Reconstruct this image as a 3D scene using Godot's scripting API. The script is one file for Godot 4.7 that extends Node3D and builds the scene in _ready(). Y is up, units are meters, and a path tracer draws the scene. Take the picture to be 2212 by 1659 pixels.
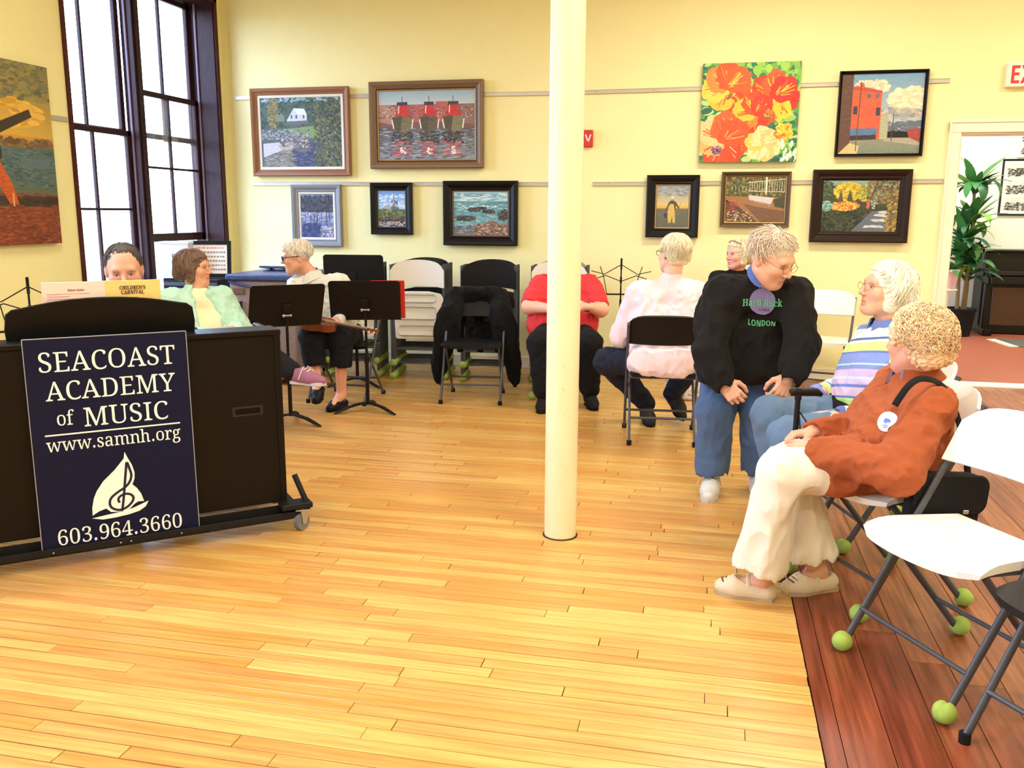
extends Node3D

# ---------- camera, sky, lights, exposure ----------
const EXPOSURE := 1.93
const SKY_ENERGY := 11.0
const LAMP_ENERGY := 3.3
const WX := -4.595
const WZ := -8.05
const CEIL := 3.9
const RX := 5.2
const FZ := 3.0

func setup_view() -> void:
	var cam := Camera3D.new()
	cam.name = "camera"
	cam.fov = 46.62
	cam.position = Vector3(0, 1.43, 0)
	cam.rotation = Vector3(deg_to_rad(-10.9), deg_to_rad(12.5), deg_to_rad(0.28))
	cam.current = true
	add_child(cam)
	var we := WorldEnvironment.new()
	we.name = "world"
	var e := Environment.new()
	var sm := ProceduralSkyMaterial.new()
	sm.sky_top_color = Color(0.66, 0.79, 1.0)
	sm.sky_horizon_color = Color(0.80, 0.88, 1.0)
	sm.ground_horizon_color = Color(0.52, 0.56, 0.62)
	sm.ground_bottom_color = Color(0.36, 0.37, 0.38)
	sm.sun_angle_max = 1.0
	sm.energy_multiplier = SKY_ENERGY
	var sk := Sky.new()
	sk.sky_material = sm
	e.background_mode = Environment.BG_SKY
	e.sky = sk
	e.tonemap_mode = Environment.TONE_MAPPER_LINEAR
	e.tonemap_exposure = EXPOSURE
	e.sdfgi_enabled = true
	e.ssao_enabled = true
	e.ssil_enabled = true
	we.environment = e
	add_child(we)

# ---------- helpers ----------
var mats := {}
var used := {}
var root_of := {}

func col(r: float, g: float, b: float) -> Color:
	return Color(r / 255.0, g / 255.0, b / 255.0)

func M(called: String, c := Color.WHITE, rough := 0.6, metal := 0.0) -> StandardMaterial3D:
	if mats.has(called):
		return mats[called]
	var m := StandardMaterial3D.new()
	m.resource_name = called
	m.albedo_color = c
	m.roughness = rough
	m.metallic = metal
	if c.get_luminance() < 0.2:
		m.metallic_specular = 0.3
	mats[called] = m
	return m

func noise_tex(sd: int, freq: float, lo: Color, hi: Color, size := 256, octaves := 4, bump := false) -> NoiseTexture2D:
	var f := FastNoiseLite.new()
	f.seed = sd
	f.frequency = freq
	f.fractal_octaves = octaves
	var t := NoiseTexture2D.new()
	t.width = size
	t.height = size
	t.seamless = true
	t.noise = f
	if not bump:
		var g := Gradient.new()
		g.set_color(0, lo)
		g.set_color(1, hi)
		t.color_ramp = g
	return t

# a material whose colour carries a fine mottle (grain, weave, brushed paint)
func MT(called: String, c: Color, rough: float, sd: int, freq: float, amount: float, scale: Vector3, bump := 0.0, world := false) -> StandardMaterial3D:
	if mats.has(called):
		return mats[called]
	var m := M(called, c, rough)
	var k := 1.0 - amount
	var key := "tex%d_%f_%f" % [sd, freq, amount]
	if not mats.has(key):
		mats[key] = noise_tex(sd, freq, Color(k, k, k), Color.WHITE)
	m.albedo_texture = mats[key]
	m.uv1_triplanar = true
	m.uv1_world_triplanar = world
	m.uv1_scale = scale
	if bump > 0.0:
		m.heightmap_enabled = true
		m.heightmap_texture = mats[key]
		m.heightmap_scale = bump
	return m

func numbered(called: String) -> String:
	if not used.has(called):
		used[called] = 0
		return called
	used[called] += 1
	return "%s_%03d" % [called, used[called]]

func tag(o: Node, label: String, category := "", group := "", kind := "") -> Node:
	o.set_meta("label", label)
	if category:
		o.set_meta("category", category)
	if group:
		o.set_meta("group", group)
	if kind:
		o.set_meta("kind", kind)
	return o

func thing(called: String, label: String, category: String, at := Vector3.ZERO, turn := 0.0, group := "") -> Node3D:
	var o := Node3D.new()
	o.name = numbered(called)
	add_child(o)
	o.position = at
	o.rotation.y = turn
	tag(o, label, category, group)
	return o

func part(parent: Node, called: String, mesh: Mesh, m: Material, xf := Transform3D()) -> MeshInstance3D:
	var o := MeshInstance3D.new()
	o.name = numbered(called) if parent == self else called
	o.mesh = mesh
	o.material_override = m
	o.transform = xf
	parent.add_child(o, true)
	return o

func struct(called: String, mesh: Mesh, m: Material, label := "") -> MeshInstance3D:
	var o := part(self, called, mesh, m)
	o.set_meta("kind", "structure")
	if label:
		o.set_meta("label", label)
	return o

class MB:
	var v := PackedVector3Array()
	var n := PackedVector3Array()
	var uv := PackedVector2Array()
	var c := PackedColorArray()
	var colored := false
	var ink := Color.WHITE
	func vert(p: Vector3, nn: Vector3, t := Vector2.ZERO) -> void:
		v.append(p)
		n.append(nn)
		uv.append(t)
		c.append(ink)
	func tri(a: Vector3, b: Vector3, d: Vector3, na: Vector3, nb: Vector3, nd: Vector3, ua := Vector2.ZERO, ub := Vector2.ZERO, ud := Vector2.ZERO) -> void:
		if (d - a).cross(b - a).dot(na + nb + nd) >= 0.0:
			vert(a, na, ua); vert(b, nb, ub); vert(d, nd, ud)
		else:
			vert(a, na, ua); vert(d, nd, ud); vert(b, nb, ub)
	func quad(a: Vector3, b: Vector3, d: Vector3, e: Vector3, nn: Vector3) -> void:
		tri(a, b, d, nn, nn, nn)
		tri(a, d, e, nn, nn, nn)
	func quv(a: Vector3, b: Vector3, d: Vector3, e: Vector3, nn: Vector3) -> void:   # a top-left, b top-right, d bottom-right, e bottom-left
		tri(a, b, d, nn, nn, nn, Vector2(0, 0), Vector2(1, 0), Vector2(1, 1))
		tri(a, d, e, nn, nn, nn, Vector2(0, 0), Vector2(1, 1), Vector2(0, 1))
	func box(ctr: Vector3, size: Vector3, bas := Basis(), bev := 0.003) -> void:
		var h := size * 0.5
		bev = minf(bev, minf(h.x, minf(h.y, h.z)) * 0.6)
		var ax := [Vector3.RIGHT, Vector3.UP, Vector3.BACK]
		for i in 3:
			for s in [-1.0, 1.0]:
				var w: Vector3 = ax[i] * s
				var a: Vector3 = ax[(i + 1) % 3]
				var b: Vector3 = ax[(i + 2) % 3]
				var fa := h[(i + 1) % 3] - bev
				var fb := h[(i + 2) % 3] - bev
				var o: Vector3 = w * h[i]
				quad(ctr + bas * (o + a * fa + b * fb), ctr + bas * (o - a * fa + b * fb), ctr + bas * (o - a * fa - b * fb), ctr + bas * (o + a * fa - b * fb), bas * w)
		if bev <= 0.0:
			return
		for i in 3:
			var a: Vector3 = ax[(i + 1) % 3]
			var b: Vector3 = ax[(i + 2) % 3]
			var l: Vector3 = ax[i] * (h[i] - bev)
			for sa in [-1.0, 1.0]:
				for sb in [-1.0, 1.0]:
					var p: Vector3 = a * sa * h[(i + 1) % 3] + b * sb * (h[(i + 2) % 3] - bev)
					var q: Vector3 = a * sa * (h[(i + 1) % 3] - bev) + b * sb * h[(i + 2) % 3]
					quad(ctr + bas * (p + l), ctr + bas * (q + l), ctr + bas * (q - l), ctr + bas * (p - l), bas * (a * sa + b * sb).normalized())
		for sx in [-1.0, 1.0]:
			for sy in [-1.0, 1.0]:
				for sz in [-1.0, 1.0]:
					var s := Vector3(sx, sy, sz)
					var k := h - Vector3(bev, bev, bev)
					var nn := (bas * s).normalized()
					tri(ctr + bas * (Vector3(h.x, k.y, k.z) * s), ctr + bas * (Vector3(k.x, h.y, k.z) * s), ctr + bas * (Vector3(k.x, k.y, h.z) * s), nn, nn, nn)
	# smooth grid; rows of points; 'inside' points mark the inner side for each row (empty: keep du x dv times flip)
	func grid(rows: Array, close_u := false, flip := false, inside := PackedVector3Array()) -> void:
		var nv := rows.size()
		var nu: int = rows[0].size()
		var nr := []
		for j in nv:
			var line := PackedVector3Array()
			for i in nu:
				var il := (i - 1 + nu) % nu if close_u else maxi(i - 1, 0)
				var ir := (i + 1) % nu if close_u else mini(i + 1, nu - 1)
				var du: Vector3 = rows[j][ir] - rows[j][il]
				var dv: Vector3 = rows[mini(j + 1, nv - 1)][i] - rows[maxi(j - 1, 0)][i]
				var w := du.cross(dv)
				if w.length_squared() < 1e-18:
					w = rows[j][i] - inside[j] if inside.size() else (rows[mini(j + 1, nv - 1)][i] - rows[maxi(j - 1, 0)][i])
					if w.length_squared() < 1e-18: w = Vector3.UP
				elif inside.size():
					if w.dot(rows[j][i] - inside[j]) < 0.0: w = -w
				elif flip:
					w = -w
				line.append(w.normalized())
			nr.append(line)
		for j in nv - 1:
			for i in (nu if close_u else nu - 1):
				var k := (i + 1) % nu
				var ta := Vector2(float(i) / maxi(nu - 1, 1), 1.0 - float(j) / (nv - 1))
				var tb := Vector2(float(i + 1) / maxi(nu - 1, 1), ta.y)
				var tc := Vector2(tb.x, 1.0 - float(j + 1) / (nv - 1))
				var td := Vector2(ta.x, tc.y)
				tri(rows[j][i], rows[j][k], rows[j + 1][k], nr[j][i], nr[j][k], nr[j + 1][k], ta, tb, tc)
				tri(rows[j][i], rows[j + 1][k], rows[j + 1][i], nr[j][i], nr[j + 1][k], nr[j + 1][i], ta, tc, td)
	func cap(ring: PackedVector3Array, ctr: Vector3, nn: Vector3) -> void:
		for i in ring.size():
			tri(ctr, ring[i], ring[(i + 1) % ring.size()], nn, nn, nn)
	# tube along a path; r a number or an array of radii; squash flattens across 'side'
	func tube(path: Array, r, seg := 8, squash := 1.0, side := Vector3.ZERO, caps := true) -> void:
		var rows := []
		var ins := PackedVector3Array()
		var last := Vector3.ZERO
		for j in path.size():
			var d: Vector3 = (path[mini(j + 1, path.size() - 1)] - path[maxi(j - 1, 0)]).normalized()
			var a := side
			if a == Vector3.ZERO:
				a = last if last != Vector3.ZERO else (Vector3.UP if absf(d.y) < 0.9 else Vector3.RIGHT)
			a = (a - d * a.dot(d)).normalized()
			last = a
			var b := d.cross(a)
			var rr: float = r[j] if r is Array else r
			var line := PackedVector3Array()
			for i in seg:
				var t := TAU * (i + 0.5) / seg
				line.append(path[j] + a * cos(t) * rr * squash + b * sin(t) * rr)
			rows.append(line)
			ins.append(path[j])
		grid(rows, true, false, ins)
		if caps:
			cap(rows[0], path[0], (path[0] - path[1]).normalized())
			cap(rows[-1], path[-1], (path[-1] - path[-2]).normalized())
	func lathe(prof: Array, seg := 20, xf := Transform3D()) -> void:
		# prof: [radius, height] pairs; sharp where a pair repeats
		var run := []
		var runs := []
		for p in prof:
			if run.size() and (run[-1] as Array) == (p as Array):
				runs.append(run)
				run = [p]
			else:
				run.append(p)
		runs.append(run)
		for q in runs:
			if q.size() < 2: continue
			var rows := []
			for p in q:
				var line := PackedVector3Array()
				for i in seg:
					var t := TAU * i / seg
					line.append(xf * Vector3(cos(t) * maxf(p[0], 0.00001), p[1], -sin(t) * maxf(p[0], 0.00001)))
				rows.append(line)
			grid(rows, true)
	func ball(ctr: Vector3, rad: Vector3, seg := 10, ring := 7, bas := Basis()) -> void:
		var rows := []
		var ins := PackedVector3Array()
		for j in ring + 1:
			var a := -PI / 2 + PI * j / ring
			var line := PackedVector3Array()
			for i in seg:
				var t := TAU * i / seg
				line.append(ctr + bas * (Vector3(cos(a) * cos(t), sin(a), cos(a) * sin(t)) * rad))
			rows.append(line)
			ins.append(ctr)
		grid(rows, true, false, ins)
	func inset(poly: PackedVector2Array, by: float) -> PackedVector2Array:
		var o := PackedVector2Array()
		var k := poly.size()
		var sgn := 1.0 if not Geometry2D.is_polygon_clockwise(poly) else -1.0
		for i in k:
			var a := (poly[i] - poly[(i - 1 + k) % k]).normalized()
			var b := (poly[(i + 1) % k] - poly[i]).normalized()
			var m := Vector2(-a.y, a.x) + Vector2(-b.y, b.x)
			var l := m.length()
			m = m / l if l > 0.01 else Vector2(-a.y, a.x)
			o.append(poly[i] + m * sgn * by / maxf(0.5, m.dot(Vector2(-a.y, a.x))))
		return o
	# polygon in xy, from z=-depth/2 to depth/2, bevelled
	func slab(poly: PackedVector2Array, depth: float, xf := Transform3D(), bev := 0.002, uvrect := Rect2()) -> void:
		var ctr := Vector2.ZERO
		for p in poly: ctr += p / poly.size()
		var sm := inset(poly, bev)
		var h := depth * 0.5
		var k := poly.size()
		var tr := Geometry2D.triangulate_polygon(sm)
		for s in [-1.0, 1.0]:
			var nn: Vector3 = xf.basis * Vector3(0, 0, s)
			for i in range(0, tr.size(), 3):
				var q := []
				var t := []
				for e in 3:
					var w := sm[tr[i + e]]
					q.append(xf * Vector3(w.x, w.y, s * h))
					t.append(Vector2((w.x - uvrect.position.x) / uvrect.size.x, 1.0 - (w.y - uvrect.position.y) / uvrect.size.y) if uvrect.size.x > 0 else Vector2.ZERO)
				tri(q[0], q[1], q[2], nn, nn, nn, t[0], t[1], t[2])
			for i in k:
				var j := (i + 1) % k
				var d := (poly[j] - poly[i]).normalized()
				var o2 := Vector2(d.y, -d.x) * (1.0 if not Geometry2D.is_polygon_clockwise(poly) else -1.0)
				quad(xf * Vector3(poly[i].x, poly[i].y, s * (h - bev)), xf * Vector3(poly[j].x, poly[j].y, s * (h - bev)), xf * Vector3(sm[j].x, sm[j].y, s * h), xf * Vector3(sm[i].x, sm[i].y, s * h), (xf.basis * Vector3(o2.x, o2.y, s)).normalized())
				if s > 0:
					quad(xf * Vector3(poly[i].x, poly[i].y, h - bev), xf * Vector3(poly[j].x, poly[j].y, h - bev), xf * Vector3(poly[j].x, poly[j].y, -h + bev), xf * Vector3(poly[i].x, poly[i].y, -h + bev), (xf.basis * Vector3(o2.x, o2.y, 0)).normalized())
	# thick sheet: f(u, v) gives a point, u and v from 0 to 1
	func sheet(f: Callable, nu: int, nv: int, thick: float, flip := false) -> void:
		var a := []
		var b := []
		for j in nv + 1:
			var la := PackedVector3Array()
			var lb := PackedVector3Array()
			for i in nu + 1:
				var u := float(i) / nu
				var w := float(j) / nv
				var p: Vector3 = f.call(u, w)
				var du: Vector3 = f.call(minf(u + 0.02, 1.0), w) - f.call(maxf(u - 0.02, 0.0), w)
				var dv: Vector3 = f.call(u, minf(w + 0.02, 1.0)) - f.call(u, maxf(w - 0.02, 0.0))
				var nn := du.cross(dv).normalized() * (-1.0 if flip else 1.0)
				la.append(p + nn * thick * 0.5)
				lb.append(p - nn * thick * 0.5)
			a.append(la)
			b.append(lb)
		grid(a, false, flip)
		grid(b, false, not flip)
		var ctr: Vector3 = f.call(0.5, 0.5)
		for j in nv:
			for i in [0, nu]:
				var o: Vector3 = (a[j][i] - a[j][nu / 2]).normalized()
				quad(a[j][i], a[j + 1][i], b[j + 1][i], b[j][i], o)
		for i in nu:
			for j in [0, nv]:
				var o: Vector3 = (a[j][i] - a[nv / 2][i]).normalized()
				quad(a[j][i], a[j][i + 1], b[j][i + 1], b[j][i], o)
	func mesh() -> ArrayMesh:
		var ar := []
		ar.resize(Mesh.ARRAY_MAX)
		ar[Mesh.ARRAY_VERTEX] = v
		ar[Mesh.ARRAY_NORMAL] = n
		ar[Mesh.ARRAY_TEX_UV] = uv
		if colored:
			ar[Mesh.ARRAY_COLOR] = c
		var m := ArrayMesh.new()
		m.add_surface_from_arrays(Mesh.PRIMITIVE_TRIANGLES, ar)
		return m

func rounded(w: float, h: float, r: float, seg := 4) -> PackedVector2Array:
	var o := PackedVector2Array()
	for q in 4:
		var cx := (w * 0.5 - r) * (1.0 if q in [0, 3] else -1.0)
		var cy := (h * 0.5 - r) * (1.0 if q < 2 else -1.0)
		for i in seg + 1:
			var t := PI * 0.5 * (q + float(i) / seg)
			o.append(Vector2(cx + cos(t) * r, cy + sin(t) * r))
	return o

func boxmesh(ctr: Vector3, size: Vector3, bev := 0.003) -> ArrayMesh:
	var b := MB.new()
	b.box(ctr, size, Basis(), bev)
	return b.mesh()

func frame_xf(at: Vector3, right: Vector3, up: Vector3) -> Transform3D:
	var x := right.normalized()
	var z := x.cross(up).normalized()
	return Transform3D(Basis(x, z.cross(x), z), at)

# lettering: width in metres decides the size; centred on xf
var fonts := {}
func letters(parent: Node, words: String, family: String, width: float, height: float, xf: Transform3D, m: Material, called := "lettering", bold := false, depth := 0.0012) -> MeshInstance3D:
	var key := family + str(bold)
	if not fonts.has(key):
		var f := SystemFont.new()
		f.font_names = PackedStringArray([family])
		if bold: f.font_weight = 700
		fonts[key] = f
	var t := TextMesh.new()
	t.text = words
	t.font = fonts[key]
	t.font_size = 64
	t.pixel_size = 0.01
	t.depth = 0.1
	t.curve_step = 2.0
	var bb := t.get_aabb()
	var sx := width / bb.size.x
	var sy := height / bb.size.y if height > 0 else sx
	var o := MeshInstance3D.new()
	o.name = called
	o.mesh = t
	o.material_override = m
	var c := bb.get_center()
	o.transform = xf * Transform3D(Basis.from_scale(Vector3(sx, sy, depth / 0.1)), Vector3(-c.x * sx, -c.y * sy, 0))
	parent.add_child(o, true)
	return o

# ---------- the room ----------
func wall_panel(b: MB, u0: Vector3, u1: Vector3, y0: float, y1: float, thick: Vector3) -> void:
	var ctr := (u0 + u1) * 0.5 + Vector3(0, (y0 + y1) * 0.5, 0) + thick * 0.5
	var size := (u1 - u0).abs() + Vector3(0, y1 - y0, 0) + thick.abs()
	b.box(ctr, size, Basis(), 0.0)

const WIN := [[-7.9, -5.86], [-3.1, -1.06], [0.4, 2.44]]   # window pairs along the left wall: z from, to
const SILL := 0.72
const HEAD := 3.32

func build_room() -> void:
	var paint := MT("cream_wall_paint", col(248, 238, 176), 0.75, 3, 0.02, 0.012, Vector3(0.6, 0.6, 0.6), 0.0, true)
	var white := MT("white_wall_paint", col(236, 233, 224), 0.75, 3, 0.02, 0.03, Vector3(0.6, 0.6, 0.6), 0.0, true)
	# left wall, with the window openings
	var b := MB.new()
	var z := -8.35
	for w in WIN:
		wall_panel(b, Vector3(WX, 0, z), Vector3(WX, 0, w[0]), 0, CEIL, Vector3(-0.35, 0, 0))
		wall_panel(b, Vector3(WX, 0, w[0]), Vector3(WX, 0, w[1]), 0, SILL, Vector3(-0.35, 0, 0))
		wall_panel(b, Vector3(WX, 0, w[0]), Vector3(WX, 0, w[1]), HEAD, CEIL, Vector3(-0.35, 0, 0))
		z = w[1]
	wall_panel(b, Vector3(WX, 0, z), Vector3(WX, 0, FZ), 0, CEIL, Vector3(-0.35, 0, 0))
	struct("wall_left", b.mesh(), paint)
	# back wall, with the doorway
	b = MB.new()
	wall_panel(b, Vector3(WX, 0, WZ), Vector3(1.91, 0, WZ), 0, CEIL, Vector3(0, 0, -0.2))
	wall_panel(b, Vector3(1.91, 0, WZ), Vector3(2.95, 0, WZ), 2.08, CEIL, Vector3(0, 0, -0.2))
	wall_panel(b, Vector3(2.95, 0, WZ), Vector3(RX + 0.2, 0, WZ), 0, CEIL, Vector3(0, 0, -0.2))
	struct("wall_back", b.mesh(), paint)
	b = MB.new()
	wall_panel(b, Vector3(RX, 0, -12.6), Vector3(RX, 0, FZ), 0, CEIL, Vector3(0.2, 0, 0))
	struct("wall_right", b.mesh(), paint)
	b = MB.new()
	wall_panel(b, Vector3(WX - 0.35, 0, FZ), Vector3(RX + 0.2, 0, FZ), 0, CEIL, Vector3(0, 0, 0.2))
	struct("wall_front", b.mesh(), paint)
	struct("ceiling", boxmesh(Vector3(0.2, CEIL + 0.1, -4.8), Vector3(10.4, 0.2, 16), 0.0), white)
	# the next room
	b = MB.new()
	wall_panel(b, Vector3(0.3, 0, -12.3), Vector3(RX, 0, -12.3), 0, CEIL, Vector3(0, 0, -0.2))
	struct("wall_next_room_back", b.mesh(), white)
	b = MB.new()
	wall_panel(b, Vector3(0.3, 0, -12.5), Vector3(0.3, 0, -12.0), 0, CEIL, Vector3(-0.2, 0, 0))
	wall_panel(b, Vector3(0.3, 0, -12.0), Vector3(0.3, 0, -8.7), 0, 0.6, Vector3(-0.2, 0, 0))
	wall_panel(b, Vector3(0.3, 0, -12.0), Vector3(0.3, 0, -8.7), 3.5, CEIL, Vector3(-0.2, 0, 0))
	wall_panel(b, Vector3(0.3, 0, -8.7), Vector3(0.3, 0, -8.25), 0, CEIL, Vector3(-0.2, 0, 0))
	struct("wall_next_room_left", b.mesh(), white)
	# baseboards
	var trimm := M("trim_paint", col(243, 234, 205), 0.5)
	for s in [[WX, 1.815, "baseboard_back"], [3.045, RX, "baseboard_back_right"]]:
		b = MB.new()
		b.box(Vector3((s[0] + s[1]) / 2, 0.055, WZ + 0.009), Vector3(s[1] - s[0], 0.11, 0.018))
		b.box(Vector3((s[0] + s[1]) / 2, 0.012, WZ + 0.024), Vector3(s[1] - s[0], 0.024, 0.012))
		struct(s[2], b.mesh(), trimm)
	b = MB.new()
	b.box(Vector3(WX + 0.009, 0.055, -2.5), Vector3(0.018, 0.11, 11))
	struct("baseboard_left", b.mesh(), trimm)
	# doorway casing
	b = MB.new()
	for x in [1.867, 2.993]:
		b.box(Vector3(x, 1.0385, WZ + 0.012), Vector3(0.095, 2.077, 0.024), Basis(), 0.004)
		b.box(Vector3(x + (-0.038 if x < 2 else 0.038), 1.0765, WZ + 0.018), Vector3(0.018, 2.153, 0.034), Basis(), 0.004)
	b.box(Vector3(2.43, 2.125, WZ + 0.012), Vector3(1.22, 0.095, 0.024), Basis(), 0.004)
	b.box(Vector3(2.43, 2.1635, WZ + 0.018), Vector3(1.224, 0.021, 0.034), Basis(), 0.004)
	b.box(Vector3(1.918, 1.032, -8.155), Vector3(0.016, 2.064, 0.206))
	b.box(Vector3(2.942, 1.032, -8.155), Vector3(0.016, 2.064, 0.206))
	b.box(Vector3(2.43, 2.072, -8.155), Vector3(1.04, 0.016, 0.206))
	struct("trim_1", b.mesh(), trimm, "cream painted casing around the open doorway")
	struct("trim_2", boxmesh(Vector3(2.43, 0.006, -8.15), Vector3(1.02, 0.016, 0.2)), M("threshold_strip", col(225, 215, 200), 0.4), "pale threshold strip across the doorway floor")
	for k in WIN.size():
		window_pair(k, WIN[k][0], WIN[k][1])
	# window of the next room
	var fw := struct("window_4", boxmesh(Vector3(0.2, 0.62, -10.35), Vector3(0.26, 0.05, 3.4)), trimm, "white framed window of the next room")
	b = MB.new()
	for zz in [-11.96, -10.35, -8.74]: b.box(Vector3(0.2, 2.05, zz), Vector3(0.06, 2.9, 0.07))
	for yy in [0.67, 2.05, 3.46]: b.box(Vector3(0.2, yy, -10.35), Vector3(0.06, 0.07, 3.3))
	part(fw, "window_frame", b.mesh(), trimm)

func window_pair(k: int, za: float, zb: float) -> void:
	var wood := MT("dark_window_wood", col(62, 34, 38), 0.45, 11, 0.03, 0.35, Vector3(6, 0.7, 6), 0.0, true)
	var casem := MT("red_brown_casing_wood", col(88, 40, 34), 0.5, 11, 0.03, 0.35, Vector3(6, 0.7, 6), 0.0, true)
	var glass := M("window_glass", Color(1, 1, 1, 0.04), 0.02)
	glass.transparency = BaseMaterial3D.TRANSPARENCY_ALPHA
	var mid := (za + zb) / 2
	var b := MB.new()
	# jambs, head and stool lining the opening
	for z in [za + 0.012, zb - 0.012]:
		b.box(Vector3(WX - 0.14, (SILL + HEAD) / 2, z), Vector3(0.3, HEAD - SILL, 0.024))
	b.box(Vector3(WX - 0.14, HEAD - 0.012, mid), Vector3(0.3, 0.024, zb - za))
	b.box(Vector3(WX - 0.1, SILL + 0.015, mid), Vector3(0.34, 0.03, zb - za - 0.005))
	var w := struct("window_%d" % (k + 1), b.mesh(), wood, "tall dark wooden double sash window pair in the left wall")
	b = MB.new()
	for z in [za - 0.012, zb + 0.006]:
		b.box(Vector3(WX + 0.012, (SILL + HEAD) / 2, z), Vector3(0.024, HEAD - SILL + 0.06, 0.05 if z < mid else 0.03))
	b.box(Vector3(WX + 0.012, HEAD + 0.03, mid), Vector3(0.024, 0.08, zb - za + 0.08))
	part(w, "casing", b.mesh(), casem)
	b = MB.new()
	b.box(Vector3(WX - 0.165, (SILL + HEAD) / 2, mid - 0.0), Vector3(0.11, HEAD - SILL - 0.03, 0.10))
	b.box(Vector3(WX - 0.104, (SILL + HEAD) / 2, mid), Vector3(0.02, HEAD - SILL - 0.03, 0.05))
	part(w, "mullion", b.mesh(), wood)
	for half in 2:
		var z0: float = (mid + 0.05 if half == 0 else za + 0.024)
		var z1: float = (zb - 0.024 if half == 0 else mid - 0.05)
		# stops beside the sashes
		for z in [z0 + 0.008, z1 - 0.008]:
			part(w, "sash_stop", boxmesh(Vector3(WX - 0.17, (SILL + HEAD) / 2, z), Vector3(0.02, HEAD - SILL - 0.03, 0.016)), M("sash_stop_paint", col(120, 100, 120), 0.5))
		var rise := 0.36 if half == 1 and k == 0 else 0.0
		sash(w, WX - 0.205, z0 + 0.004, z1 - 0.004, 0.80 + rise, 2.08 + rise, wood, glass, "lower_sash")
		sash(w, WX - 0.245, z0 + 0.004, z1 - 0.004, 2.035, 3.29, wood, glass, "upper_sash")

func sash(w: Node, x: float, z0: float, z1: float, y0: float, y1: float, wood: Material, glass: Material, called: String) -> void:
	var b := MB.new()
	var mz := (z0 + z1) / 2
	var my := (y0 + y1) / 2
	for z in [z0 + 0.026, z1 - 0.026]:
		b.box(Vector3(x, my, z), Vector3(0.036, y1 - y0, 0.052))
	b.box(Vector3(x, y0 + 0.035, mz), Vector3(0.036, 0.07 if called == "lower_sash" else 0.045, z1 - z0))
	b.box(Vector3(x, y1 - 0.022, mz), Vector3(0.036, 0.045, z1 - z0))
	b.box(Vector3(x, my, mz), Vector3(0.03, y1 - y0, 0.022))
	if called == "lower_sash":
		b.box(Vector3(x, my, mz), Vector3(0.028, 0.02, z1 - z0))
	var s := part(w, called, b.mesh(), wood)
	var pw := (z1 - z0 - 0.104 - 0.022) / 2
	var ph := (y1 - y0 - 0.11 - 0.02) / 2
	for i in 2:
		if called != "lower_sash":
			part(s, "pane", boxmesh(Vector3(x, my, mz + (i - 0.5) * (pw + 0.03)), Vector3(0.004, ph * 2 + 0.06, pw + 0.03), 0.0), glass)
			continue
		for j in 2:
			part(s, "pane", boxmesh(Vector3(x, my + (j - 0.5) * (ph + 0.03), mz + (i - 0.5) * (pw + 0.03)), Vector3(0.004, ph + 0.03, pw + 0.03), 0.0), glass)

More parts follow.
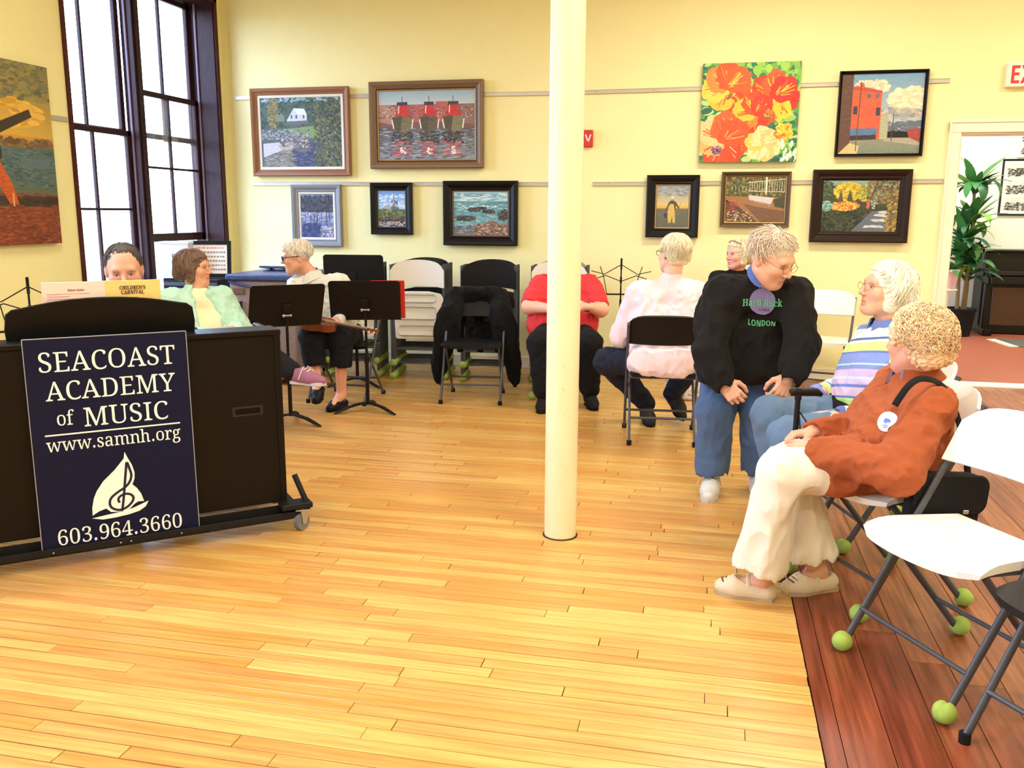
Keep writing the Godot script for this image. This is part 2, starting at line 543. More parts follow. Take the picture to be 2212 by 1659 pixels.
# ---------- floor boards ----------
func build_floor() -> void:
	var rng := RandomNumberGenerator.new()
	rng.seed = 5
	var sub := struct("floor", boxmesh(Vector3(0.2, -0.07, -4.8), Vector3(10.4, 0.1, 16), 0.0), M("dark_joint", col(48, 24, 10), 0.9), "maple strip floor with a border of wide red brown boards")
	var tones := [col(226, 176, 96), col(222, 166, 84), col(230, 184, 104), col(220, 164, 86), col(232, 188, 108), col(218, 158, 84), col(224, 170, 96)]
	var maple := []
	for i in tones.size():
		var m := M("maple_%d" % i, tones[i], 0.33)
		m.albedo_texture = noise_tex(20 + i, 0.012, Color(0.84, 0.8, 0.74), Color(1, 1, 1), 256, 4)
		m.uv1_triplanar = true
		m.uv1_world_triplanar = true
		m.uv1_scale = Vector3(0.55, 1, 11)
		m.uv1_offset = Vector3(i * 0.37, 0, i * 0.21)
		m.clearcoat_enabled = true
		m.clearcoat = 0.25
		m.clearcoat_roughness = 0.22
		maple.append(m)
	var unit := MB.new()
	unit.box(Vector3(0, -0.5, 0), Vector3(1, 1, 1), Basis(), 0.0)
	# unit board with a fine chamfer along its long edges
	unit = MB.new()
	var cx := 0.010
	unit.quad(Vector3(-0.5, 0, -0.5 + cx), Vector3(0.5, 0, -0.5 + cx), Vector3(0.5, 0, 0.5 - cx), Vector3(-0.5, 0, 0.5 - cx), Vector3.UP)
	for s in [-1.0, 1.0]:
		unit.quad(Vector3(-0.5, 0, s * (0.5 - cx)), Vector3(0.5, 0, s * (0.5 - cx)), Vector3(0.5, -0.07, s * 0.5), Vector3(-0.5, -0.07, s * 0.5), Vector3(0, 0.7, s * 0.7).normalized())
		unit.quad(Vector3(-0.5, -0.07, s * 0.5), Vector3(0.5, -0.07, s * 0.5), Vector3(0.5, -1, s * 0.5), Vector3(-0.5, -1, s * 0.5), Vector3(0, 0, s))
		unit.quad(Vector3(s * 0.5, 0, -0.5), Vector3(s * 0.5, 0, 0.5), Vector3(s * 0.5, -1, 0.5), Vector3(s * 0.5, -1, -0.5), Vector3(s, 0, 0))
	var um := unit.mesh()
	var rest := []
	for i in tones.size(): rest.append(MB.new())
	var z := FZ
	var count := 0
	var row := 0
	while z > WZ:
		var x := WX
		var w := 0.0572
		x -= rng.randf() * 0.9
		while x < 0.354:
			var l := rng.randf_range(0.45, 1.7)
			var a := maxf(x, WX)
			var e := minf(x + l, 0.354)
			x += l
			if e - a < 0.02: continue
			var t := rng.randi() % tones.size()
			var gap := 0.0048 if rng.randf() < 0.5 else 0.0028
			var ctr := Vector3((a + e) / 2, 0, z - w / 2)
			# in view of the photograph and large enough to tell apart
			var dx := absf(ctr.x * 0.976 + ctr.z * 0.216)
			var dz := -ctr.z * 0.976 + ctr.x * -0.216
			if z < -2.0 and z > -4.35 and dx - l * 0.5 < dz * 0.62 and count < 296:
				var o := part(sub, "plank", um, maple[t], Transform3D(Basis.from_scale(Vector3(e - a - gap * 0.8, 0.019, w - gap)), ctr))
				count += 1
			else:
				rest[t].box(ctr - Vector3(0, 0.0095, 0), Vector3(e - a - gap * 0.8, 0.019, w - gap), Basis(), 0.0008)
		z -= w
		row += 1
	var far := ArrayMesh.new()
	for t in tones.size():
		var one: ArrayMesh = rest[t].mesh()
		far.add_surface_from_arrays(Mesh.PRIMITIVE_TRIANGLES, one.surface_get_arrays(0))
		far.surface_set_material(t, maple[t])
	var fo := part(sub, "far_planks", far, null)
	fo.set_meta("kind", "stuff")
	# wide red-brown boards along the right side and in the next room
	var reds := [col(172, 98, 62), col(160, 84, 54), col(184, 112, 72), col(148, 72, 48), col(178, 104, 64)]
	var fir := []
	for i in reds.size():
		var m := M("fir_%d" % i, reds[i], 0.36)
		m.albedo_texture = noise_tex(50 + i, 0.014, Color(0.62, 0.52, 0.46), Color(1, 1, 1), 256, 5)
		m.uv1_triplanar = true
		m.uv1_world_triplanar = true
		m.uv1_scale = Vector3(9, 1, 0.5)
		m.uv1_offset = Vector3(i * 0.31, 0, i * 0.17)
		m.clearcoat_enabled = true
		m.clearcoat = 0.2
		m.clearcoat_roughness = 0.3
		fir.append(m)
	var xx := 0.356
	var i2 := 0
	var turned := Basis(Vector3(0, 0, 1), Vector3(0, 1, 0), Vector3(-1, 0, 0))
	while xx < RX - 0.02:
		var w: float = [0.055, 0.13, 0.14, 0.125, 0.135][i2 % 5] if i2 < 5 else 0.13
		w = minf(w, RX - xx)
		var zz := FZ
		while zz > WZ:
			var l := rng.randf_range(2.2, 4.5)
			var e := maxf(zz - l, WZ)
			var pick := 3 if i2 == 0 else rng.randi() % reds.size()
			part(sub, "board", um, fir[pick], Transform3D(turned * Basis.from_scale(Vector3(zz - e - 0.002, 0.019, w - 0.0025)), Vector3(xx + w / 2, 0, (zz + e) / 2)))
			zz = e
		xx += w
		i2 += 1
	var b := MB.new()
	var zq := -8.25
	while zq > -12.3:
		b.box(Vector3(2.75, -0.0095, zq - 0.05), Vector3(4.88, 0.019, 0.0985), Basis(), 0.001)
		zq -= 0.1
	var nf := part(sub, "next_room_boards", b.mesh(), M("next_room_red_floor", col(172, 98, 76), 0.3))
	nf.set_meta("kind", "stuff")

# ---------- ceiling lamps ----------
func build_lamps() -> void:
	var glow := M("lamp_diffuser", col(255, 246, 226), 0.6)
	glow.emission_enabled = true
	glow.emission = Color(1.0, 0.97, 0.88)
	glow.emission_energy_multiplier = 2.0
	var shell := M("lamp_housing", col(235, 235, 230), 0.4)
	var over := ["the blonde person by the back wall", "the doorway", "the piano corner", "the column", "the white folding chairs", "the left of the camera", "the camera", "the right of the camera", "the upright piano in the next room"]
	var nth := -1
	for p in [Vector3(0.5, 3.55, -6.2), Vector3(3.4, 3.55, -6.2), Vector3(-2.9, 3.55, -3.5), Vector3(0.5, 3.55, -2.7), Vector3(3.4, 3.55, -2.7), Vector3(-2.4, 3.55, 0.3), Vector3(0.5, 3.55, 0.3), Vector3(3.4, 3.55, 0.3), Vector3(3.0, 3.55, -10.3)]:
		nth += 1
		var t := thing("ceiling_lamp", "long white ceiling lamp hanging above " + over[nth], "lamp", p, 0.0, "ceiling lamps")
		var b := MB.new()
		b.box(Vector3(0, 0.04, 0), Vector3(1.3, 0.06, 0.34), Basis(), 0.01)
		for s in [-0.5, 0.5]: b.tube([Vector3(s, 0.06, 0), Vector3(s, CEIL - 3.55, 0)], 0.008)
		part(t, "housing", b.mesh(), shell)
		part(t, "diffuser", boxmesh(Vector3(0, 0.0, 0), Vector3(1.24, 0.03, 0.3), 0.006), glow)
		var l := AreaLight3D.new()
		l.name = "lamp_light"
		l.area_size = Vector2(1.2, 0.28)
		l.light_color = Color(1.0, 0.985, 0.92)
		l.light_energy = LAMP_ENERGY * (2.0 if p.z < WZ else 1.0)
		l.area_range = 20.0
		l.area_attenuation = 2.0
		l.shadow_enabled = true
		l.position = Vector3(0, -0.03, 0)
		l.rotation.x = -PI / 2
		t.add_child(l)

# ---------- chairs ----------
func back_panel_mesh() -> ArrayMesh:
	var b := MB.new()
	b.sheet(func(u: float, v: float) -> Vector3:
		var s := u * 2.0 - 1.0
		var rise := 0.036 * (1.0 - s * s)
		var half := 0.232
		var round_top := pow(absf(s), 7.0) * 0.055
		var y := lerpf(-0.115 + 0.018 * (1.0 - s * s), 0.085 + rise - round_top, v)
		return Vector3(s * half, y, -0.042 * (1.0 - s * s) + 0.014), 16, 8, 0.014)
	return b.mesh()

func seat_mesh() -> ArrayMesh:
	var b := MB.new()
	b.sheet(func(u: float, v: float) -> Vector3:
		var s := u * 2.0 - 1.0
		var half := lerpf(0.195, 0.228, v)
		var z := lerpf(-0.20, 0.175 + 0.045 * (1.0 - s * s) - 0.05 * pow(absf(s), 8.0), v)
		var dip := -0.014 * (1.0 - s * s) * sin(PI * clampf(v, 0, 1)) - 0.02 * pow(v, 8.0)
		return Vector3(s * half, dip, z), 14, 10, 0.026, true)
	return b.mesh()

func seat_under_mesh() -> ArrayMesh:   # underside of a seat with its stiffening ribs, facing +z, y up
	var b := MB.new()
	var outer := PackedVector2Array()
	for p in [[-0.225, 0.15], [-0.2, 0.19], [-0.1, 0.21], [0.1, 0.21], [0.2, 0.19], [0.225, 0.15], [0.225, 0.09], [0.205, 0.085], [0.195, -0.185], [0.18, -0.2], [-0.18, -0.2], [-0.195, -0.185], [-0.205, 0.085], [-0.225, 0.09]]:
		outer.append(Vector2(p[0], p[1]))
	b.slab(outer, 0.02, Transform3D(), 0.004)
	for r in [[0.155, 0.05], [0.03, 0.09], [-0.12, 0.07]]:
		# raised rim round each recess
		var rows := []
		var ring := rounded(0.34, r[1] + 0.03, 0.03)
		var inn := rounded(0.31, r[1], 0.02)
		for k in ring.size():
			var k2 := (k + 1) % ring.size()
			var a := Vector3(ring[k].x, ring[k].y + r[0], 0.012)
			var a2 := Vector3(ring[k2].x, ring[k2].y + r[0], 0.012)
			var t := Vector3((ring[k].x + inn[k].x) / 2, (ring[k].y + inn[k].y) / 2 + r[0], 0.034)
			var t2 := Vector3((ring[k2].x + inn[k2].x) / 2, (ring[k2].y + inn[k2].y) / 2 + r[0], 0.034)
			var c := Vector3(inn[k].x, inn[k].y + r[0], 0.011)
			var c2 := Vector3(inn[k2].x, inn[k2].y + r[0], 0.011)
			var out := Vector3(ring[k].x, ring[k].y, 0.03).normalized()
			b.quad(a, a2, t2, t, out)
			b.quad(t, t2, c2, c, Vector3(-out.x, -out.y, 0.6).normalized())
	return b.mesh()

func ball_mesh() -> ArrayMesh:
	var b := MB.new()
	var rows := []
	var f := FastNoiseLite.new()
	f.frequency = 40.0
	f.seed = 2
	var ins := PackedVector3Array()
	for j in 11:
		var a := -PI / 2 + PI * j / 10
		var line := PackedVector3Array()
		for i in 16:
			var t := TAU * i / 16
			var d := Vector3(cos(a) * cos(t), sin(a), cos(a) * sin(t))
			var slit := 0.006 * exp(-pow(d.x * 5.0, 2)) if d.y > 0.2 else 0.0
			line.append(d * (0.0335 + 0.0012 * f.get_noise_3dv(d * 0.1) - slit))
		rows.append(line)
		ins.append(Vector3.ZERO)
	b.grid(rows, true, false, ins)
	return b.mesh()

var lib := {}
func shared(key: String, maker: Callable) -> Mesh:
	if not lib.has(key):
		lib[key] = maker.call()
	return lib[key]

func plastic(which: String) -> Material:
	if which == "white":
		return MT("white_chair_plastic", col(238, 234, 226), 0.42, 31, 0.25, 0.05, Vector3(8, 8, 8), 0.02)
	if which == "black":
		return MT("black_chair_plastic", col(28, 26, 28), 0.45, 31, 0.25, 0.25, Vector3(8, 8, 8), 0.02)
	return MT("grey_chair_tube", col(74, 76, 84), 0.38, 31, 0.3, 0.12, Vector3(9, 9, 9))

func tennis() -> Material:
	return MT("tennis_ball_felt", col(176, 204, 92), 0.95, 32, 0.5, 0.22, Vector3(20, 20, 20), 0.12)

func open_chair(which: String, label: String, at: Vector3, turn: float, balls: Array, group := "") -> Node3D:
	var t := thing("folding_chair", label, "chair", at, turn, group)
	var tube := plastic("tube")
	part(t, "seat", shared("seat", seat_mesh), plastic(which), Transform3D(Basis(Vector3.RIGHT, -0.05), Vector3(0, 0.445, 0.015)))
	part(t, "backrest", shared("back", back_panel_mesh), plastic(which), Transform3D(Basis(Vector3.RIGHT, -0.5), Vector3(0, 0.725, -0.198)))
	var feet := []
	for s in [-1.0, 1.0]:
		var m := shared("leg_long%d" % s, func() -> Mesh:
			var b := MB.new()
			b.tube([Vector3(s * 0.226, 0.012, 0.215), Vector3(s * 0.226, 0.43, -0.033), Vector3(s * 0.226, 0.70, -0.193), Vector3(s * 0.226, 0.765, -0.231)], 0.0135, 10, 0.72, Vector3.RIGHT)
			return b.mesh())
		part(t, "leg", m, tube)
		feet.append(Vector3(s * 0.226, 0, 0.215))
	for s in [-1.0, 1.0]:
		var m := shared("leg_short%d" % s, func() -> Mesh:
			var b := MB.new()
			b.tube([Vector3(s * 0.203, 0.012, -0.25), Vector3(s * 0.203, 0.42, 0.10)], 0.0125, 10, 0.72, Vector3.RIGHT)
			return b.mesh())
		part(t, "leg", m, tube)
		feet.append(Vector3(s * 0.203, 0, -0.25))
	part(t, "stretcher", shared("str1", func() -> Mesh:
		var b := MB.new()
		b.tube([Vector3(-0.226, 0.14, 0.148), Vector3(0.226, 0.14, 0.148)], 0.008)
		return b.mesh()), tube)
	part(t, "stretcher", shared("str2", func() -> Mesh:
		var b := MB.new()
		b.tube([Vector3(-0.203, 0.15, -0.132), Vector3(0.203, 0.15, -0.132)], 0.008)
		return b.mesh()), tube)
	part(t, "seat_rail", shared("rails", func() -> Mesh:
		var b := MB.new()
		for s in [-1.0, 1.0]:
			b.box(Vector3(s * 0.207, 0.425, -0.02), Vector3(0.012, 0.022, 0.32), Basis(Vector3.RIGHT, -0.05), 0.003)
		b.tube([Vector3(-0.207, 0.42, -0.17), Vector3(0.207, 0.42, -0.17)], 0.009)
		return b.mesh()), tube)
	for i in 4:
		if balls[i]:
			part(t, "tennis_ball", shared("ball", ball_mesh), tennis(), Transform3D(Basis(Vector3.UP, i * 1.3 + at.x * 3), feet[i] + Vector3(0, 0.033, 0)))
		else:
			part(t, "foot_cap", shared("cap", func() -> Mesh:
				var b := MB.new()
				b.tube([Vector3(0, 0, 0), Vector3(0, 0.03, 0)], 0.0165)
				return b.mesh()), M("black_rubber", col(22, 22, 24), 0.7), Transform3D(Basis(), feet[i]))
	return t

func folded_chair(which: String, label: String, at: Vector3, turn: float, group: String, full := true) -> Node3D:
	var t := thing("folded_chair", label, "chair", at, turn, group)
	var tube := plastic("tube")
	part(t, "backrest", shared("back", back_panel_mesh), plastic(which), Transform3D(Basis(), Vector3(0, 0.91, 0.0)))
	part(t, "seat", shared("under", seat_under_mesh), plastic(which), Transform3D(Basis(), Vector3(0, 0.555, 0.004)))
	for s in [-1.0, 1.0]:
		part(t, "leg", shared("fold_long%d" % s, func() -> Mesh:
			var b := MB.new()
			b.tube([Vector3(s * 0.226, 0.012, 0.0), Vector3(s * 0.226, 0.99, 0.0)], 0.0135, 8, 0.72, Vector3.BACK)
			return b.mesh()), tube)
		part(t, "leg", shared("fold_short%d" % s, func() -> Mesh:
			var b := MB.new()
			b.tube([Vector3(s * 0.206, 0.13, 0.016), Vector3(s * 0.206, 0.66, 0.0)], 0.012, 8, 0.72, Vector3.BACK)
			return b.mesh()), tube)
	part(t, "stretcher", shared("fold_str", func() -> Mesh:
		var b := MB.new()
		b.tube([Vector3(-0.226, 0.265, 0.01), Vector3(0.226, 0.265, 0.01)], 0.008)
		return b.mesh()), tube)
	part(t, "stretcher", shared("fold_str2", func() -> Mesh:
		var b := MB.new()
		b.tube([Vector3(-0.206, 0.15, 0.014), Vector3(0.206, 0.15, 0.014)], 0.008)
		return b.mesh()), tube)
	for s in [-1.0, 1.0]:
		for y in [0.033, 0.15]:
			part(t, "tennis_ball", shared("ball", ball_mesh), tennis(), Transform3D(Basis(Vector3.UP, s + y * 9), Vector3(s * (0.226 if y < 0.1 else 0.213), y, 0.0 if y < 0.1 else 0.014)))
	return t

func build_chairs() -> void:
	open_chair("white", "empty white folding chair with tennis balls on its feet, nearest the camera", Vector3(0.781, 0, -2.842), deg_to_rad(-60.0), [1, 1, 1, 1])
	open_chair("white", "white folding chair under the woman in the orange jacket", Vector3(0.656, 0, -3.462), deg_to_rad(-62.5), [1, 1, 1, 1])
	open_chair("white", "white folding chair under the woman in the striped sweater", Vector3(0.74, 0, -4.12), deg_to_rad(-72.5), [1, 1, 1, 1])
	open_chair("black", "black folding chair cut off by the bottom right corner", Vector3(1.045, 0, -2.38), deg_to_rad(-56.0), [0, 0, 0, 0])
	open_chair("black", "black folding chair under the man in the pale pink shirt", Vector3(-0.281, 0, -5.722), PI + 0.11, [0, 0, 0, 0])
	open_chair("black", "black folding chair with a black jacket hung over its back", Vector3(-1.764, 0, -6.585), 0.13, [0, 0, 0, 0])
	open_chair("white", "empty white folding chair by the wall under the garden path painting", Vector3(0.87, 0, -7.45), -0.25, [1, 1, 1, 1])
	open_chair("white", "white folding chair under the person in the red shirt, behind the column", Vector3(-1.11, 0, -6.9), 0.1, [1, 1, 1, 1])
	open_chair("white", "white folding chair under the blonde woman, behind the standing man", Vector3(0.2, 0, -7.45), -0.2, [1, 1, 1, 1])
	open_chair("black", "dark folding chair under the woman with white hair holding a ukulele", Vector3(-2.72, 0, -6.35), 0.0, [0, 0, 0, 0])
	open_chair("black", "dark folding chair under the woman in the mint jacket", Vector3(-3.2, 0, -5.3), 1.45, [0, 0, 0, 0])
	# folded chairs leaning in rows against the back wall
	var place := ["front of its stack", "second in its stack", "third in its stack", "fourth in its stack", "fifth in its stack", "rearmost of its stack"]
	var stacks := [
		["behind the woman with white hair", Vector3(-3.04, 0, -7.25), 0.14, ["white", "black", "white", "black", "black"]],
		["left of the black jacket", Vector3(-2.44, 0, -7.26), 0.14, ["white", "black", "black", "black", "black", "black"]],
		["behind the black jacket", Vector3(-1.82, 0, -7.28), 0.12, ["black", "black", "black", "black"]],
		["behind the person in red", Vector3(-1.24, 0, -7.40), 0.08, ["white", "black", "white", "black"]]]
	for s in stacks:
		var n: int = s[3].size()
		for k in n:
			var w: String = s[3][k]
			var f := Vector3(sin(s[2]), 0, cos(s[2]))
			var p: Vector3 = s[1] - f * (k * 0.088)
			folded_chair(w, "%s folded chair %s, %s" % [w, s[0], place[k] if k < n - 1 else place[5]], p, s[2], "folded chairs stacked along the back wall", k < 2)

# ---------- the column ----------
func build_column() -> void:
	var m := MT("column_paint", col(244, 232, 190), 0.4, 41, 0.01, 0.05, Vector3(3, 0.8, 3))
	var b := MB.new()
	b.lathe([[0.0715, 0.0], [0.0715, 0.4], [0.072, 1.8], [0.0725, 2.8], [0.073, CEIL]], 32)
	var t := thing("column", "round cream painted iron column standing in the middle of the floor", "column", Vector3(-0.613, 0, -3.785))
	part(t, "shaft", b.mesh(), m)
	b = MB.new()
	b.lathe([[0.071, 0.004], [0.078, 0.005], [0.0785, 0.002], [0.0785, 0.0]], 32)
	part(t, "base_ring", b.mesh(), M("column_ring", col(70, 44, 28), 0.8))
	# small scuffs on the paint
	b = MB.new()
	var rng := RandomNumberGenerator.new()
	rng.seed = 9
	for i in 16:
		var a := rng.randf_range(-0.2, 2.9)
		var y := rng.randf_range(0.2, 1.25)
		var d := Vector3(cos(a), 0, sin(a))
		var tang := Vector3(-d.z, 0, d.x)
		var up := (Vector3.UP + tang * rng.randf_range(-0.6, 0.6)).normalized() * rng.randf_range(0.005, 0.014)
		var sd := tang * rng.randf_range(0.0015, 0.004)
		var p := d * 0.0722 + Vector3(0, y, 0)
		b.quad(p - up, p + sd, p + up, p - sd, d)
	part(t, "scuff", b.mesh(), M("scuff_mark", col(226, 200, 166), 0.7)).set_meta("kind", "stuff")

# ---------- music stands ----------
func music_stand(label: String, at: Vector3, back: Vector3, pivot_y: float, tilt: float, leg_turn: float) -> Node3D:
	var t := thing("music_stand", label, "music stand", at, 0.0)
	var black := MT("stand_black_enamel", col(24, 21, 20), 0.42, 33, 0.4, 0.15, Vector3(8, 8, 8))
	# desk: seen from behind, its back leans towards 'back'
	var n := back.normalized()
	var x := Vector3.UP.cross(n).normalized()
	var up := (Vector3.UP * cos(tilt) + n * sin(tilt)).normalized()
	var xf := frame_xf(Vector3(0, pivot_y + 0.06, 0) + n * 0.02, x, up)
	var b := MB.new()
	b.slab(rounded(0.50, 0.315, 0.025), 0.004, xf, 0.0012)
	part(t, "desk", b.mesh(), black)
	b = MB.new()
	b.box(xf * Vector3(0, -0.158, -0.028), Vector3(0.5, 0.004, 0.06), xf.basis, 0.001)
	b.box(xf * Vector3(0, -0.150, -0.058), Vector3(0.5, 0.018, 0.003), xf.basis, 0.001)
	part(t, "ledge", b.mesh(), black)
	b = MB.new()
	b.box(xf * Vector3(0, -0.06, 0.01), Vector3(0.055, 0.15, 0.016), xf.basis, 0.004)
	part(t, "desk_bracket", b.mesh(), black)
	b = MB.new()
	b.tube([xf * Vector3(-0.032, -0.062, 0.026), xf * Vector3(0.032, -0.062, 0.026)], 0.007)
	b.ball(xf * Vector3(-0.024, -0.062, 0.028), Vector3(0.013, 0.013, 0.013), 8, 6)
	b.ball(xf * Vector3(0.024, -0.062, 0.028), Vector3(0.01, 0.01, 0.01), 8, 6)
	part(t, "tilt_knob", b.mesh(), M("stand_steel", col(170, 165, 160), 0.3, 0.8))
	b = MB.new()
	b.tube([Vector3(0, 0.05, 0), Vector3(0, pivot_y * 0.52, 0)], 0.0135, 10)
	b.tube([Vector3(0, pivot_y * 0.5, 0), Vector3(0, pivot_y, 0), xf * Vector3(0, -0.06, 0.012)], 0.0095, 10)
	b.tube([Vector3(0, pivot_y * 0.5 - 0.02, 0), Vector3(0, pivot_y * 0.5 + 0.03, 0)], 0.017, 10)
	part(t, "pole", b.mesh(), black)
	for k in 3:
		var a := leg_turn + TAU * k / 3
		var d := Vector3(cos(a), 0, sin(a))
		b = MB.new()
		b.tube([Vector3(0, 0.062, 0), d * 0.06 + Vector3(0, 0.06, 0), d * 0.14 + Vector3(0, 0.045, 0), d * 0.21 + Vector3(0, 0.02, 0), d * 0.255 + Vector3(0, 0.006, 0)], [0.02, 0.023, 0.023, 0.02, 0.012], 8, 0.4, Vector3.UP)
		part(t, "leg", b.mesh(), black)
	return t

func wire_stand(label: String, at: Vector3, turn: float, h: float) -> void:
	var t := thing("folding_music_stand", label, "music stand", at, turn)
	var m := M("wire_black", col(32, 30, 30), 0.4, 0.3)
	var b := MB.new()
	b.tube([Vector3(0, 0.25, 0), Vector3(0, h - 0.27, 0)], 0.009)
	b.tube([Vector3(0, h - 0.3, 0), Vector3(0, h + 0.02, -0.05)], 0.006)
	part(t, "pole", b.mesh(), m)
	for k in 3:
		var a := 0.5 + TAU * k / 3
		b = MB.new()
		b.tube([Vector3(0, 0.45, 0), Vector3(cos(a) * 0.27, 0.005, sin(a) * 0.27)], 0.005, 6)
		b.tube([Vector3(0, 0.22, 0), Vector3(cos(a) * 0.16, 0.19, sin(a) * 0.16)], 0.004, 6)
		part(t, "leg", b.mesh(), m)
	b = MB.new()
	b.box(Vector3(0, h + 0.005, -0.045), Vector3(0.016, 0.09, 0.008), Basis(), 0.002)
	b.box(Vector3(0, h - 0.12, -0.02), Vector3(0.016, 0.05, 0.012), Basis(), 0.002)
	b.box(Vector3(0, h - 0.23, 0.0), Vector3(0.40, 0.012, 0.012), Basis(), 0.002)
	b.box(Vector3(0, h - 0.22, 0.012), Vector3(0.012, 0.1, 0.01), Basis(), 0.002)
	for s in [-1.0, 1.0]:
		b.tube([Vector3(0, h - 0.0, -0.045), Vector3(s * 0.13, h - 0.075, -0.03), Vector3(s * 0.235, h - 0.05, -0.03)], 0.0035, 5)
		b.tube([Vector3(0, h - 0.13, -0.02), Vector3(s * 0.12, h - 0.085, -0.03)], 0.0035, 5)
		b.tube([Vector3(s * 0.165, h - 0.015, -0.035), Vector3(s * 0.135, h - 0.1, -0.03), Vector3(s * 0.11, h - 0.225, 0.0)], 0.0035, 5)
		b.tube([Vector3(s * 0.12, h - 0.085, -0.03), Vector3(s * 0.2, h - 0.11, -0.025)], 0.0035, 5)
	part(t, "wire_desk", b.mesh(), m)

func build_stands() -> void:
	music_stand("black music stand in front of the woman with the ukulele", Vector3(-2.40, 0, -5.975), Vector3(0.3, 0, 0.95), 0.75, 0.42, 0.35)
	music_stand("black music stand turned toward the woman in the mint jacket", Vector3(-2.775, 0, -5.50), Vector3(0.66, 0, 0.75), 0.75, 0.42, 0.25)
	music_stand("black music stand behind the white haired woman, before the folded chairs", Vector3(-2.85, 0, -6.88), Vector3(0.12, 0, 0.99), 0.87, 0.12, 0.4)
	wire_stand("black folding wire music stand beside the man in pink", Vector3(-0.69, 0, -7.05), 0.1, 1.03)
	wire_stand("folding wire music stand half hidden behind the digital piano", Vector3(-3.52, 0, -4.05), 0.7, 1.03)
	# red folder on the second stand
	var b := MB.new()
	var n := Vector3(0.3, 0, 0.95).normalized()
	var x := Vector3.UP.cross(n).normalized()
	var up := Vector3.UP * cos(0.42) + n * sin(0.42)
	var xf := frame_xf(Vector3(-2.40, 0.81, -5.975) + n * 0.02, x, up)
	b.slab(rounded(0.24, 0.305, 0.006), 0.012, xf * Transform3D(Basis(Vector3.BACK, 0.0), Vector3(0.162, 0.0, -0.012)), 0.002)
	var o := thing("folder", "red folder standing on the music stand, its edge showing", "folder")
	part(o, "cover", b.mesh(), M("red_folder", col(190, 34, 30), 0.5))
	b = MB.new()
	b.slab(rounded(0.225, 0.29, 0.004), 0.006, xf * Transform3D(Basis(), Vector3(0.16, 0.0, -0.022)), 0.001)
	part(o, "sheet", b.mesh(), M("folder_paper", col(235, 230, 220), 0.8))

# ---------- the digital piano, its dolly, sign and sheet music ----------
const PU := Vector3(0.752, 0, -0.659)
const PN := Vector3(0.659, 0, 0.752)
const PO := Vector3(-1.863, 0, -3.59)

func pxf(u: float, y: float, n: float, tilt := 0.0) -> Transform3D:   # a frame on the piano's back
	return frame_xf(PO + PU * u + PN * n + Vector3(0, y, 0), PU, (Vector3.UP * cos(tilt) - PN * sin(tilt)).normalized())

func pbox(b: MB, u0: float, u1: float, y0: float, y1: float, n0: float, n1: float, bev := 0.004) -> void:
	b.box(PO + PU * (u0 + u1) / 2 + PN * (n0 + n1) / 2 + Vector3(0, (y0 + y1) / 2, 0), Vector3(u1 - u0, y1 - y0, n1 - n0), Basis(PU, Vector3.UP, PN), bev)

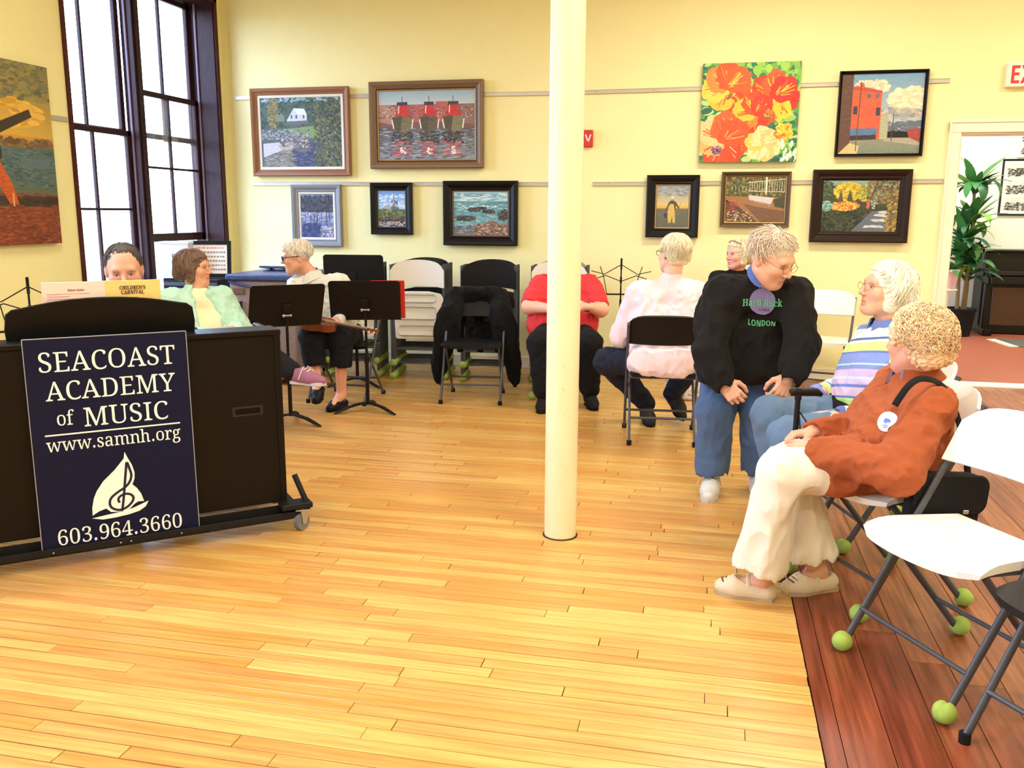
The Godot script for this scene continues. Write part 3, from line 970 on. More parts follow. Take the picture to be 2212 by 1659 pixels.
func build_piano() -> void:
	var wood := MT("piano_rosewood_laminate", col(22, 14, 11), 0.42, 35, 0.05, 0.3, Vector3(2, 14, 2))
	var black := MT("piano_black", col(19, 16, 15), 0.4, 35, 0.3, 0.2, Vector3(6, 6, 6))
	var steel := M("dolly_steel", col(34, 33, 36), 0.45, 0.3)
	var t := thing("digital_piano", "dark brown digital piano seen from behind with a curved music rest", "piano")
	var b := MB.new()
	pbox(b, -1.40, -0.005, 0.125, 0.895, -0.022, 0.0)
	part(t, "back_panel", b.mesh(), wood)
	b = MB.new()
	pbox(b, -0.208, -0.075, 0.542, 0.585, -0.004, 0.003, 0.001)
	part(t, "handle_rim", b.mesh(), M("handle_rim", col(52, 38, 32), 0.5))
	b = MB.new()
	pbox(b, -0.196, -0.087, 0.550, 0.577, -0.002, 0.0036, 0.001)
	part(t, "handle_recess", b.mesh(), M("handle_dark", col(8, 6, 6), 0.8))
	for u in [-1.415, 0.0]:
		b = MB.new()
		pbox(b, u - 0.014, u + 0.014, 0.125, 0.905, -0.40, 0.008)
		part(t, "side_panel", b.mesh(), wood)
	b = MB.new()
	pbox(b, -1.43, 0.016, 0.893, 0.918, -0.16, 0.012)
	part(t, "top_board", b.mesh(), wood)
	b = MB.new()
	pbox(b, -1.40, -0.015, 0.72, 0.80, -0.40, -0.02)
	part(t, "key_bed", b.mesh(), black)
	b = MB.new()
	for k in 50:
		pbox(b, -1.36 + k * 0.0264, -1.336 + k * 0.0264, 0.80, 0.815, -0.38, -0.24, 0.001)
	part(t, "keyboard", b.mesh(), M("ivory_key", col(236, 232, 222), 0.3))
	b = MB.new()
	pbox(b, -1.40, -0.015, 0.80, 0.895, -0.24, -0.14)
	part(t, "control_panel", b.mesh(), black)
	# music rest: a thin board with an arched top, leaning towards the player's side
	var poly := PackedVector2Array()
	for p in [[-0.355, -0.08], [0.355, -0.08], [0.36, 0.0], [0.352, 0.06], [0.33, 0.078]]: poly.append(Vector2(p[0], p[1]))
	for i in 11:
		var s := 1.0 - i / 5.0
		poly.append(Vector2(0.30 * s, 0.083 + 0.034 * (1.0 - s * s)))
	for p in [[-0.33, 0.078], [-0.352, 0.06], [-0.36, 0.0]]: poly.append(Vector2(p[0], p[1]))
	b = MB.new()
	b.slab(poly, 0.016, pxf(-0.685, 0.965, -0.10, -0.14), 0.003)
	part(t, "music_rest", b.mesh(), black)
	# dolly
	var d := thing("piano_dolly", "black steel rolling dolly under the digital piano", "dolly")
	b = MB.new()
	pbox(b, -1.47, 0.05, 0.062, 0.112, 0.002, 0.008, 0.002)
	pbox(b, -1.47, 0.05, 0.058, 0.066, 0.002, 0.07, 0.002)
	pbox(b, -1.47, 0.05, 0.058, 0.092, 0.064, 0.07, 0.002)
	part(d, "rail", b.mesh(), steel)
	b = MB.new()
	pbox(b, -1.47, 0.05, 0.1, 0.122, -0.43, -0.36, 0.002)
	part(d, "rail", b.mesh(), steel)
	for u in [-1.45, 0.03]:
		b = MB.new()
		pbox(b, u - 0.02, u + 0.02, 0.1, 0.122, -0.43, 0.03, 0.002)
		part(d, "cross_bar", b.mesh(), steel)
		b = MB.new()
		b.tube([PO + PU * (u + 0.022) + PN * 0.0 + Vector3(0, 0.245, 0), PO + PU * (u + 0.06) + PN * 0.05 + Vector3(0, 0.12, 0)], 0.013, 6)
		pbox(b, u - 0.06, u + 0.08, 0.104, 0.13, 0.0, 0.085, 0.004)
		part(d, "corner_bracket", b.mesh(), steel)
		for nn in [0.055, -0.39]:
			var c: Vector3 = PO + PU * (u + (0.042 if u > -1 else -0.042)) + PN * nn
			b = MB.new()
			var ax := (PU * 0.55 + PN * 0.83).normalized()
			var ay := Vector3.UP.cross(ax)
			b.tube([c + Vector3(0, 0.040, 0) - ay * 0.014 - ax * 0.014, c + Vector3(0, 0.040, 0) - ay * 0.014 + ax * 0.014], 0.040, 20)
			var w := part(d, "caster_wheel", b.mesh(), M("caster_tread", col(110, 112, 116), 0.6))
			b = MB.new()
			for s in [-1.0, 1.0]:
				b.slab(PackedVector2Array([Vector2(-0.034, 0.092), Vector2(-0.024, 0.03), Vector2(-0.006, 0.03), Vector2(0.034, 0.092)]), 0.003, frame_xf(c + ax * s * 0.018, ay, Vector3.UP), 0.0008)
			b.box(c + Vector3(0, 0.096, 0), Vector3(0.066, 0.008, 0.066), Basis(Vector3.UP, 0.4), 0.002)
			b.tube([c + Vector3(0, 0.096, 0), c + Vector3(0, 0.12, 0)], 0.012)
			part(d, "caster_fork", b.mesh(), M("caster_zinc", col(190, 190, 195), 0.25, 0.9))
	# bolts along the rail
	for u in [-0.95, -0.7, -0.66, -0.46]:
		b = MB.new()
		b.ball(PO + PU * u + PN * 0.071 + Vector3(0, 0.075, 0), Vector3(0.004, 0.004, 0.004), 6, 4)
		part(d, "bolt", b.mesh(), M("bolt_zinc", col(200, 200, 200), 0.3, 0.8))
	# sign
	var sg := thing("sign_board", "navy blue sign board with white lettering and a sailboat clef emblem", "sign")
	var xf := pxf(-0.686, 0.50, 0.035, 0.035)
	b = MB.new()
	b.slab(rounded(0.605, 0.872, 0.003, 1), 0.006, xf, 0.001)
	part(sg, "board", b.mesh(), MT("sign_navy", col(15, 18, 52), 0.6, 36, 0.3, 0.06, Vector3(3, 3, 3)))
	b = MB.new()
	for s in [-1.0, 1.0]:
		b.box(xf * Vector3(s * 0.3025, 0, 0.0005), Vector3(0.0035, 0.872, 0.0085), xf.basis, 0.0008)
		b.box(xf * Vector3(0, s * 0.436, 0.0005), Vector3(0.605, 0.0035, 0.0085), xf.basis, 0.0008)
	part(sg, "edge", b.mesh(), M("sign_edge", col(150, 152, 165), 0.5))
	var ink := M("sign_white", col(245, 245, 248), 0.5)
	var f := "Droid Serif"
	var put := func(s: String, wd: float, ht: float, x: float, y: float) -> void:
		letters(sg, s, f, wd, ht, xf * Transform3D(Basis(), Vector3(x, y, 0.0035)), ink)
	put.call("SEACOAST", 0.505, 0.082, 0.0, 0.342)
	put.call("ACADEMY", 0.485, 0.078, 0.004, 0.226)
	put.call("of", 0.062, 0.062, -0.175, 0.118)
	put.call("MUSIC", 0.318, 0.08, 0.05, 0.112)
	put.call("www.samnh.org", 0.505, 0.074, 0.0, 0.003)
	put.call("603.964.3660", 0.475, 0.066, -0.005, -0.372)
	b = MB.new()
	b.box(xf * Vector3(0.0, 0.050, 0.0037), Vector3(0.508, 0.006, 0.0012), xf.basis, 0.0002)
	part(sg, "underline", b.mesh(), ink)
	# emblem: sail, hull, clef
	var exf := xf * Transform3D(Basis(), Vector3(-0.003, -0.185, 0.0036))
	var em := func(pts: Array, m: Material, z: float, called: String) -> void:
		var pl := PackedVector2Array()
		for p in pts: pl.append(Vector2((p[0] - 595.0), (625.0 - p[1])) * 0.000292)
		var bb := MB.new()
		bb.slab(pl, 0.001, exf * Transform3D(Basis(), Vector3(0, 0, z)), 0.0001)
		part(sg, called, bb.mesh(), m)
	em.call([[706, 155], [740, 245], [790, 360], [816, 470], [808, 560], [775, 640], [830, 700], [880, 790], [912, 905], [830, 900], [780, 930], [720, 985], [640, 1010], [560, 1010], [470, 1000], [410, 940], [320, 965], [230, 1015], [235, 900], [265, 770], [310, 670], [400, 545], [560, 400], [690, 250]], ink, 0.0, "emblem_sail")
	em.call([[220, 1055], [400, 1035], [600, 1015], [760, 985], [970, 910], [930, 985], [840, 1040], [700, 1070], [520, 1088], [360, 1093]], ink, 0.0, "emblem_hull")
	var clef := M("emblem_navy", col(44, 42, 66), 0.5)
	var stroke := func(pts: Array, wd: float, called: String) -> void:
		var cur := Curve2D.new()
		for i in pts.size():
			var a: Array = pts[maxi(i - 1, 0)]
			var c: Array = pts[mini(i + 1, pts.size() - 1)]
			var tg := Vector2(c[0] - a[0], c[1] - a[1]) / 6.0
			cur.add_point(Vector2(pts[i][0], pts[i][1]), -tg, tg)
		var line := cur.tessellate_even_length(5, 16.0)
		var bb := MB.new()
		for i in line.size() - 1:
			var p := line[i]
			var q := line[i + 1]
			var d2 := (q - p).normalized()
			var nn := Vector2(-d2.y, d2.x) * wd * 0.5
			var o := func(w: Vector2) -> Vector3: return exf * Vector3((w.x - 595.0) * 0.000292, (625.0 - w.y) * 0.000292, 0.0009)
			bb.quad(o.call(p + nn), o.call(q + nn + d2 * 2), o.call(q - nn + d2 * 2), o.call(p - nn), PN)
		part(sg, called, bb.mesh(), clef)
	stroke.call([[612, 1010], [640, 860], [665, 700], [690, 520], [708, 400], [724, 310], [752, 400], [770, 500], [745, 590], [680, 665], [570, 730], [485, 800], [462, 880], [490, 945], [570, 985], [660, 970], [740, 910], [775, 840], [745, 785], [680, 765], [610, 785], [575, 830], [590, 880]], 34.0, "emblem_clef")
	# sheet music on the rest
	var bk := thing("sheet_music", "open music book with a pale page and a yellow cover on the piano", "sheet music")
	var sxf := pxf(-0.67, 1.018, -0.118, -0.16)
	b = MB.new()
	b.sheet(func(u: float, v: float) -> Vector3: return sxf * Vector3(-0.232 + 0.232 * u, (v - 0.5) * 0.30 - 0.02, 0.012 * sin(u * PI) * 0.5), 8, 4, 0.004)
	part(bk, "page", b.mesh(), M("page_pink_white", col(246, 226, 226), 0.8))
	b = MB.new()
	b.sheet(func(u: float, v: float) -> Vector3: return sxf * Vector3(0.215 * u, (v - 0.5) * 0.30 - 0.02, 0.010 * sin(u * PI) * 0.5), 8, 4, 0.004)
	part(bk, "page", b.mesh(), M("page_yellow", col(248, 218, 142), 0.8))
	var dark := M("print_brown", col(60, 40, 36), 0.8)
	var pale := M("print_pink", col(200, 140, 150), 0.8)
	letters(bk, "CHILDREN'S", "Droid Serif", 0.100, 0.016, sxf * Transform3D(Basis(), Vector3(0.105, 0.100, 0.0085)), dark, "print", true, 0.0008)
	letters(bk, "CARNIVAL", "Droid Serif", 0.088, 0.016, sxf * Transform3D(Basis(), Vector3(0.105, 0.081, 0.0085)), dark, "print", true, 0.0008)
	letters(bk, "Piano Solos", "Droid Serif", 0.062, 0.009, sxf * Transform3D(Basis(), Vector3(-0.108, 0.098, 0.0095)), M("print_red", col(170, 70, 90), 0.8), "print", true, 0.0008)
	b = MB.new()
	var rng := RandomNumberGenerator.new()
	rng.seed = 4
	for i in 9:
		var w := rng.randf_range(0.05, 0.17)
		b.box(sxf * Vector3(-0.215 + w / 2, 0.082 - i * 0.0105, 0.0085 if i % 2 else 0.0082), Vector3(w, 0.0016, 0.001), sxf.basis, 0.0)
	part(bk, "print_lines", b.mesh(), pale)
	b = MB.new()
	for q in [[0.04, 0.058], [0.084, 0.040], [0.018, 0.028], [0.13, 0.010]]:
		b.box(sxf * Vector3(0.105, q[1], 0.0085), Vector3(q[0], 0.0026, 0.001), sxf.basis, 0.0)
	part(bk, "print_lines", b.mesh(), M("print_tan", col(150, 110, 70), 0.8))

# ---------- painted pictures ----------
class Art:
	var im: Image
	var w: int
	var h: int
	var rng := RandomNumberGenerator.new()
	func _init(ww: int, hh: int, sd: int) -> void:
		w = ww
		h = hh
		im = Image.create(w, h, false, Image.FORMAT_RGB8)
		rng.seed = sd
	func C(v: Array) -> Color:
		return Color(v[0] / 255.0, v[1] / 255.0, v[2] / 255.0)
	func jit(c: Color, k: float) -> Color:
		var d := rng.randf_range(-k, k)
		return Color(clampf(c.r + d + rng.randf_range(-k, k) * 0.4, 0, 1), clampf(c.g + d + rng.randf_range(-k, k) * 0.4, 0, 1), clampf(c.b + d + rng.randf_range(-k, k) * 0.4, 0, 1))
	func grad(y0: float, y1: float, a: Array, b: Array, k := 0.02) -> void:
		for y in range(int(y0 * h), int(y1 * h)):
			var t := (y - y0 * h) / maxf(1, (y1 - y0) * h)
			var x := 0
			while x < w:
				var l := rng.randi_range(6, 22)
				im.fill_rect(Rect2i(x, y, l, 1), jit(C(a).lerp(C(b), t), k))
				x += l
	func poly(pts: Array, c: Array, k := 0.03) -> void:
		var p := []
		var lo := 1e9
		var hi := -1e9
		for q in pts:
			p.append(Vector2(q[0] * w, q[1] * h))
			lo = minf(lo, q[1] * h)
			hi = maxf(hi, q[1] * h)
		for y in range(maxi(0, int(lo)), mini(h, int(hi) + 1)):
			var xs := []
			for i in p.size():
				var a: Vector2 = p[i]
				var b: Vector2 = p[(i + 1) % p.size()]
				if (a.y <= y + 0.5) != (b.y <= y + 0.5):
					xs.append(a.x + (y + 0.5 - a.y) / (b.y - a.y) * (b.x - a.x))
			xs.sort()
			for i in range(0, xs.size() - 1, 2):
				var x := int(round(xs[i]))
				while x < int(round(xs[i + 1])):
					var l := mini(rng.randi_range(5, 18), int(round(xs[i + 1])) - x)
					im.fill_rect(Rect2i(x, y, l, 1), jit(C(c), k))
					x += l
	func ell(cx: float, cy: float, rx: float, ry: float, c: Array, k := 0.03, wob := 0.0, rot := 0.0) -> void:
		var pts := []
		for i in 22:
			var t := TAU * i / 22
			var s := 1.0 + rng.randf_range(-wob, wob)
			var e := Vector2(cos(t) * rx * s, sin(t) * ry * s * h / w).rotated(rot)
			pts.append([cx + e.x, cy + e.y * w / h])
		poly(pts, c, k)
	func stroke(x: float, y: float, sw: float, sh: float, c: Color) -> void:   # one slanted, round-ended touch of the brush
		var lean := rng.randf_range(-0.7, 0.7)
		var n := maxi(1, int(sh))
		for r in n:
			var v := (r + 0.5) / n * 2.0 - 1.0
			var half := sw * 0.5 * sqrt(1.0 - v * v * 0.95)
			im.fill_rect(Rect2i(int(x - half + v * lean * sw * 0.4), int(y + r - sh * 0.5), maxi(1, int(half * 2.0)), 1), c)
	func dabs(x0: float, y0: float, x1: float, y1: float, n: int, s: float, cols: Array, aspect := 0.7, k := 0.04) -> void:
		for i in n:
			var sz := rng.randf_range(0.5, 1.3) * s * w
			stroke(rng.randf_range(x0, x1) * w, rng.randf_range(y0, y1) * h, sz, sz * aspect, jit(C(cols[rng.randi() % cols.size()]), k))
	func blob(cx: float, cy: float, rx: float, ry: float, n: int, s: float, cols: Array, aspect := 0.7) -> void:
		for i in n:
			var t := rng.randf() * TAU
			var q := sqrt(rng.randf())
			var sz := rng.randf_range(0.5, 1.3) * s * w
			stroke((cx + cos(t) * rx * q) * w, (cy + sin(t) * ry * q) * h, sz, sz * aspect, jit(C(cols[rng.randi() % cols.size()]), 0.05))
	func line(a: Array, b: Array, wd: float, c: Array) -> void:
		var p := Vector2(a[0] * w, a[1] * h)
		var q := Vector2(b[0] * w, b[1] * h)
		var n := int(p.distance_to(q)) + 1
		var s := maxi(1, int(wd * w))
		for i in n + 1:
			var r := p.lerp(q, float(i) / n)
			im.fill_rect(Rect2i(int(r.x) - s / 2, int(r.y) - s / 2, s, s), C(c))
	func tex() -> ImageTexture:
		im.resize(int(w * 0.5), int(h * 0.5), Image.INTERPOLATE_LANCZOS)
		im.resize(int(w * 1.5), int(h * 1.5), Image.INTERPOLATE_CUBIC)
		return ImageTexture.create_from_image(im)

func art_river() -> Art:
	var a := Art.new(360, 300, 1)
	a.grad(0, 1, [70, 90, 70], [86, 92, 104])
	a.dabs(0, 0, 1, 0.45, 700, 0.03, [[46, 66, 52], [60, 84, 60], [38, 54, 50], [74, 96, 66]], 1.2)
	a.dabs(0, 0, 1, 0.06, 60, 0.04, [[150, 176, 190], [120, 150, 160]])
	a.poly([[0.2, 0.46], [0.75, 0.4], [0.72, 0.6], [0.3, 0.52]], [122, 150, 84], 0.06)
	a.poly([[0.33, 0.32], [0.42, 0.15], [0.55, 0.16], [0.58, 0.24], [0.58, 0.33], [0.33, 0.34]], [196, 200, 214])
	a.poly([[0.42, 0.15], [0.55, 0.16], [0.58, 0.25], [0.47, 0.24]], [222, 222, 232])
	a.poly([[0.31, 0.34], [0.6, 0.33], [0.6, 0.38], [0.31, 0.4]], [96, 98, 92])
	a.poly([[0.22, 0.26], [0.26, 0.22], [0.3, 0.26], [0.3, 0.34], [0.22, 0.34]], [110, 128, 110])
	for x in [0.38, 0.44, 0.53]: a.poly([[x, 0.25], [x + 0.02, 0.25], [x + 0.02, 0.3], [x, 0.3]], [80, 84, 110])
	a.blob(0.16, 0.22, 0.07, 0.25, 260, 0.03, [[120, 110, 62], [146, 124, 70], [84, 92, 58]])
	a.dabs(0.0, 0.46, 0.6, 0.62, 240, 0.03, [[110, 116, 120], [146, 140, 140], [86, 92, 100], [170, 160, 150]])
	a.dabs(0.05, 0.72, 0.5, 1.0, 300, 0.05, [[130, 122, 104], [110, 108, 100], [150, 140, 120]], 0.4)
	a.poly([[0.4, 0.66], [0.8, 0.6], [0.8, 1.0], [0.45, 1.0]], [72, 76, 112], 0.06)
	a.dabs(0.4, 0.68, 0.8, 1.0, 240, 0.05, [[60, 66, 100], [90, 94, 126], [52, 56, 84]], 0.35)
	a.poly([[0.02, 0.66], [0.22, 0.64], [0.3, 0.74], [0.02, 0.86]], [196, 190, 196], 0.06)
	a.ell(0.32, 0.7, 0.1, 0.06, [176, 164, 150], 0.06, 0.15)
	a.ell(0.52, 0.72, 0.1, 0.07, [104, 98, 100], 0.06, 0.12)
	a.dabs(0.26, 0.58, 0.6, 0.72, 120, 0.03, [[190, 180, 166], [140, 128, 124], [90, 86, 92]])
	a.dabs(0.66, 0.05, 1, 1, 900, 0.026, [[58, 74, 50], [78, 90, 56], [104, 100, 62], [42, 54, 46], [126, 118, 76]], 1.1)
	return a

func art_tugs() -> Art:
	var a := Art.new(400, 288, 2)
	a.grad(0, 0.24, [150, 176, 190], [196, 206, 204])
	a.grad(0.2, 0.6, [150, 90, 84], [110, 84, 82], 0.05)
	a.poly([[0, 0.2], [0.1, 0.2], [0.2, 0.24], [0.2, 0.5], [0, 0.45]], [176, 130, 116], 0.05)
	a.poly([[0.36, 0.2], [0.6, 0.22], [0.6, 0.16], [0.72, 0.16], [0.72, 0.45], [0.36, 0.45]], [178, 96, 90], 0.05)
	a.poly([[0.8, 0.22], [1, 0.2], [1, 0.5], [0.8, 0.46]], [140, 110, 98], 0.06)
	a.dabs(0, 0.22, 1, 0.42, 160, 0.02, [[196, 170, 150], [120, 80, 76], [90, 76, 80]])
	a.grad(0.56, 1, [92, 96, 104], [140, 146, 152], 0.06)
	a.dabs(0, 0.55, 1, 1, 700, 0.05, [[120, 130, 140], [86, 88, 96], [160, 166, 172], [104, 92, 94]], 0.22)
	for b in [[0.25, 0.11, [120, 108, 76]], [0.53, 0.1, [96, 88, 70]], [0.78, 0.11, [128, 118, 90]]]:
		var x: float = b[0]
		var r: float = b[1]
		a.poly([[x - r, 0.4], [x - r * 0.6, 0.36], [x + r * 0.6, 0.36], [x + r, 0.42], [x + r * 0.85, 0.56], [x, 0.62], [x - r * 0.85, 0.56]], b[2], 0.07)
		a.poly([[x - r, 0.38], [x, 0.36], [x - r * 0.2, 0.6], [x - r * 0.85, 0.55]], [84, 76, 58], 0.05)
		a.poly([[x - r * 0.7, 0.36], [x - r * 0.55, 0.28], [x + r * 0.6, 0.28], [x + r * 0.8, 0.37]], [196, 50, 44], 0.05)
		a.poly([[x - r * 0.45, 0.3], [x - r * 0.5, 0.19], [x + r * 0.5, 0.19], [x + r * 0.45, 0.3]], [200, 48, 48], 0.06)
		a.poly([[x - r * 0.5, 0.21], [x - r * 0.5, 0.16], [x + r * 0.5, 0.16], [x + r * 0.5, 0.21]], [60, 60, 66], 0.05)
		a.line([x - r * 0.3, 0.22], [x - r * 0.35, 0.32], 0.012, [238, 220, 216])
		a.line([x, 0.17], [x, 0.08], 0.006, [60, 50, 50])
		a.line([x - r, 0.42], [x - r * 0.85, 0.54], 0.014, [226, 222, 206])
		a.line([x + r, 0.42], [x + r * 0.9, 0.54], 0.014, [226, 222, 206])
		a.dabs(x - r, 0.6, x + r, 0.78, 130, 0.03, [[60, 50, 44], [84, 72, 58], [44, 44, 48]], 0.4)
		a.dabs(x - r * 0.9, 0.74, x + r * 0.8, 0.96, 70, 0.05, [[172, 90, 90], [196, 120, 116], [150, 76, 80]], 0.25)
		a.dabs(x - 0.02, 0.82, x + 0.03, 0.92, 16, 0.025, [[240, 226, 220]], 0.5)
	return a

func art_winter() -> Art:
	var a := Art.new(200, 260, 3)
	a.grad(0, 0.3, [120, 132, 158], [92, 98, 118])
	a.dabs(0, 0.06, 1, 0.42, 400, 0.07, [[46, 48, 54], [60, 60, 68], [38, 40, 48], [76, 72, 80]], 1.5)
	a.grad(0.42, 1.0, [150, 152, 176], [70, 78, 130], 0.06)
	a.dabs(0, 0.42, 1, 0.7, 240, 0.06, [[186, 186, 204], [120, 120, 140], [86, 84, 96]], 0.4)
	a.dabs(0.05, 0.68, 0.6, 1, 220, 0.08, [[46, 54, 100], [58, 68, 124], [36, 42, 78]], 0.7)
	a.dabs(0.6, 0.75, 1, 1, 120, 0.06, [[176, 160, 160], [196, 188, 196], [120, 106, 108]], 0.5)
	for x in [0.12, 0.3, 0.42, 0.5, 0.62, 0.78, 0.86]:
		a.line([x, 0.0], [x + 0.02, 0.5 + 0.3 * fmod(x * 7.3, 1.0)], 0.012 if x < 0.7 else 0.025, [40, 38, 44])
	for x in [0.3, 0.42, 0.5]: a.line([x, 0.5], [x - 0.04, 0.9], 0.02, [44, 48, 76])
	return a

func art_church() -> Art:
	var a := Art.new(180, 210, 4)
	a.grad(0, 0.55, [104, 150, 206], [172, 200, 226], 0.04)
	a.dabs(0, 0.1, 1, 0.5, 80, 0.12, [[214, 222, 236], [190, 206, 226]], 0.4)
	a.poly([[0.0, 0.52], [0.4, 0.36], [0.5, 0.52], [0.5, 0.6], [0, 0.6]], [168, 160, 158], 0.05)
	a.poly([[0.56, 0.02], [0.6, 0.02], [0.62, 0.2], [0.7, 0.24], [0.72, 0.42], [0.8, 0.5], [0.8, 0.62], [0.44, 0.62], [0.44, 0.5], [0.5, 0.42], [0.5, 0.24], [0.55, 0.2]], [140, 150, 166], 0.06)
	a.poly([[0.5, 0.42], [0.72, 0.42], [0.8, 0.52], [0.44, 0.52]], [92, 106, 130], 0.05)
	a.dabs(0.5, 0.24, 0.72, 0.42, 30, 0.05, [[90, 100, 120], [190, 196, 206]], 1.2)
	a.dabs(0, 0.52, 1, 0.8, 420, 0.06, [[92, 120, 56], [66, 92, 50], [120, 140, 62], [110, 84, 60]], 0.9)
	a.dabs(0, 0.74, 1, 0.88, 160, 0.07, [[90, 64, 50], [66, 50, 44], [120, 90, 70]], 0.6)
	a.dabs(0, 0.87, 1, 1, 120, 0.1, [[176, 164, 156], [150, 140, 136], [196, 186, 178]], 0.25)
	return a

func art_sea() -> Art:
	var a := Art.new(300, 250, 5)
	a.grad(0, 0.22, [150, 190, 196], [184, 206, 204], 0.04)
	a.dabs(0, 0.03, 1, 0.2, 80, 0.14, [[206, 220, 216], [120, 160, 176]], 0.2)
	a.grad(0.22, 1, [88, 140, 150], [120, 160, 156], 0.05)
	a.dabs(0, 0.24, 1, 0.8, 420, 0.09, [[120, 172, 172], [80, 130, 144], [160, 196, 190], [100, 150, 160]], 0.2)
	a.dabs(0.1, 0.32, 0.9, 0.4, 40, 0.06, [[214, 226, 218]], 0.25)
	for r in [[0.38, 0.42, 0.12, 0.04], [0.66, 0.46, 0.12, 0.04], [0.22, 0.62, 0.2, 0.06], [0.93, 0.54, 0.1, 0.13], [0.52, 0.38, 0.08, 0.02]]:
		a.blob(r[0], r[1], r[2], r[3], 130, 0.04, [[70, 58, 54], [96, 80, 70], [50, 46, 50]])
	a.poly([[0.36, 0.9], [0.62, 0.7], [0.74, 0.66], [0.86, 0.76], [1, 0.74], [1, 1], [0.1, 1]], [132, 100, 80], 0.08)
	a.dabs(0.3, 0.76, 1, 1, 260, 0.06, [[160, 122, 98], [110, 84, 72], [186, 154, 128], [84, 66, 62]], 0.5)
	a.dabs(0, 0.8, 0.36, 1, 140, 0.07, [[86, 110, 130], [120, 110, 104], [60, 92, 124], [150, 140, 130]], 0.4)
	return a

func art_flowers() -> Art:
	var a := Art.new(380, 390, 6)
	a.grad(0, 1, [70, 140, 84], [56, 120, 84], 0.05)
	a.dabs(0, 0, 1, 1, 700, 0.09, [[46, 116, 92], [110, 170, 60], [150, 196, 84], [40, 100, 84], [86, 150, 72], [190, 214, 130]], 0.6)
	a.dabs(0.5, 0.03, 0.98, 0.3, 120, 0.08, [[150, 200, 74], [120, 180, 64], [60, 130, 90]], 1.2)
	var petals := func(cx: float, cy: float, r: float, cols: Array, n: int) -> void:
		for i in n:
			var t := TAU * i / n + 0.3
			var c: Array = cols[i % cols.size()]
			var e := Vector2(cos(t), sin(t)) * r * 0.5
			a.ell(cx + e.x, cy + e.y, r * 0.62, r * 0.55, c, 0.05, 0.13, t)
			for k in 26:
				var q := t + a.rng.randf_range(-0.5, 0.5)
				var s := a.rng.randf_range(0.25, 0.95)
				a.line([cx + cos(q) * r * s * 0.4, cy + sin(q) * r * s * 0.4], [cx + cos(q) * r * s, cy + sin(q) * r * s], 0.008, cols[a.rng.randi() % cols.size()])
	var hot := [[244, 92, 30], [232, 60, 26], [250, 124, 44], [238, 76, 30]]
	var warm := [[250, 196, 52], [248, 160, 50], [244, 110, 40], [250, 214, 90]]
	petals.call(0.26, 0.24, 0.24, [[244, 92, 30], [236, 70, 30], [250, 190, 60], [248, 206, 80], [250, 140, 60], [240, 84, 34]], 7)
	petals.call(0.74, 0.34, 0.24, [[226, 44, 28], [250, 200, 60], [246, 190, 40], [250, 206, 70], [232, 56, 26], [240, 90, 40]], 7)
	petals.call(0.55, 0.5, 0.2, [[240, 80, 30], [232, 56, 30], [250, 130, 50], [250, 190, 60]], 6)
	petals.call(0.24, 0.78, 0.26, [[244, 84, 34], [236, 66, 36], [240, 74, 40], [248, 180, 110], [250, 200, 140], [244, 100, 50]], 7)
	petals.call(0.66, 0.82, 0.17, [[250, 214, 150], [248, 190, 120], [252, 224, 170], [250, 196, 90]], 6)
	petals.call(0.86, 0.7, 0.09, warm, 5)
	a.blob(0.18, 0.88, 0.05, 0.05, 60, 0.02, [[110, 60, 130], [60, 40, 60], [150, 90, 150]])
	a.blob(0.3, 0.34, 0.06, 0.03, 40, 0.018, [[140, 30, 40], [170, 50, 30]])
	a.blob(0.7, 0.52, 0.05, 0.05, 46, 0.018, [[250, 210, 90], [160, 110, 30], [90, 120, 50]])
	a.dabs(0.84, 0.8, 1, 1, 40, 0.03, [[230, 240, 220], [40, 110, 84], [110, 170, 60]], 2.0)
	return a

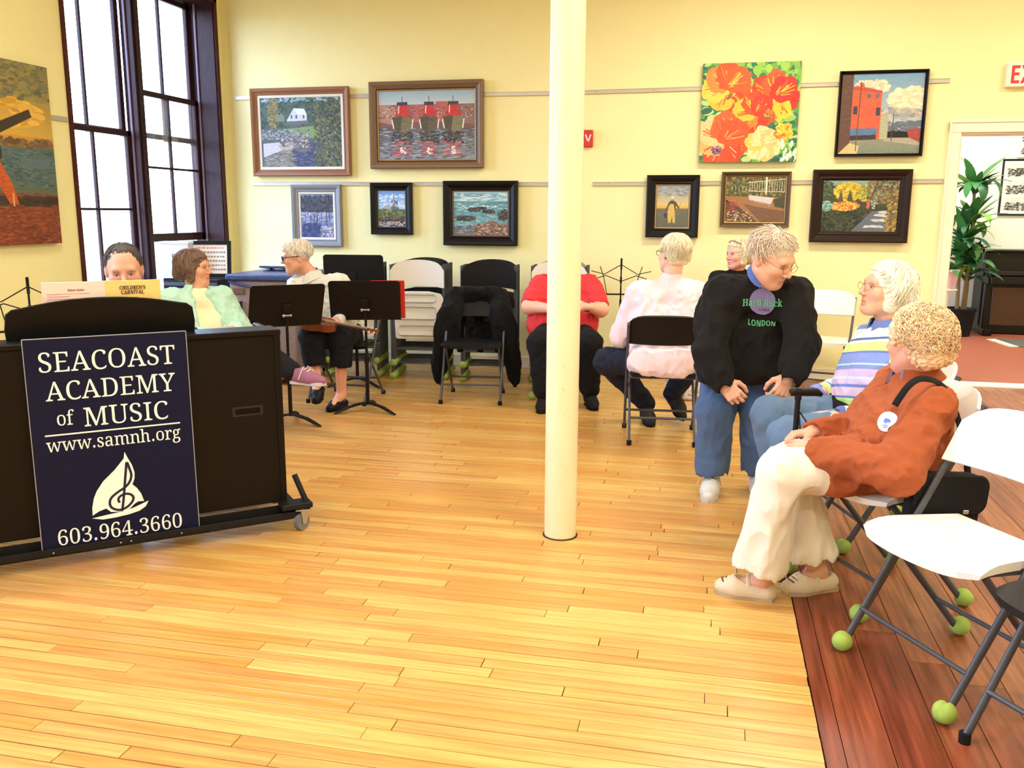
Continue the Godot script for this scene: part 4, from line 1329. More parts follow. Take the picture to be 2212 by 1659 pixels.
func art_street() -> Art:
	var a := Art.new(300, 300, 7)
	a.grad(0, 0.7, [120, 160, 190], [186, 190, 184], 0.03)
	a.blob(0.38, 0.16, 0.2, 0.08, 120, 0.07, [[236, 220, 184], [214, 200, 176]])
	a.blob(0.85, 0.34, 0.26, 0.16, 260, 0.08, [[240, 220, 178], [222, 204, 170], [246, 230, 196]])
	a.blob(0.7, 0.5, 0.3, 0.06, 120, 0.08, [[190, 180, 164], [150, 156, 160]])
	a.dabs(0.5, 0.6, 1, 0.72, 120, 0.08, [[92, 106, 124], [112, 120, 132]], 0.3)
	a.grad(0.8, 1, [140, 142, 120], [120, 128, 112], 0.04)
	a.poly([[0.12, 0.2], [0.18, 0.14], [0.22, 0.15], [0.22, 0.11], [0.27, 0.11], [0.28, 0.16], [0.42, 0.19], [0.42, 0.22], [0.5, 0.22], [0.5, 0.82], [0.12, 0.82]], [206, 92, 62], 0.04)
	a.poly([[0.14, 0.15], [0.5, 0.21], [0.5, 0.24], [0.14, 0.19]], [180, 80, 58])
	a.poly([[0, 0], [0.14, 0], [0.14, 0.86], [0, 1]], [96, 66, 54], 0.04)
	for r in [[0.16, 0.4], [0.44, 0.42]]: a.poly([[r[0], r[1]], [r[0] + 0.05, r[1]], [r[0] + 0.05, r[1] + 0.1], [r[0], r[1] + 0.1]], [60, 54, 76])
	for r in [[0.32, 0.25], [0.42, 0.25]]: a.poly([[r[0], r[1]], [r[0] + 0.05, r[1]], [r[0] + 0.04, r[1] + 0.05], [r[0], r[1] + 0.05]], [110, 96, 120])
	a.poly([[0.14, 0.68], [0.48, 0.68], [0.46, 0.76], [0.14, 0.77]], [84, 118, 160], 0.06)
	a.poly([[0.14, 0.77], [0.46, 0.76], [0.46, 0.82], [0.14, 0.83]], [60, 44, 44], 0.05)
	a.poly([[0.5, 0.5], [0.58, 0.5], [0.6, 0.56], [0.6, 0.82], [0.5, 0.82]], [170, 170, 140], 0.05)
	a.poly([[0.83, 0.7], [0.96, 0.68], [1, 0.72], [1, 0.86], [0.86, 0.8]], [160, 66, 62], 0.05)
	a.poly([[0.6, 0.8], [0.86, 0.8], [1, 0.86], [1, 0.9], [0.55, 0.84]], [170, 160, 140], 0.04)
	a.poly([[0, 1], [0.14, 0.86], [0.26, 0.9], [0.24, 1]], [206, 186, 130], 0.04)
	a.line([0.24, 0.1], [0.22, 0.96], 0.012, [90, 66, 46])
	a.line([0.66, 0.5], [0.65, 0.84], 0.01, [80, 76, 70])
	a.line([0.66, 0.52], [0.72, 0.52], 0.008, [80, 76, 70])
	a.line([0.08, 0.0], [0.25, 0.14], 0.005, [60, 60, 60])
	return a

func art_figure() -> Art:
	var a := Art.new(160, 200, 8)
	a.grad(0, 0.5, [140, 150, 164], [214, 196, 130], 0.03)
	a.grad(0.44, 0.56, [226, 196, 112], [200, 160, 90], 0.03)
	a.grad(0.55, 1, [110, 104, 88], [96, 98, 88], 0.04)
	a.dabs(0, 0.03, 1, 0.25, 60, 0.12, [[170, 172, 176], [120, 132, 150]], 0.3)
	a.line([0, 0.56], [1, 0.56], 0.02, [150, 110, 60])
	a.poly([[0.4, 0.38], [0.5, 0.34], [0.62, 0.4], [0.6, 0.6], [0.4, 0.62]], [84, 74, 70], 0.05)
	a.poly([[0.42, 0.44], [0.54, 0.44], [0.58, 0.62], [0.6, 0.9], [0.52, 0.9], [0.5, 0.72], [0.46, 0.9], [0.38, 0.9], [0.34, 0.66]], [206, 176, 92], 0.05)
	a.ell(0.5, 0.31, 0.05, 0.05, [190, 150, 120])
	a.ell(0.5, 0.28, 0.06, 0.03, [220, 214, 206])
	a.line([0.4, 0.42], [0.3, 0.62], 0.04, [84, 74, 70])
	a.line([0.6, 0.42], [0.7, 0.54], 0.04, [84, 74, 70])
	a.line([0.7, 0.54], [0.76, 0.4], 0.012, [90, 70, 50])
	a.poly([[0.24, 0.66], [0.36, 0.66], [0.34, 0.78], [0.25, 0.78]], [60, 62, 78])
	return a

func art_bench() -> Art:
	var a := Art.new(260, 210, 9)
	a.grad(0, 0.5, [96, 96, 54], [80, 76, 46], 0.06)
	a.dabs(0, 0, 1, 0.42, 420, 0.04, [[120, 110, 62], [84, 92, 56], [60, 66, 44], [146, 130, 76]], 1.0)
	for i in 15: a.line([0.4 + i * 0.042, 0.1], [0.4 + i * 0.042, 0.32], 0.011, [220, 208, 184])
	a.line([0.38, 0.12], [1, 0.04], 0.014, [226, 216, 196])
	a.line([0.38, 0.31], [1, 0.33], 0.014, [214, 202, 178])
	a.line([0.68, 0.0], [0.68, 0.36], 0.03, [230, 220, 200])
	for i in 5: a.line([0.1 + i * 0.06, 0.2], [0.1 + i * 0.06, 0.3], 0.01, [206, 196, 170])
	a.poly([[0, 0.42], [1, 0.46], [1, 1], [0.55, 1], [0, 0.5]], [160, 112, 70], 0.05)
	a.poly([[0.3, 0.6], [0.7, 0.7], [1, 0.75], [1, 1], [0.6, 1]], [116, 84, 60], 0.05)
	a.poly([[0.38, 0.4], [0.82, 0.46], [0.76, 0.62], [0.4, 0.52]], [206, 198, 196], 0.04)
	a.poly([[0.4, 0.5], [0.76, 0.6], [0.75, 0.68], [0.7, 0.6], [0.56, 0.6], [0.52, 0.54], [0.42, 0.54]], [150, 140, 140], 0.04)
	a.poly([[0.8, 0.5], [1, 0.42], [1, 0.7], [0.84, 0.66]], [70, 70, 46], 0.05)
	a.poly([[0, 0.55], [0.2, 0.64], [0.55, 1], [0, 1]], [84, 70, 44], 0.05)
	a.dabs(0.0, 0.56, 0.2, 0.8, 120, 0.025, [[170, 50, 60], [196, 70, 80], [80, 90, 50]])
	a.blob(0.18, 0.92, 0.3, 0.16, 260, 0.026, [[226, 170, 150], [206, 120, 110], [96, 110, 60], [60, 70, 44], [236, 200, 170]])
	return a

func art_garden() -> Art:
	var a := Art.new(320, 240, 10)
	a.grad(0, 0.12, [140, 160, 160], [120, 140, 120], 0.04)
	a.grad(0.1, 1, [70, 76, 44], [44, 50, 40], 0.06)
	a.blob(0.34, 0.22, 0.2, 0.18, 420, 0.04, [[214, 178, 50], [232, 196, 70], [190, 150, 40], [160, 140, 50]])
	a.blob(0.58, 0.24, 0.12, 0.16, 220, 0.04, [[206, 176, 60], [170, 160, 60], [130, 140, 60]])
	a.blob(0.06, 0.16, 0.08, 0.16, 130, 0.04, [[60, 84, 60], [84, 110, 72], [44, 60, 50]])
	a.poly([[0.2, 0.42], [0.24, 0.16], [0.28, 0.42]], [92, 76, 60], 0.06)
	a.poly([[0.32, 0.42], [0.36, 0.16], [0.41, 0.42]], [70, 78, 52], 0.06)
	a.blob(0.3, 0.5, 0.2, 0.09, 320, 0.03, [[226, 130, 50], [236, 170, 60], [206, 96, 50], [214, 190, 90]])
	a.blob(0.06, 0.5, 0.08, 0.1, 160, 0.03, [[120, 170, 170], [150, 190, 180], [84, 130, 120]])
	a.dabs(0, 0.62, 0.66, 1, 420, 0.04, [[40, 46, 36], [56, 66, 44], [30, 34, 36], [76, 84, 50]], 0.8)
	a.poly([[0.66, 0.6], [0.9, 0.58], [1, 0.6], [0.92, 1], [0.4, 1]], [96, 104, 116], 0.05)
	for r in [[0.8, 0.68, 0.12], [0.78, 0.78, 0.16], [0.72, 0.9, 0.22], [0.83, 0.62, 0.08]]:
		a.dabs(r[0] - r[2] * 0.6, r[1] - 0.02, r[0] + r[2] * 0.4, r[1] + 0.02, 40, 0.07, [[206, 204, 200], [186, 190, 196]], 0.2)
	a.dabs(0.6, 0.0, 1, 0.45, 320, 0.04, [[110, 120, 70], [84, 66, 60], [140, 100, 90], [76, 92, 60], [150, 150, 100]], 1.1)
	a.dabs(0.86, 0.2, 1, 1, 240, 0.04, [[120, 92, 66], [150, 130, 60], [96, 80, 60], [176, 150, 60]], 1.0)
	a.line([0.72, 0.0], [0.64, 0.36], 0.014, [70, 66, 50])
	a.blob(0.61, 0.46, 0.02, 0.09, 50, 0.02, [[200, 70, 70], [220, 110, 100]])
	a.blob(0.68, 0.46, 0.02, 0.1, 50, 0.02, [[220, 210, 200], [70, 70, 84]])
	return a

func art_plane() -> Art:   # large canvas on the left wall; only its right part is in view
	var a := Art.new(420, 400, 11)
	a.grad(0, 0.42, [128, 118, 74], [214, 170, 66], 0.02)
	a.grad(0.4, 0.46, [206, 150, 60], [150, 116, 70], 0.03)
	a.grad(0.46, 0.72, [80, 104, 104], [92, 100, 80], 0.03)
	a.grad(0.72, 1, [140, 66, 34], [110, 46, 26], 0.04)
	a.blob(0.62, 0.28, 0.3, 0.08, 200, 0.1, [[214, 166, 60], [226, 180, 74], [196, 150, 60]], 0.3)
	a.dabs(0, 0, 1, 0.2, 500, 0.05, [[120, 116, 84], [150, 136, 80], [104, 104, 84]], 0.35)
	a.dabs(0.4, 0.42, 1, 0.46, 90, 0.05, [[104, 84, 56], [130, 100, 60]], 0.5)
	a.dabs(0, 0.48, 1, 0.68, 800, 0.045, [[70, 100, 104], [96, 120, 116], [60, 84, 88]], 0.2)
	a.poly([[0.72, 0.52], [0.96, 0.52], [0.96, 0.57], [0.72, 0.56]], [92, 110, 120])
	a.dabs(0, 0.72, 1, 1, 1500, 0.045, [[140, 66, 34], [124, 56, 30], [156, 78, 40], [112, 48, 26]], 0.2)
	a.dabs(0.5, 0.74, 1, 0.78, 60, 0.08, [[60, 44, 34]], 0.3)
	# propeller blades and hub, a figure below
	a.poly([[0.46, 0.38], [0.82, 0.25], [0.84, 0.29], [0.5, 0.43]], [58, 46, 38], 0.03)
	a.poly([[0.40, 0.42], [0.12, 0.3], [0.1, 0.34], [0.4, 0.47]], [58, 46, 38], 0.03)
	a.ell(0.46, 0.5, 0.12, 0.1, [44, 38, 38], 0.04, 0.08)
	a.poly([[0.4, 0.54], [0.56, 0.54], [0.64, 0.66], [0.68, 0.78], [0.62, 0.79], [0.56, 0.7], [0.5, 0.64], [0.46, 0.8], [0.4, 0.8]], [190, 84, 34], 0.06)
	a.poly([[0.6, 0.77], [0.72, 0.78], [0.72, 0.8], [0.6, 0.8]], [110, 60, 30])
	a.line([0.64, 0.72], [0.64, 0.78], 0.014, [214, 160, 90])
	return a

func art_text_sheet() -> Art:
	var a := Art.new(120, 100, 12)
	a.grad(0, 1, [244, 236, 222], [244, 236, 222], 0.008)
	for i in 6:
		var x := 0.16
		while x < 0.9:
			var l := a.rng.randf_range(0.03, 0.07)
			a.poly([[x, 0.1 + i * 0.145], [x + l, 0.1 + i * 0.145], [x + l, 0.155 + i * 0.145], [x, 0.155 + i * 0.145]], [206, 130, 124] if i == 0 else [150, 140, 136], 0.06)
			x += l + 0.02
	return a

func art_photos() -> Art:
	var a := Art.new(240, 260, 13)
	a.grad(0, 1, [228, 228, 228], [222, 222, 222], 0.01)
	for j in 3:
		for i in 2:
			var x := 0.06 + i * 0.47
			var y := 0.05 + j * 0.32
			a.poly([[x, y], [x + 0.41, y], [x + 0.41, y + 0.27], [x, y + 0.27]], [200, 200, 200], 0.05)
			a.dabs(x, y + 0.1, x + 0.38, y + 0.25, 200, 0.03, [[60, 60, 60], [110, 110, 110], [170, 170, 170], [36, 36, 36]], 1.0, 0.05)
	return a

func paint_mat(a: Art, called: String) -> StandardMaterial3D:
	var m := M(called, Color.WHITE, 0.55)
	m.albedo_texture = a.tex()
	return m

# moulding ring round a rectangle; prof: [inset, height] from the wall outwards
func moulding(b: MB, w: float, h: float, prof: Array) -> void:
	var q := [Vector2(-1, -1), Vector2(1, -1), Vector2(1, 1), Vector2(-1, 1)]
	for i in prof.size() - 1:
		for s in 4:
			var c0: Vector2 = q[s]
			var c1: Vector2 = q[(s + 1) % 4]
			var p := func(c: Vector2, k: Array) -> Vector3: return Vector3(c.x * (w / 2 - k[0]), c.y * (h / 2 - k[0]), k[1])
			var out := (c0 + c1) * 0.5
			var di: float = prof[i + 1][0] - prof[i][0]
			var dz: float = prof[i + 1][1] - prof[i][1]
			var nn := Vector3(out.x * dz, out.y * dz, di)
			if nn.length() < 1e-6: continue
			b.quad(p.call(c0, prof[i]), p.call(c1, prof[i]), p.call(c1, prof[i + 1]), p.call(c0, prof[i + 1]), nn.normalized())

func picture(label: String, x0: float, x1: float, y0: float, y1: float, style: Dictionary, a: Art) -> Node3D:
	var w := x1 - x0
	var h := y1 - y0
	var t := thing("painting", label, "painting", Vector3((x0 + x1) / 2, (y0 + y1) / 2, WZ + 0.019))
	picture_parts(t, w, h, style, a)
	return t

func picture_parts(t: Node3D, w: float, h: float, style: Dictionary, a: Art) -> void:
	var fw: float = style.get("width", 0.0)
	var d: float = style.get("depth", 0.03)
	if fw > 0.0:
		var b := MB.new()
		moulding(b, w, h, style.get("prof", [[0.0, 0.0], [0.0, d * 0.85], [fw * 0.12, d], [fw * 0.4, d * 0.92], [fw * 0.75, d * 0.55], [fw * 0.86, d * 0.62], [fw, d * 0.5], [fw, 0.004]]))
		b.quad(Vector3(-w / 2, -h / 2, 0), Vector3(w / 2, -h / 2, 0), Vector3(w / 2, h / 2, 0), Vector3(-w / 2, h / 2, 0), Vector3(0, 0, -1))
		part(t, "frame", b.mesh(), style.mat)
	var li: float = style.get("liner", 0.0)
	if li > 0.0:
		var b := MB.new()
		moulding(b, w - fw * 2 + 0.004, h - fw * 2 + 0.004, [[0.0, 0.004], [0.0, d * 0.42], [li, d * 0.34], [li, 0.004]])
		part(t, "liner", b.mesh(), style.liner_mat)
	if style.has("bead"):
		var b := MB.new()
		var ww := w - fw * 2 + 0.012
		var hh := h - fw * 2 + 0.012
		var step := 0.014
		for s in [-1.0, 1.0]:
			for i in int(ww / step): b.ball(Vector3(-ww / 2 + (i + 0.5) * step, s * hh / 2, d * 0.6), Vector3(0.0055, 0.0055, 0.0055), 5, 4)
			for i in int(hh / step): b.ball(Vector3(s * ww / 2, -hh / 2 + (i + 0.5) * step, d * 0.6), Vector3(0.0055, 0.0055, 0.0055), 5, 4)
		part(t, "beading", b.mesh(), style.bead)
	var iw := w - (fw + li) * 2
	var ih := h - (fw + li) * 2
	var b2 := MB.new()
	var z := d if fw == 0.0 else d * 0.3
	b2.quv(Vector3(-iw / 2, ih / 2, z), Vector3(iw / 2, ih / 2, z), Vector3(iw / 2, -ih / 2, z), Vector3(-iw / 2, -ih / 2, z), Vector3(0, 0, 1))
	if fw == 0.0:
		for e in [[Vector3(-iw / 2, ih / 2, 0), Vector3(-iw / 2, -ih / 2, 0), Vector3(-1, 0, 0)], [Vector3(iw / 2, ih / 2, 0), Vector3(iw / 2, -ih / 2, 0), Vector3(1, 0, 0)], [Vector3(-iw / 2, ih / 2, 0), Vector3(iw / 2, ih / 2, 0), Vector3(0, 1, 0)], [Vector3(-iw / 2, -ih / 2, 0), Vector3(iw / 2, -ih / 2, 0), Vector3(0, -1, 0)]]:
			b2.quad(e[0], e[1], e[1] + Vector3(0, 0, z), e[0] + Vector3(0, 0, z), e[2])
	part(t, "canvas", b2.mesh(), paint_mat(a, "paint_%s" % t.name))

func build_pictures() -> void:
	var rail := M("picture_rail_metal", col(196, 186, 170), 0.35, 0.35)
	for r in [["metal picture rail high on the wall behind the tugboat painting", -4.494, -1.30, 2.484, 2.458], ["metal picture rail high on the wall behind the flower canvas", -1.2, 1.792, 2.460, 2.484], ["lower metal picture rail over the seascape and folded chairs", -4.35, -1.40, 1.689, 1.681], ["lower metal picture rail behind the bench and garden paintings", -1.062, 1.812, 1.680, 1.699]]:
		var a := Vector3(r[1], r[3], WZ + 0.006)
		var e := Vector3(r[2], r[4], WZ + 0.006)
		var b := MB.new()
		var bas := Basis(Vector3.BACK, atan2(e.y - a.y, e.x - a.x))
		b.box((a + e) / 2, Vector3(a.distance_to(e), 0.036, 0.010), bas, 0.002)
		b.box((a + e) / 2 + Vector3(0, 0.014, 0.006), Vector3(a.distance_to(e), 0.007, 0.006), bas, 0.001)
		b.box((a + e) / 2 + Vector3(0, -0.014, 0.006), Vector3(a.distance_to(e), 0.007, 0.006), bas, 0.001)
		var o := thing("picture_rail", r[0], "picture rail")
		part(o, "rail", b.mesh(), rail)
		for k in 6:
			b = MB.new()
			b.ball(a.lerp(e, (k + 0.3) / 6.0) + Vector3(0, 0, 0.006), Vector3(0.004, 0.004, 0.003), 6, 4)
			part(o, "screw", b.mesh(), M("rail_screw", col(110, 104, 96), 0.4, 0.6))
	var o := thing("picture_rail", "metal picture rail on the left wall by the window", "picture rail")
	part(o, "rail", boxmesh(Vector3(WX + 0.006, 2.072, -4.6), Vector3(0.012, 0.036, 2.44), 0.002), rail)
	var black := MT("frame_black", col(30, 24, 22), 0.4, 37, 0.2, 0.25, Vector3(6, 6, 6))
	var brown := MT("frame_dark_brown", col(54, 34, 24), 0.42, 37, 0.1, 0.35, Vector3(3, 12, 3))
	var oak := MT("frame_oak", col(170, 112, 70), 0.5, 37, 0.06, 0.3, Vector3(3, 14, 3))
	var bronze := MT("frame_bronze", col(150, 114, 78), 0.42, 37, 0.1, 0.35, Vector3(8, 8, 8))
	var silver := MT("frame_silver", col(150, 148, 150), 0.4, 37, 0.1, 0.25, Vector3(6, 6, 6))
	var olive := MT("frame_olive_wood", col(110, 82, 46), 0.5, 37, 0.1, 0.35, Vector3(6, 6, 6))
	var linen := M("liner_linen", col(226, 216, 196), 0.8)
	var gold := M("liner_gold", col(176, 138, 84), 0.4, 0.3)
	picture("framed painting of a white house above a rocky river", -4.31, -3.324, 1.757, 2.558, {"width": 0.062, "depth": 0.05, "mat": oak, "liner": 0.026, "liner_mat": linen}, art_river())
	picture("framed painting of three red tugboats in a harbour", -3.124, -2.048, 1.82, 2.588, {"width": 0.072, "depth": 0.05, "mat": bronze, "liner": 0.012, "liner_mat": gold, "bead": brown}, art_tugs())
	picture("small silver framed painting of bare trees over blue water", -3.937, -3.432, 1.101, 1.679, {"width": 0.068, "depth": 0.04, "mat": silver, "liner": 0.02, "liner_mat": linen}, art_winter())
	picture("small black framed painting of a church steeple", -3.137, -2.73, 1.221, 1.693, {"width": 0.068, "depth": 0.04, "mat": black, "liner": 0.006, "liner_mat": silver}, art_church())
	picture("black framed painting of a rocky sea shore", -2.428, -1.73, 1.130, 1.709, {"width": 0.085, "depth": 0.05, "mat": black, "liner": 0.012, "liner_mat": bronze}, art_sea())
	picture("unframed square canvas of large orange and yellow flowers", -0.146, 0.646, 1.858, 2.659, {"depth": 0.04}, art_flowers())
	picture("thin black framed painting of a red brick corner building", 0.95, 1.627, 1.894, 2.570, {"width": 0.024, "depth": 0.045, "mat": black}, art_street())
	picture("small black framed painting of a figure in yellow with a bucket", -0.582, -0.130, 1.222, 1.753, {"width": 0.078, "depth": 0.045, "mat": black, "liner": 0.012, "liner_mat": gold}, art_figure())
	picture("brown framed painting of a white bench in a flower garden", 0.051, 0.622, 1.316, 1.778, {"width": 0.036, "depth": 0.04, "mat": olive, "liner": 0.008, "liner_mat": gold}, art_bench())
	picture("dark brown framed painting of a garden path with autumn trees", 0.794, 1.569, 1.196, 1.792, {"width": 0.078, "depth": 0.05, "mat": brown, "liner": 0.012, "liner_mat": brown}, art_garden())
	var t := thing("painting", "large unframed canvas with a propeller over a red shore on the left wall", "painting", Vector3(WX + 0.016, 1.797, -5.02), PI / 2)
	picture_parts(t, 1.16, 1.195, {"depth": 0.035}, art_plane())

# ---------- small fittings ----------
func build_fittings() -> void:
	var t := thing("exit_sign", "white exit sign with red letters above the doorway", "sign", Vector3(2.37, 2.51, WZ))
	part(t, "housing", boxmesh(Vector3(0, 0, 0.03), Vector3(0.355, 0.185, 0.06), 0.006), M("exit_white", col(240, 232, 212), 0.5))
	letters(t, "EXIT", "Droid Sans", 0.29, 0.135, Transform3D(Basis(), Vector3(0, 0, 0.0605)), M("exit_red", col(222, 40, 40), 0.5), "lettering", true)
	t = thing("fire_alarm", "small red fire alarm box on the wall beside the column", "fire alarm", Vector3(-1.115, 2.068, WZ))
	part(t, "housing", boxmesh(Vector3(0, 0, 0.022), Vector3(0.10, 0.145, 0.044), 0.006), M("alarm_red", col(200, 40, 40), 0.4))
	var b := MB.new()
	b.box(Vector3(0.0, 0.0, 0.046), Vector3(0.012, 0.07, 0.006), Basis(Vector3.BACK, 0.35), 0.001)
	b.box(Vector3(0.022, 0.0, 0.046), Vector3(0.012, 0.07, 0.006), Basis(Vector3.BACK, -0.35), 0.001)
	part(t, "white_mark", b.mesh(), M("alarm_white", col(236, 222, 214), 0.5))
	# low table by the window with the stereo, file box and framed notice
	t = thing("side_table", "dark low table under the window corner", "table", Vector3(-4.28, 0, -7.0))
	var dk := M("table_dark", col(40, 32, 34), 0.5)
	part(t, "table_top", boxmesh(Vector3(0, 0.76, 0), Vector3(0.56, 0.03, 0.75), 0.004), dk)
	for sx in [-1.0, 1.0]:
		for sz in [-1.0, 1.0]:
			part(t, "leg", boxmesh(Vector3(sx * 0.25, 0.372, sz * 0.34), Vector3(0.04, 0.745, 0.04), 0.004), dk)
	t = thing("stereo", "black stereo under the white file box and framed notice", "stereo", Vector3(-4.28, 0.776, -6.95))
	part(t, "body", boxmesh(Vector3(0, 0.045, 0), Vector3(0.52, 0.09, 0.36), 0.006), M("stereo_black", col(26, 25, 28), 0.4))
	part(t, "control_strip", boxmesh(Vector3(0, 0.045, 0.182), Vector3(0.5, 0.03, 0.006), 0.002), M("stereo_grey", col(70, 72, 80), 0.3))
	t = thing("file_box", "white cardboard file box with dark letters on the stereo", "box", Vector3(-4.43, 0.868, -6.83), 0.22)
	b = MB.new()
	b.box(Vector3(0, 0.145, 0), Vector3(0.24, 0.29, 0.12), Basis(), 0.003)
	part(t, "body", b.mesh(), MT("file_box_card", col(226, 226, 232), 0.8, 38, 0.1, 0.06, Vector3(5, 5, 5)))
	b = MB.new()
	b.box(Vector3(0, 0.298, 0), Vector3(0.25, 0.02, 0.13), Basis(), 0.003)
	part(t, "lid", b.mesh(), M("file_box_lid", col(238, 238, 246), 0.7))
	letters(t, "LE", "Droid Sans", 0.07, 0.04, Transform3D(Basis(Vector3.BACK, PI / 2), Vector3(0.0, 0.17, 0.061)), M("box_print", col(70, 70, 84), 0.8), "lettering", true)
	t = thing("framed_notice", "black framed notice with lines of print leaning behind the mint woman", "notice", Vector3(-4.215, 0.868, -6.97), 0.2)
	b = MB.new()
	var xf := Transform3D(Basis(Vector3.RIGHT, -0.12), Vector3(0, 0.155, 0))
	moulding(b, 0.385, 0.31, [[0.0, 0.0], [0.0, 0.02], [0.03, 0.02], [0.032, 0.006]])
	b.quad(Vector3(-0.19, -0.15, 0), Vector3(0.19, -0.15, 0), Vector3(0.19, 0.15, 0), Vector3(-0.19, 0.15, 0), Vector3(0, 0, -1))
	part(t, "frame", b.mesh(), M("notice_frame", col(26, 24, 26), 0.4), xf)
	b = MB.new()
	b.quv(Vector3(-0.165, 0.126, 0.008), Vector3(0.165, 0.126, 0.008), Vector3(0.165, -0.126, 0.008), Vector3(-0.165, -0.126, 0.008), Vector3(0, 0, 1))
	part(t, "sheet", b.mesh(), paint_mat(art_text_sheet(), "notice_print"), xf)
	t = thing("storage_case", "large grey storage case under a blue padded cover by the window", "case", Vector3(-3.62, 0, -7.1), 0.06)
	var cs := MT("case_grey", col(150, 132, 130), 0.7, 38, 0.05, 0.12, Vector3(2, 2, 2))
	part(t, "body", boxmesh(Vector3(0, 0.46, 0), Vector3(0.56, 0.82, 0.78), 0.01), cs)
	var blue := MT("cover_blue_vinyl", col(66, 84, 138), 0.35, 39, 0.02, 0.25, Vector3(3, 3, 3))
	part(t, "cover", boxmesh(Vector3(0, 0.895, 0), Vector3(0.61, 0.05, 0.84), 0.012), blue)
	b = MB.new()
	b.sheet(func(u: float, v: float) -> Vector3: return Vector3((u - 0.5) * 0.44, 0.925 + 0.012 * sin(u * 9.0) * (1 - v) + 0.03 * v, -0.3 + v * 0.24), 10, 4, 0.016, true)
	part(t, "cover_fold", b.mesh(), blue)
	b = MB.new()
	b.tube([Vector3(-0.28, 0.86, 0.40), Vector3(-0.1, 0.82, 0.405), Vector3(0.1, 0.79, 0.405), Vector3(0.28, 0.84, 0.40)], 0.012, 6)
	part(t, "strap", b.mesh(), blue)
	b = MB.new()
	b.box(Vector3(-0.20, 0.78, 0.395), Vector3(0.1, 0.05, 0.012), Basis(), 0.003)
	part(t, "tag_plate", b.mesh(), M("case_brown", col(104, 78, 58), 0.6))
	b = MB.new()
	b.tube([Vector3(-0.18, 0.70, 0.41), Vector3(-0.18, 0.58, 0.41)], 0.013, 8)
	part(t, "handle", b.mesh(), dk)
	for sx in [-1.0, 1.0]:
		for sz in [-1.0, 1.0]:
			b = MB.new()
			b.tube([Vector3(sx * 0.24 - 0.012, 0.028, sz * 0.33), Vector3(sx * 0.24 + 0.012, 0.028, sz * 0.33)], 0.027, 12)
			b.box(Vector3(sx * 0.24, 0.05, sz * 0.33), Vector3(0.04, 0.02, 0.04))
			part(t, "caster", b.mesh(), dk)
	# black jacket over the chair before the stacks
	jacket_on_chair()
	next_room()

func jacket_on_chair() -> void:
	var t := thing("jacket", "black jacket draped over the back of the black folding chair", "jacket", Vector3(-1.764, 0, -6.585), 0.13)
	var cloth := MT("black_jacket_cloth", col(22, 20, 21), 0.9, 40, 0.2, 0.3, Vector3(8, 8, 8))
	cloth.rim_enabled = true
	cloth.rim = 0.2
	var pr := []
	# shoulders over the chair's top edge, body behind, fronts falling at both sides
	pr.append(cap3(Vector3(-0.2, 0.80, -0.265), Vector3(0.2, 0.80, -0.265), 0.034, 0.034, 0.05))
	for s in [-1.0, 1.0]:
		# side panels that widen downwards, hanging in front of and beside the uprights
		pr.append(ell3(Vector3(s * 0.185, 0.70, -0.165), Vector3(0.085, 0.15, 0.042), 0.06, Basis(Vector3.RIGHT, -0.45)))
		pr.append(ell3(Vector3(s * 0.235, 0.50, -0.125), Vector3(0.10, 0.24, 0.05), 0.06, Basis(Vector3.BACK, s * 0.16)))
		pr.append(ell3(Vector3(s * 0.285, 0.30, -0.15), Vector3(0.065, 0.22, 0.05), 0.05, Basis(Vector3.BACK, s * 0.12)))
		pr.append(cap3(Vector3(s * 0.30, 0.26, -0.18), Vector3(s * 0.30, 0.07, -0.22), 0.04, 0.012, 0.04))
		pr.append(cap3(Vector3(s * 0.13, 0.78, -0.26), Vector3(s * 0.15, 0.34, -0.33), 0.034, 0.03, 0.09))
	pr.append(cap3(Vector3(-0.08, 0.815, -0.215), Vector3(0.08, 0.815, -0.215), 0.036, 0.036, 0.05))
	pr.append(cap3(Vector3(0, 0.76, -0.28), Vector3(0, 0.34, -0.34), 0.04, 0.034, 0.09))
	var g := sdf_arrays(pr, 0.012, 0.016, 11.0, 3, [], Vector3(1, 0.45, 1))
	part(t, "cloth", sdf_mesh([g]), cloth)

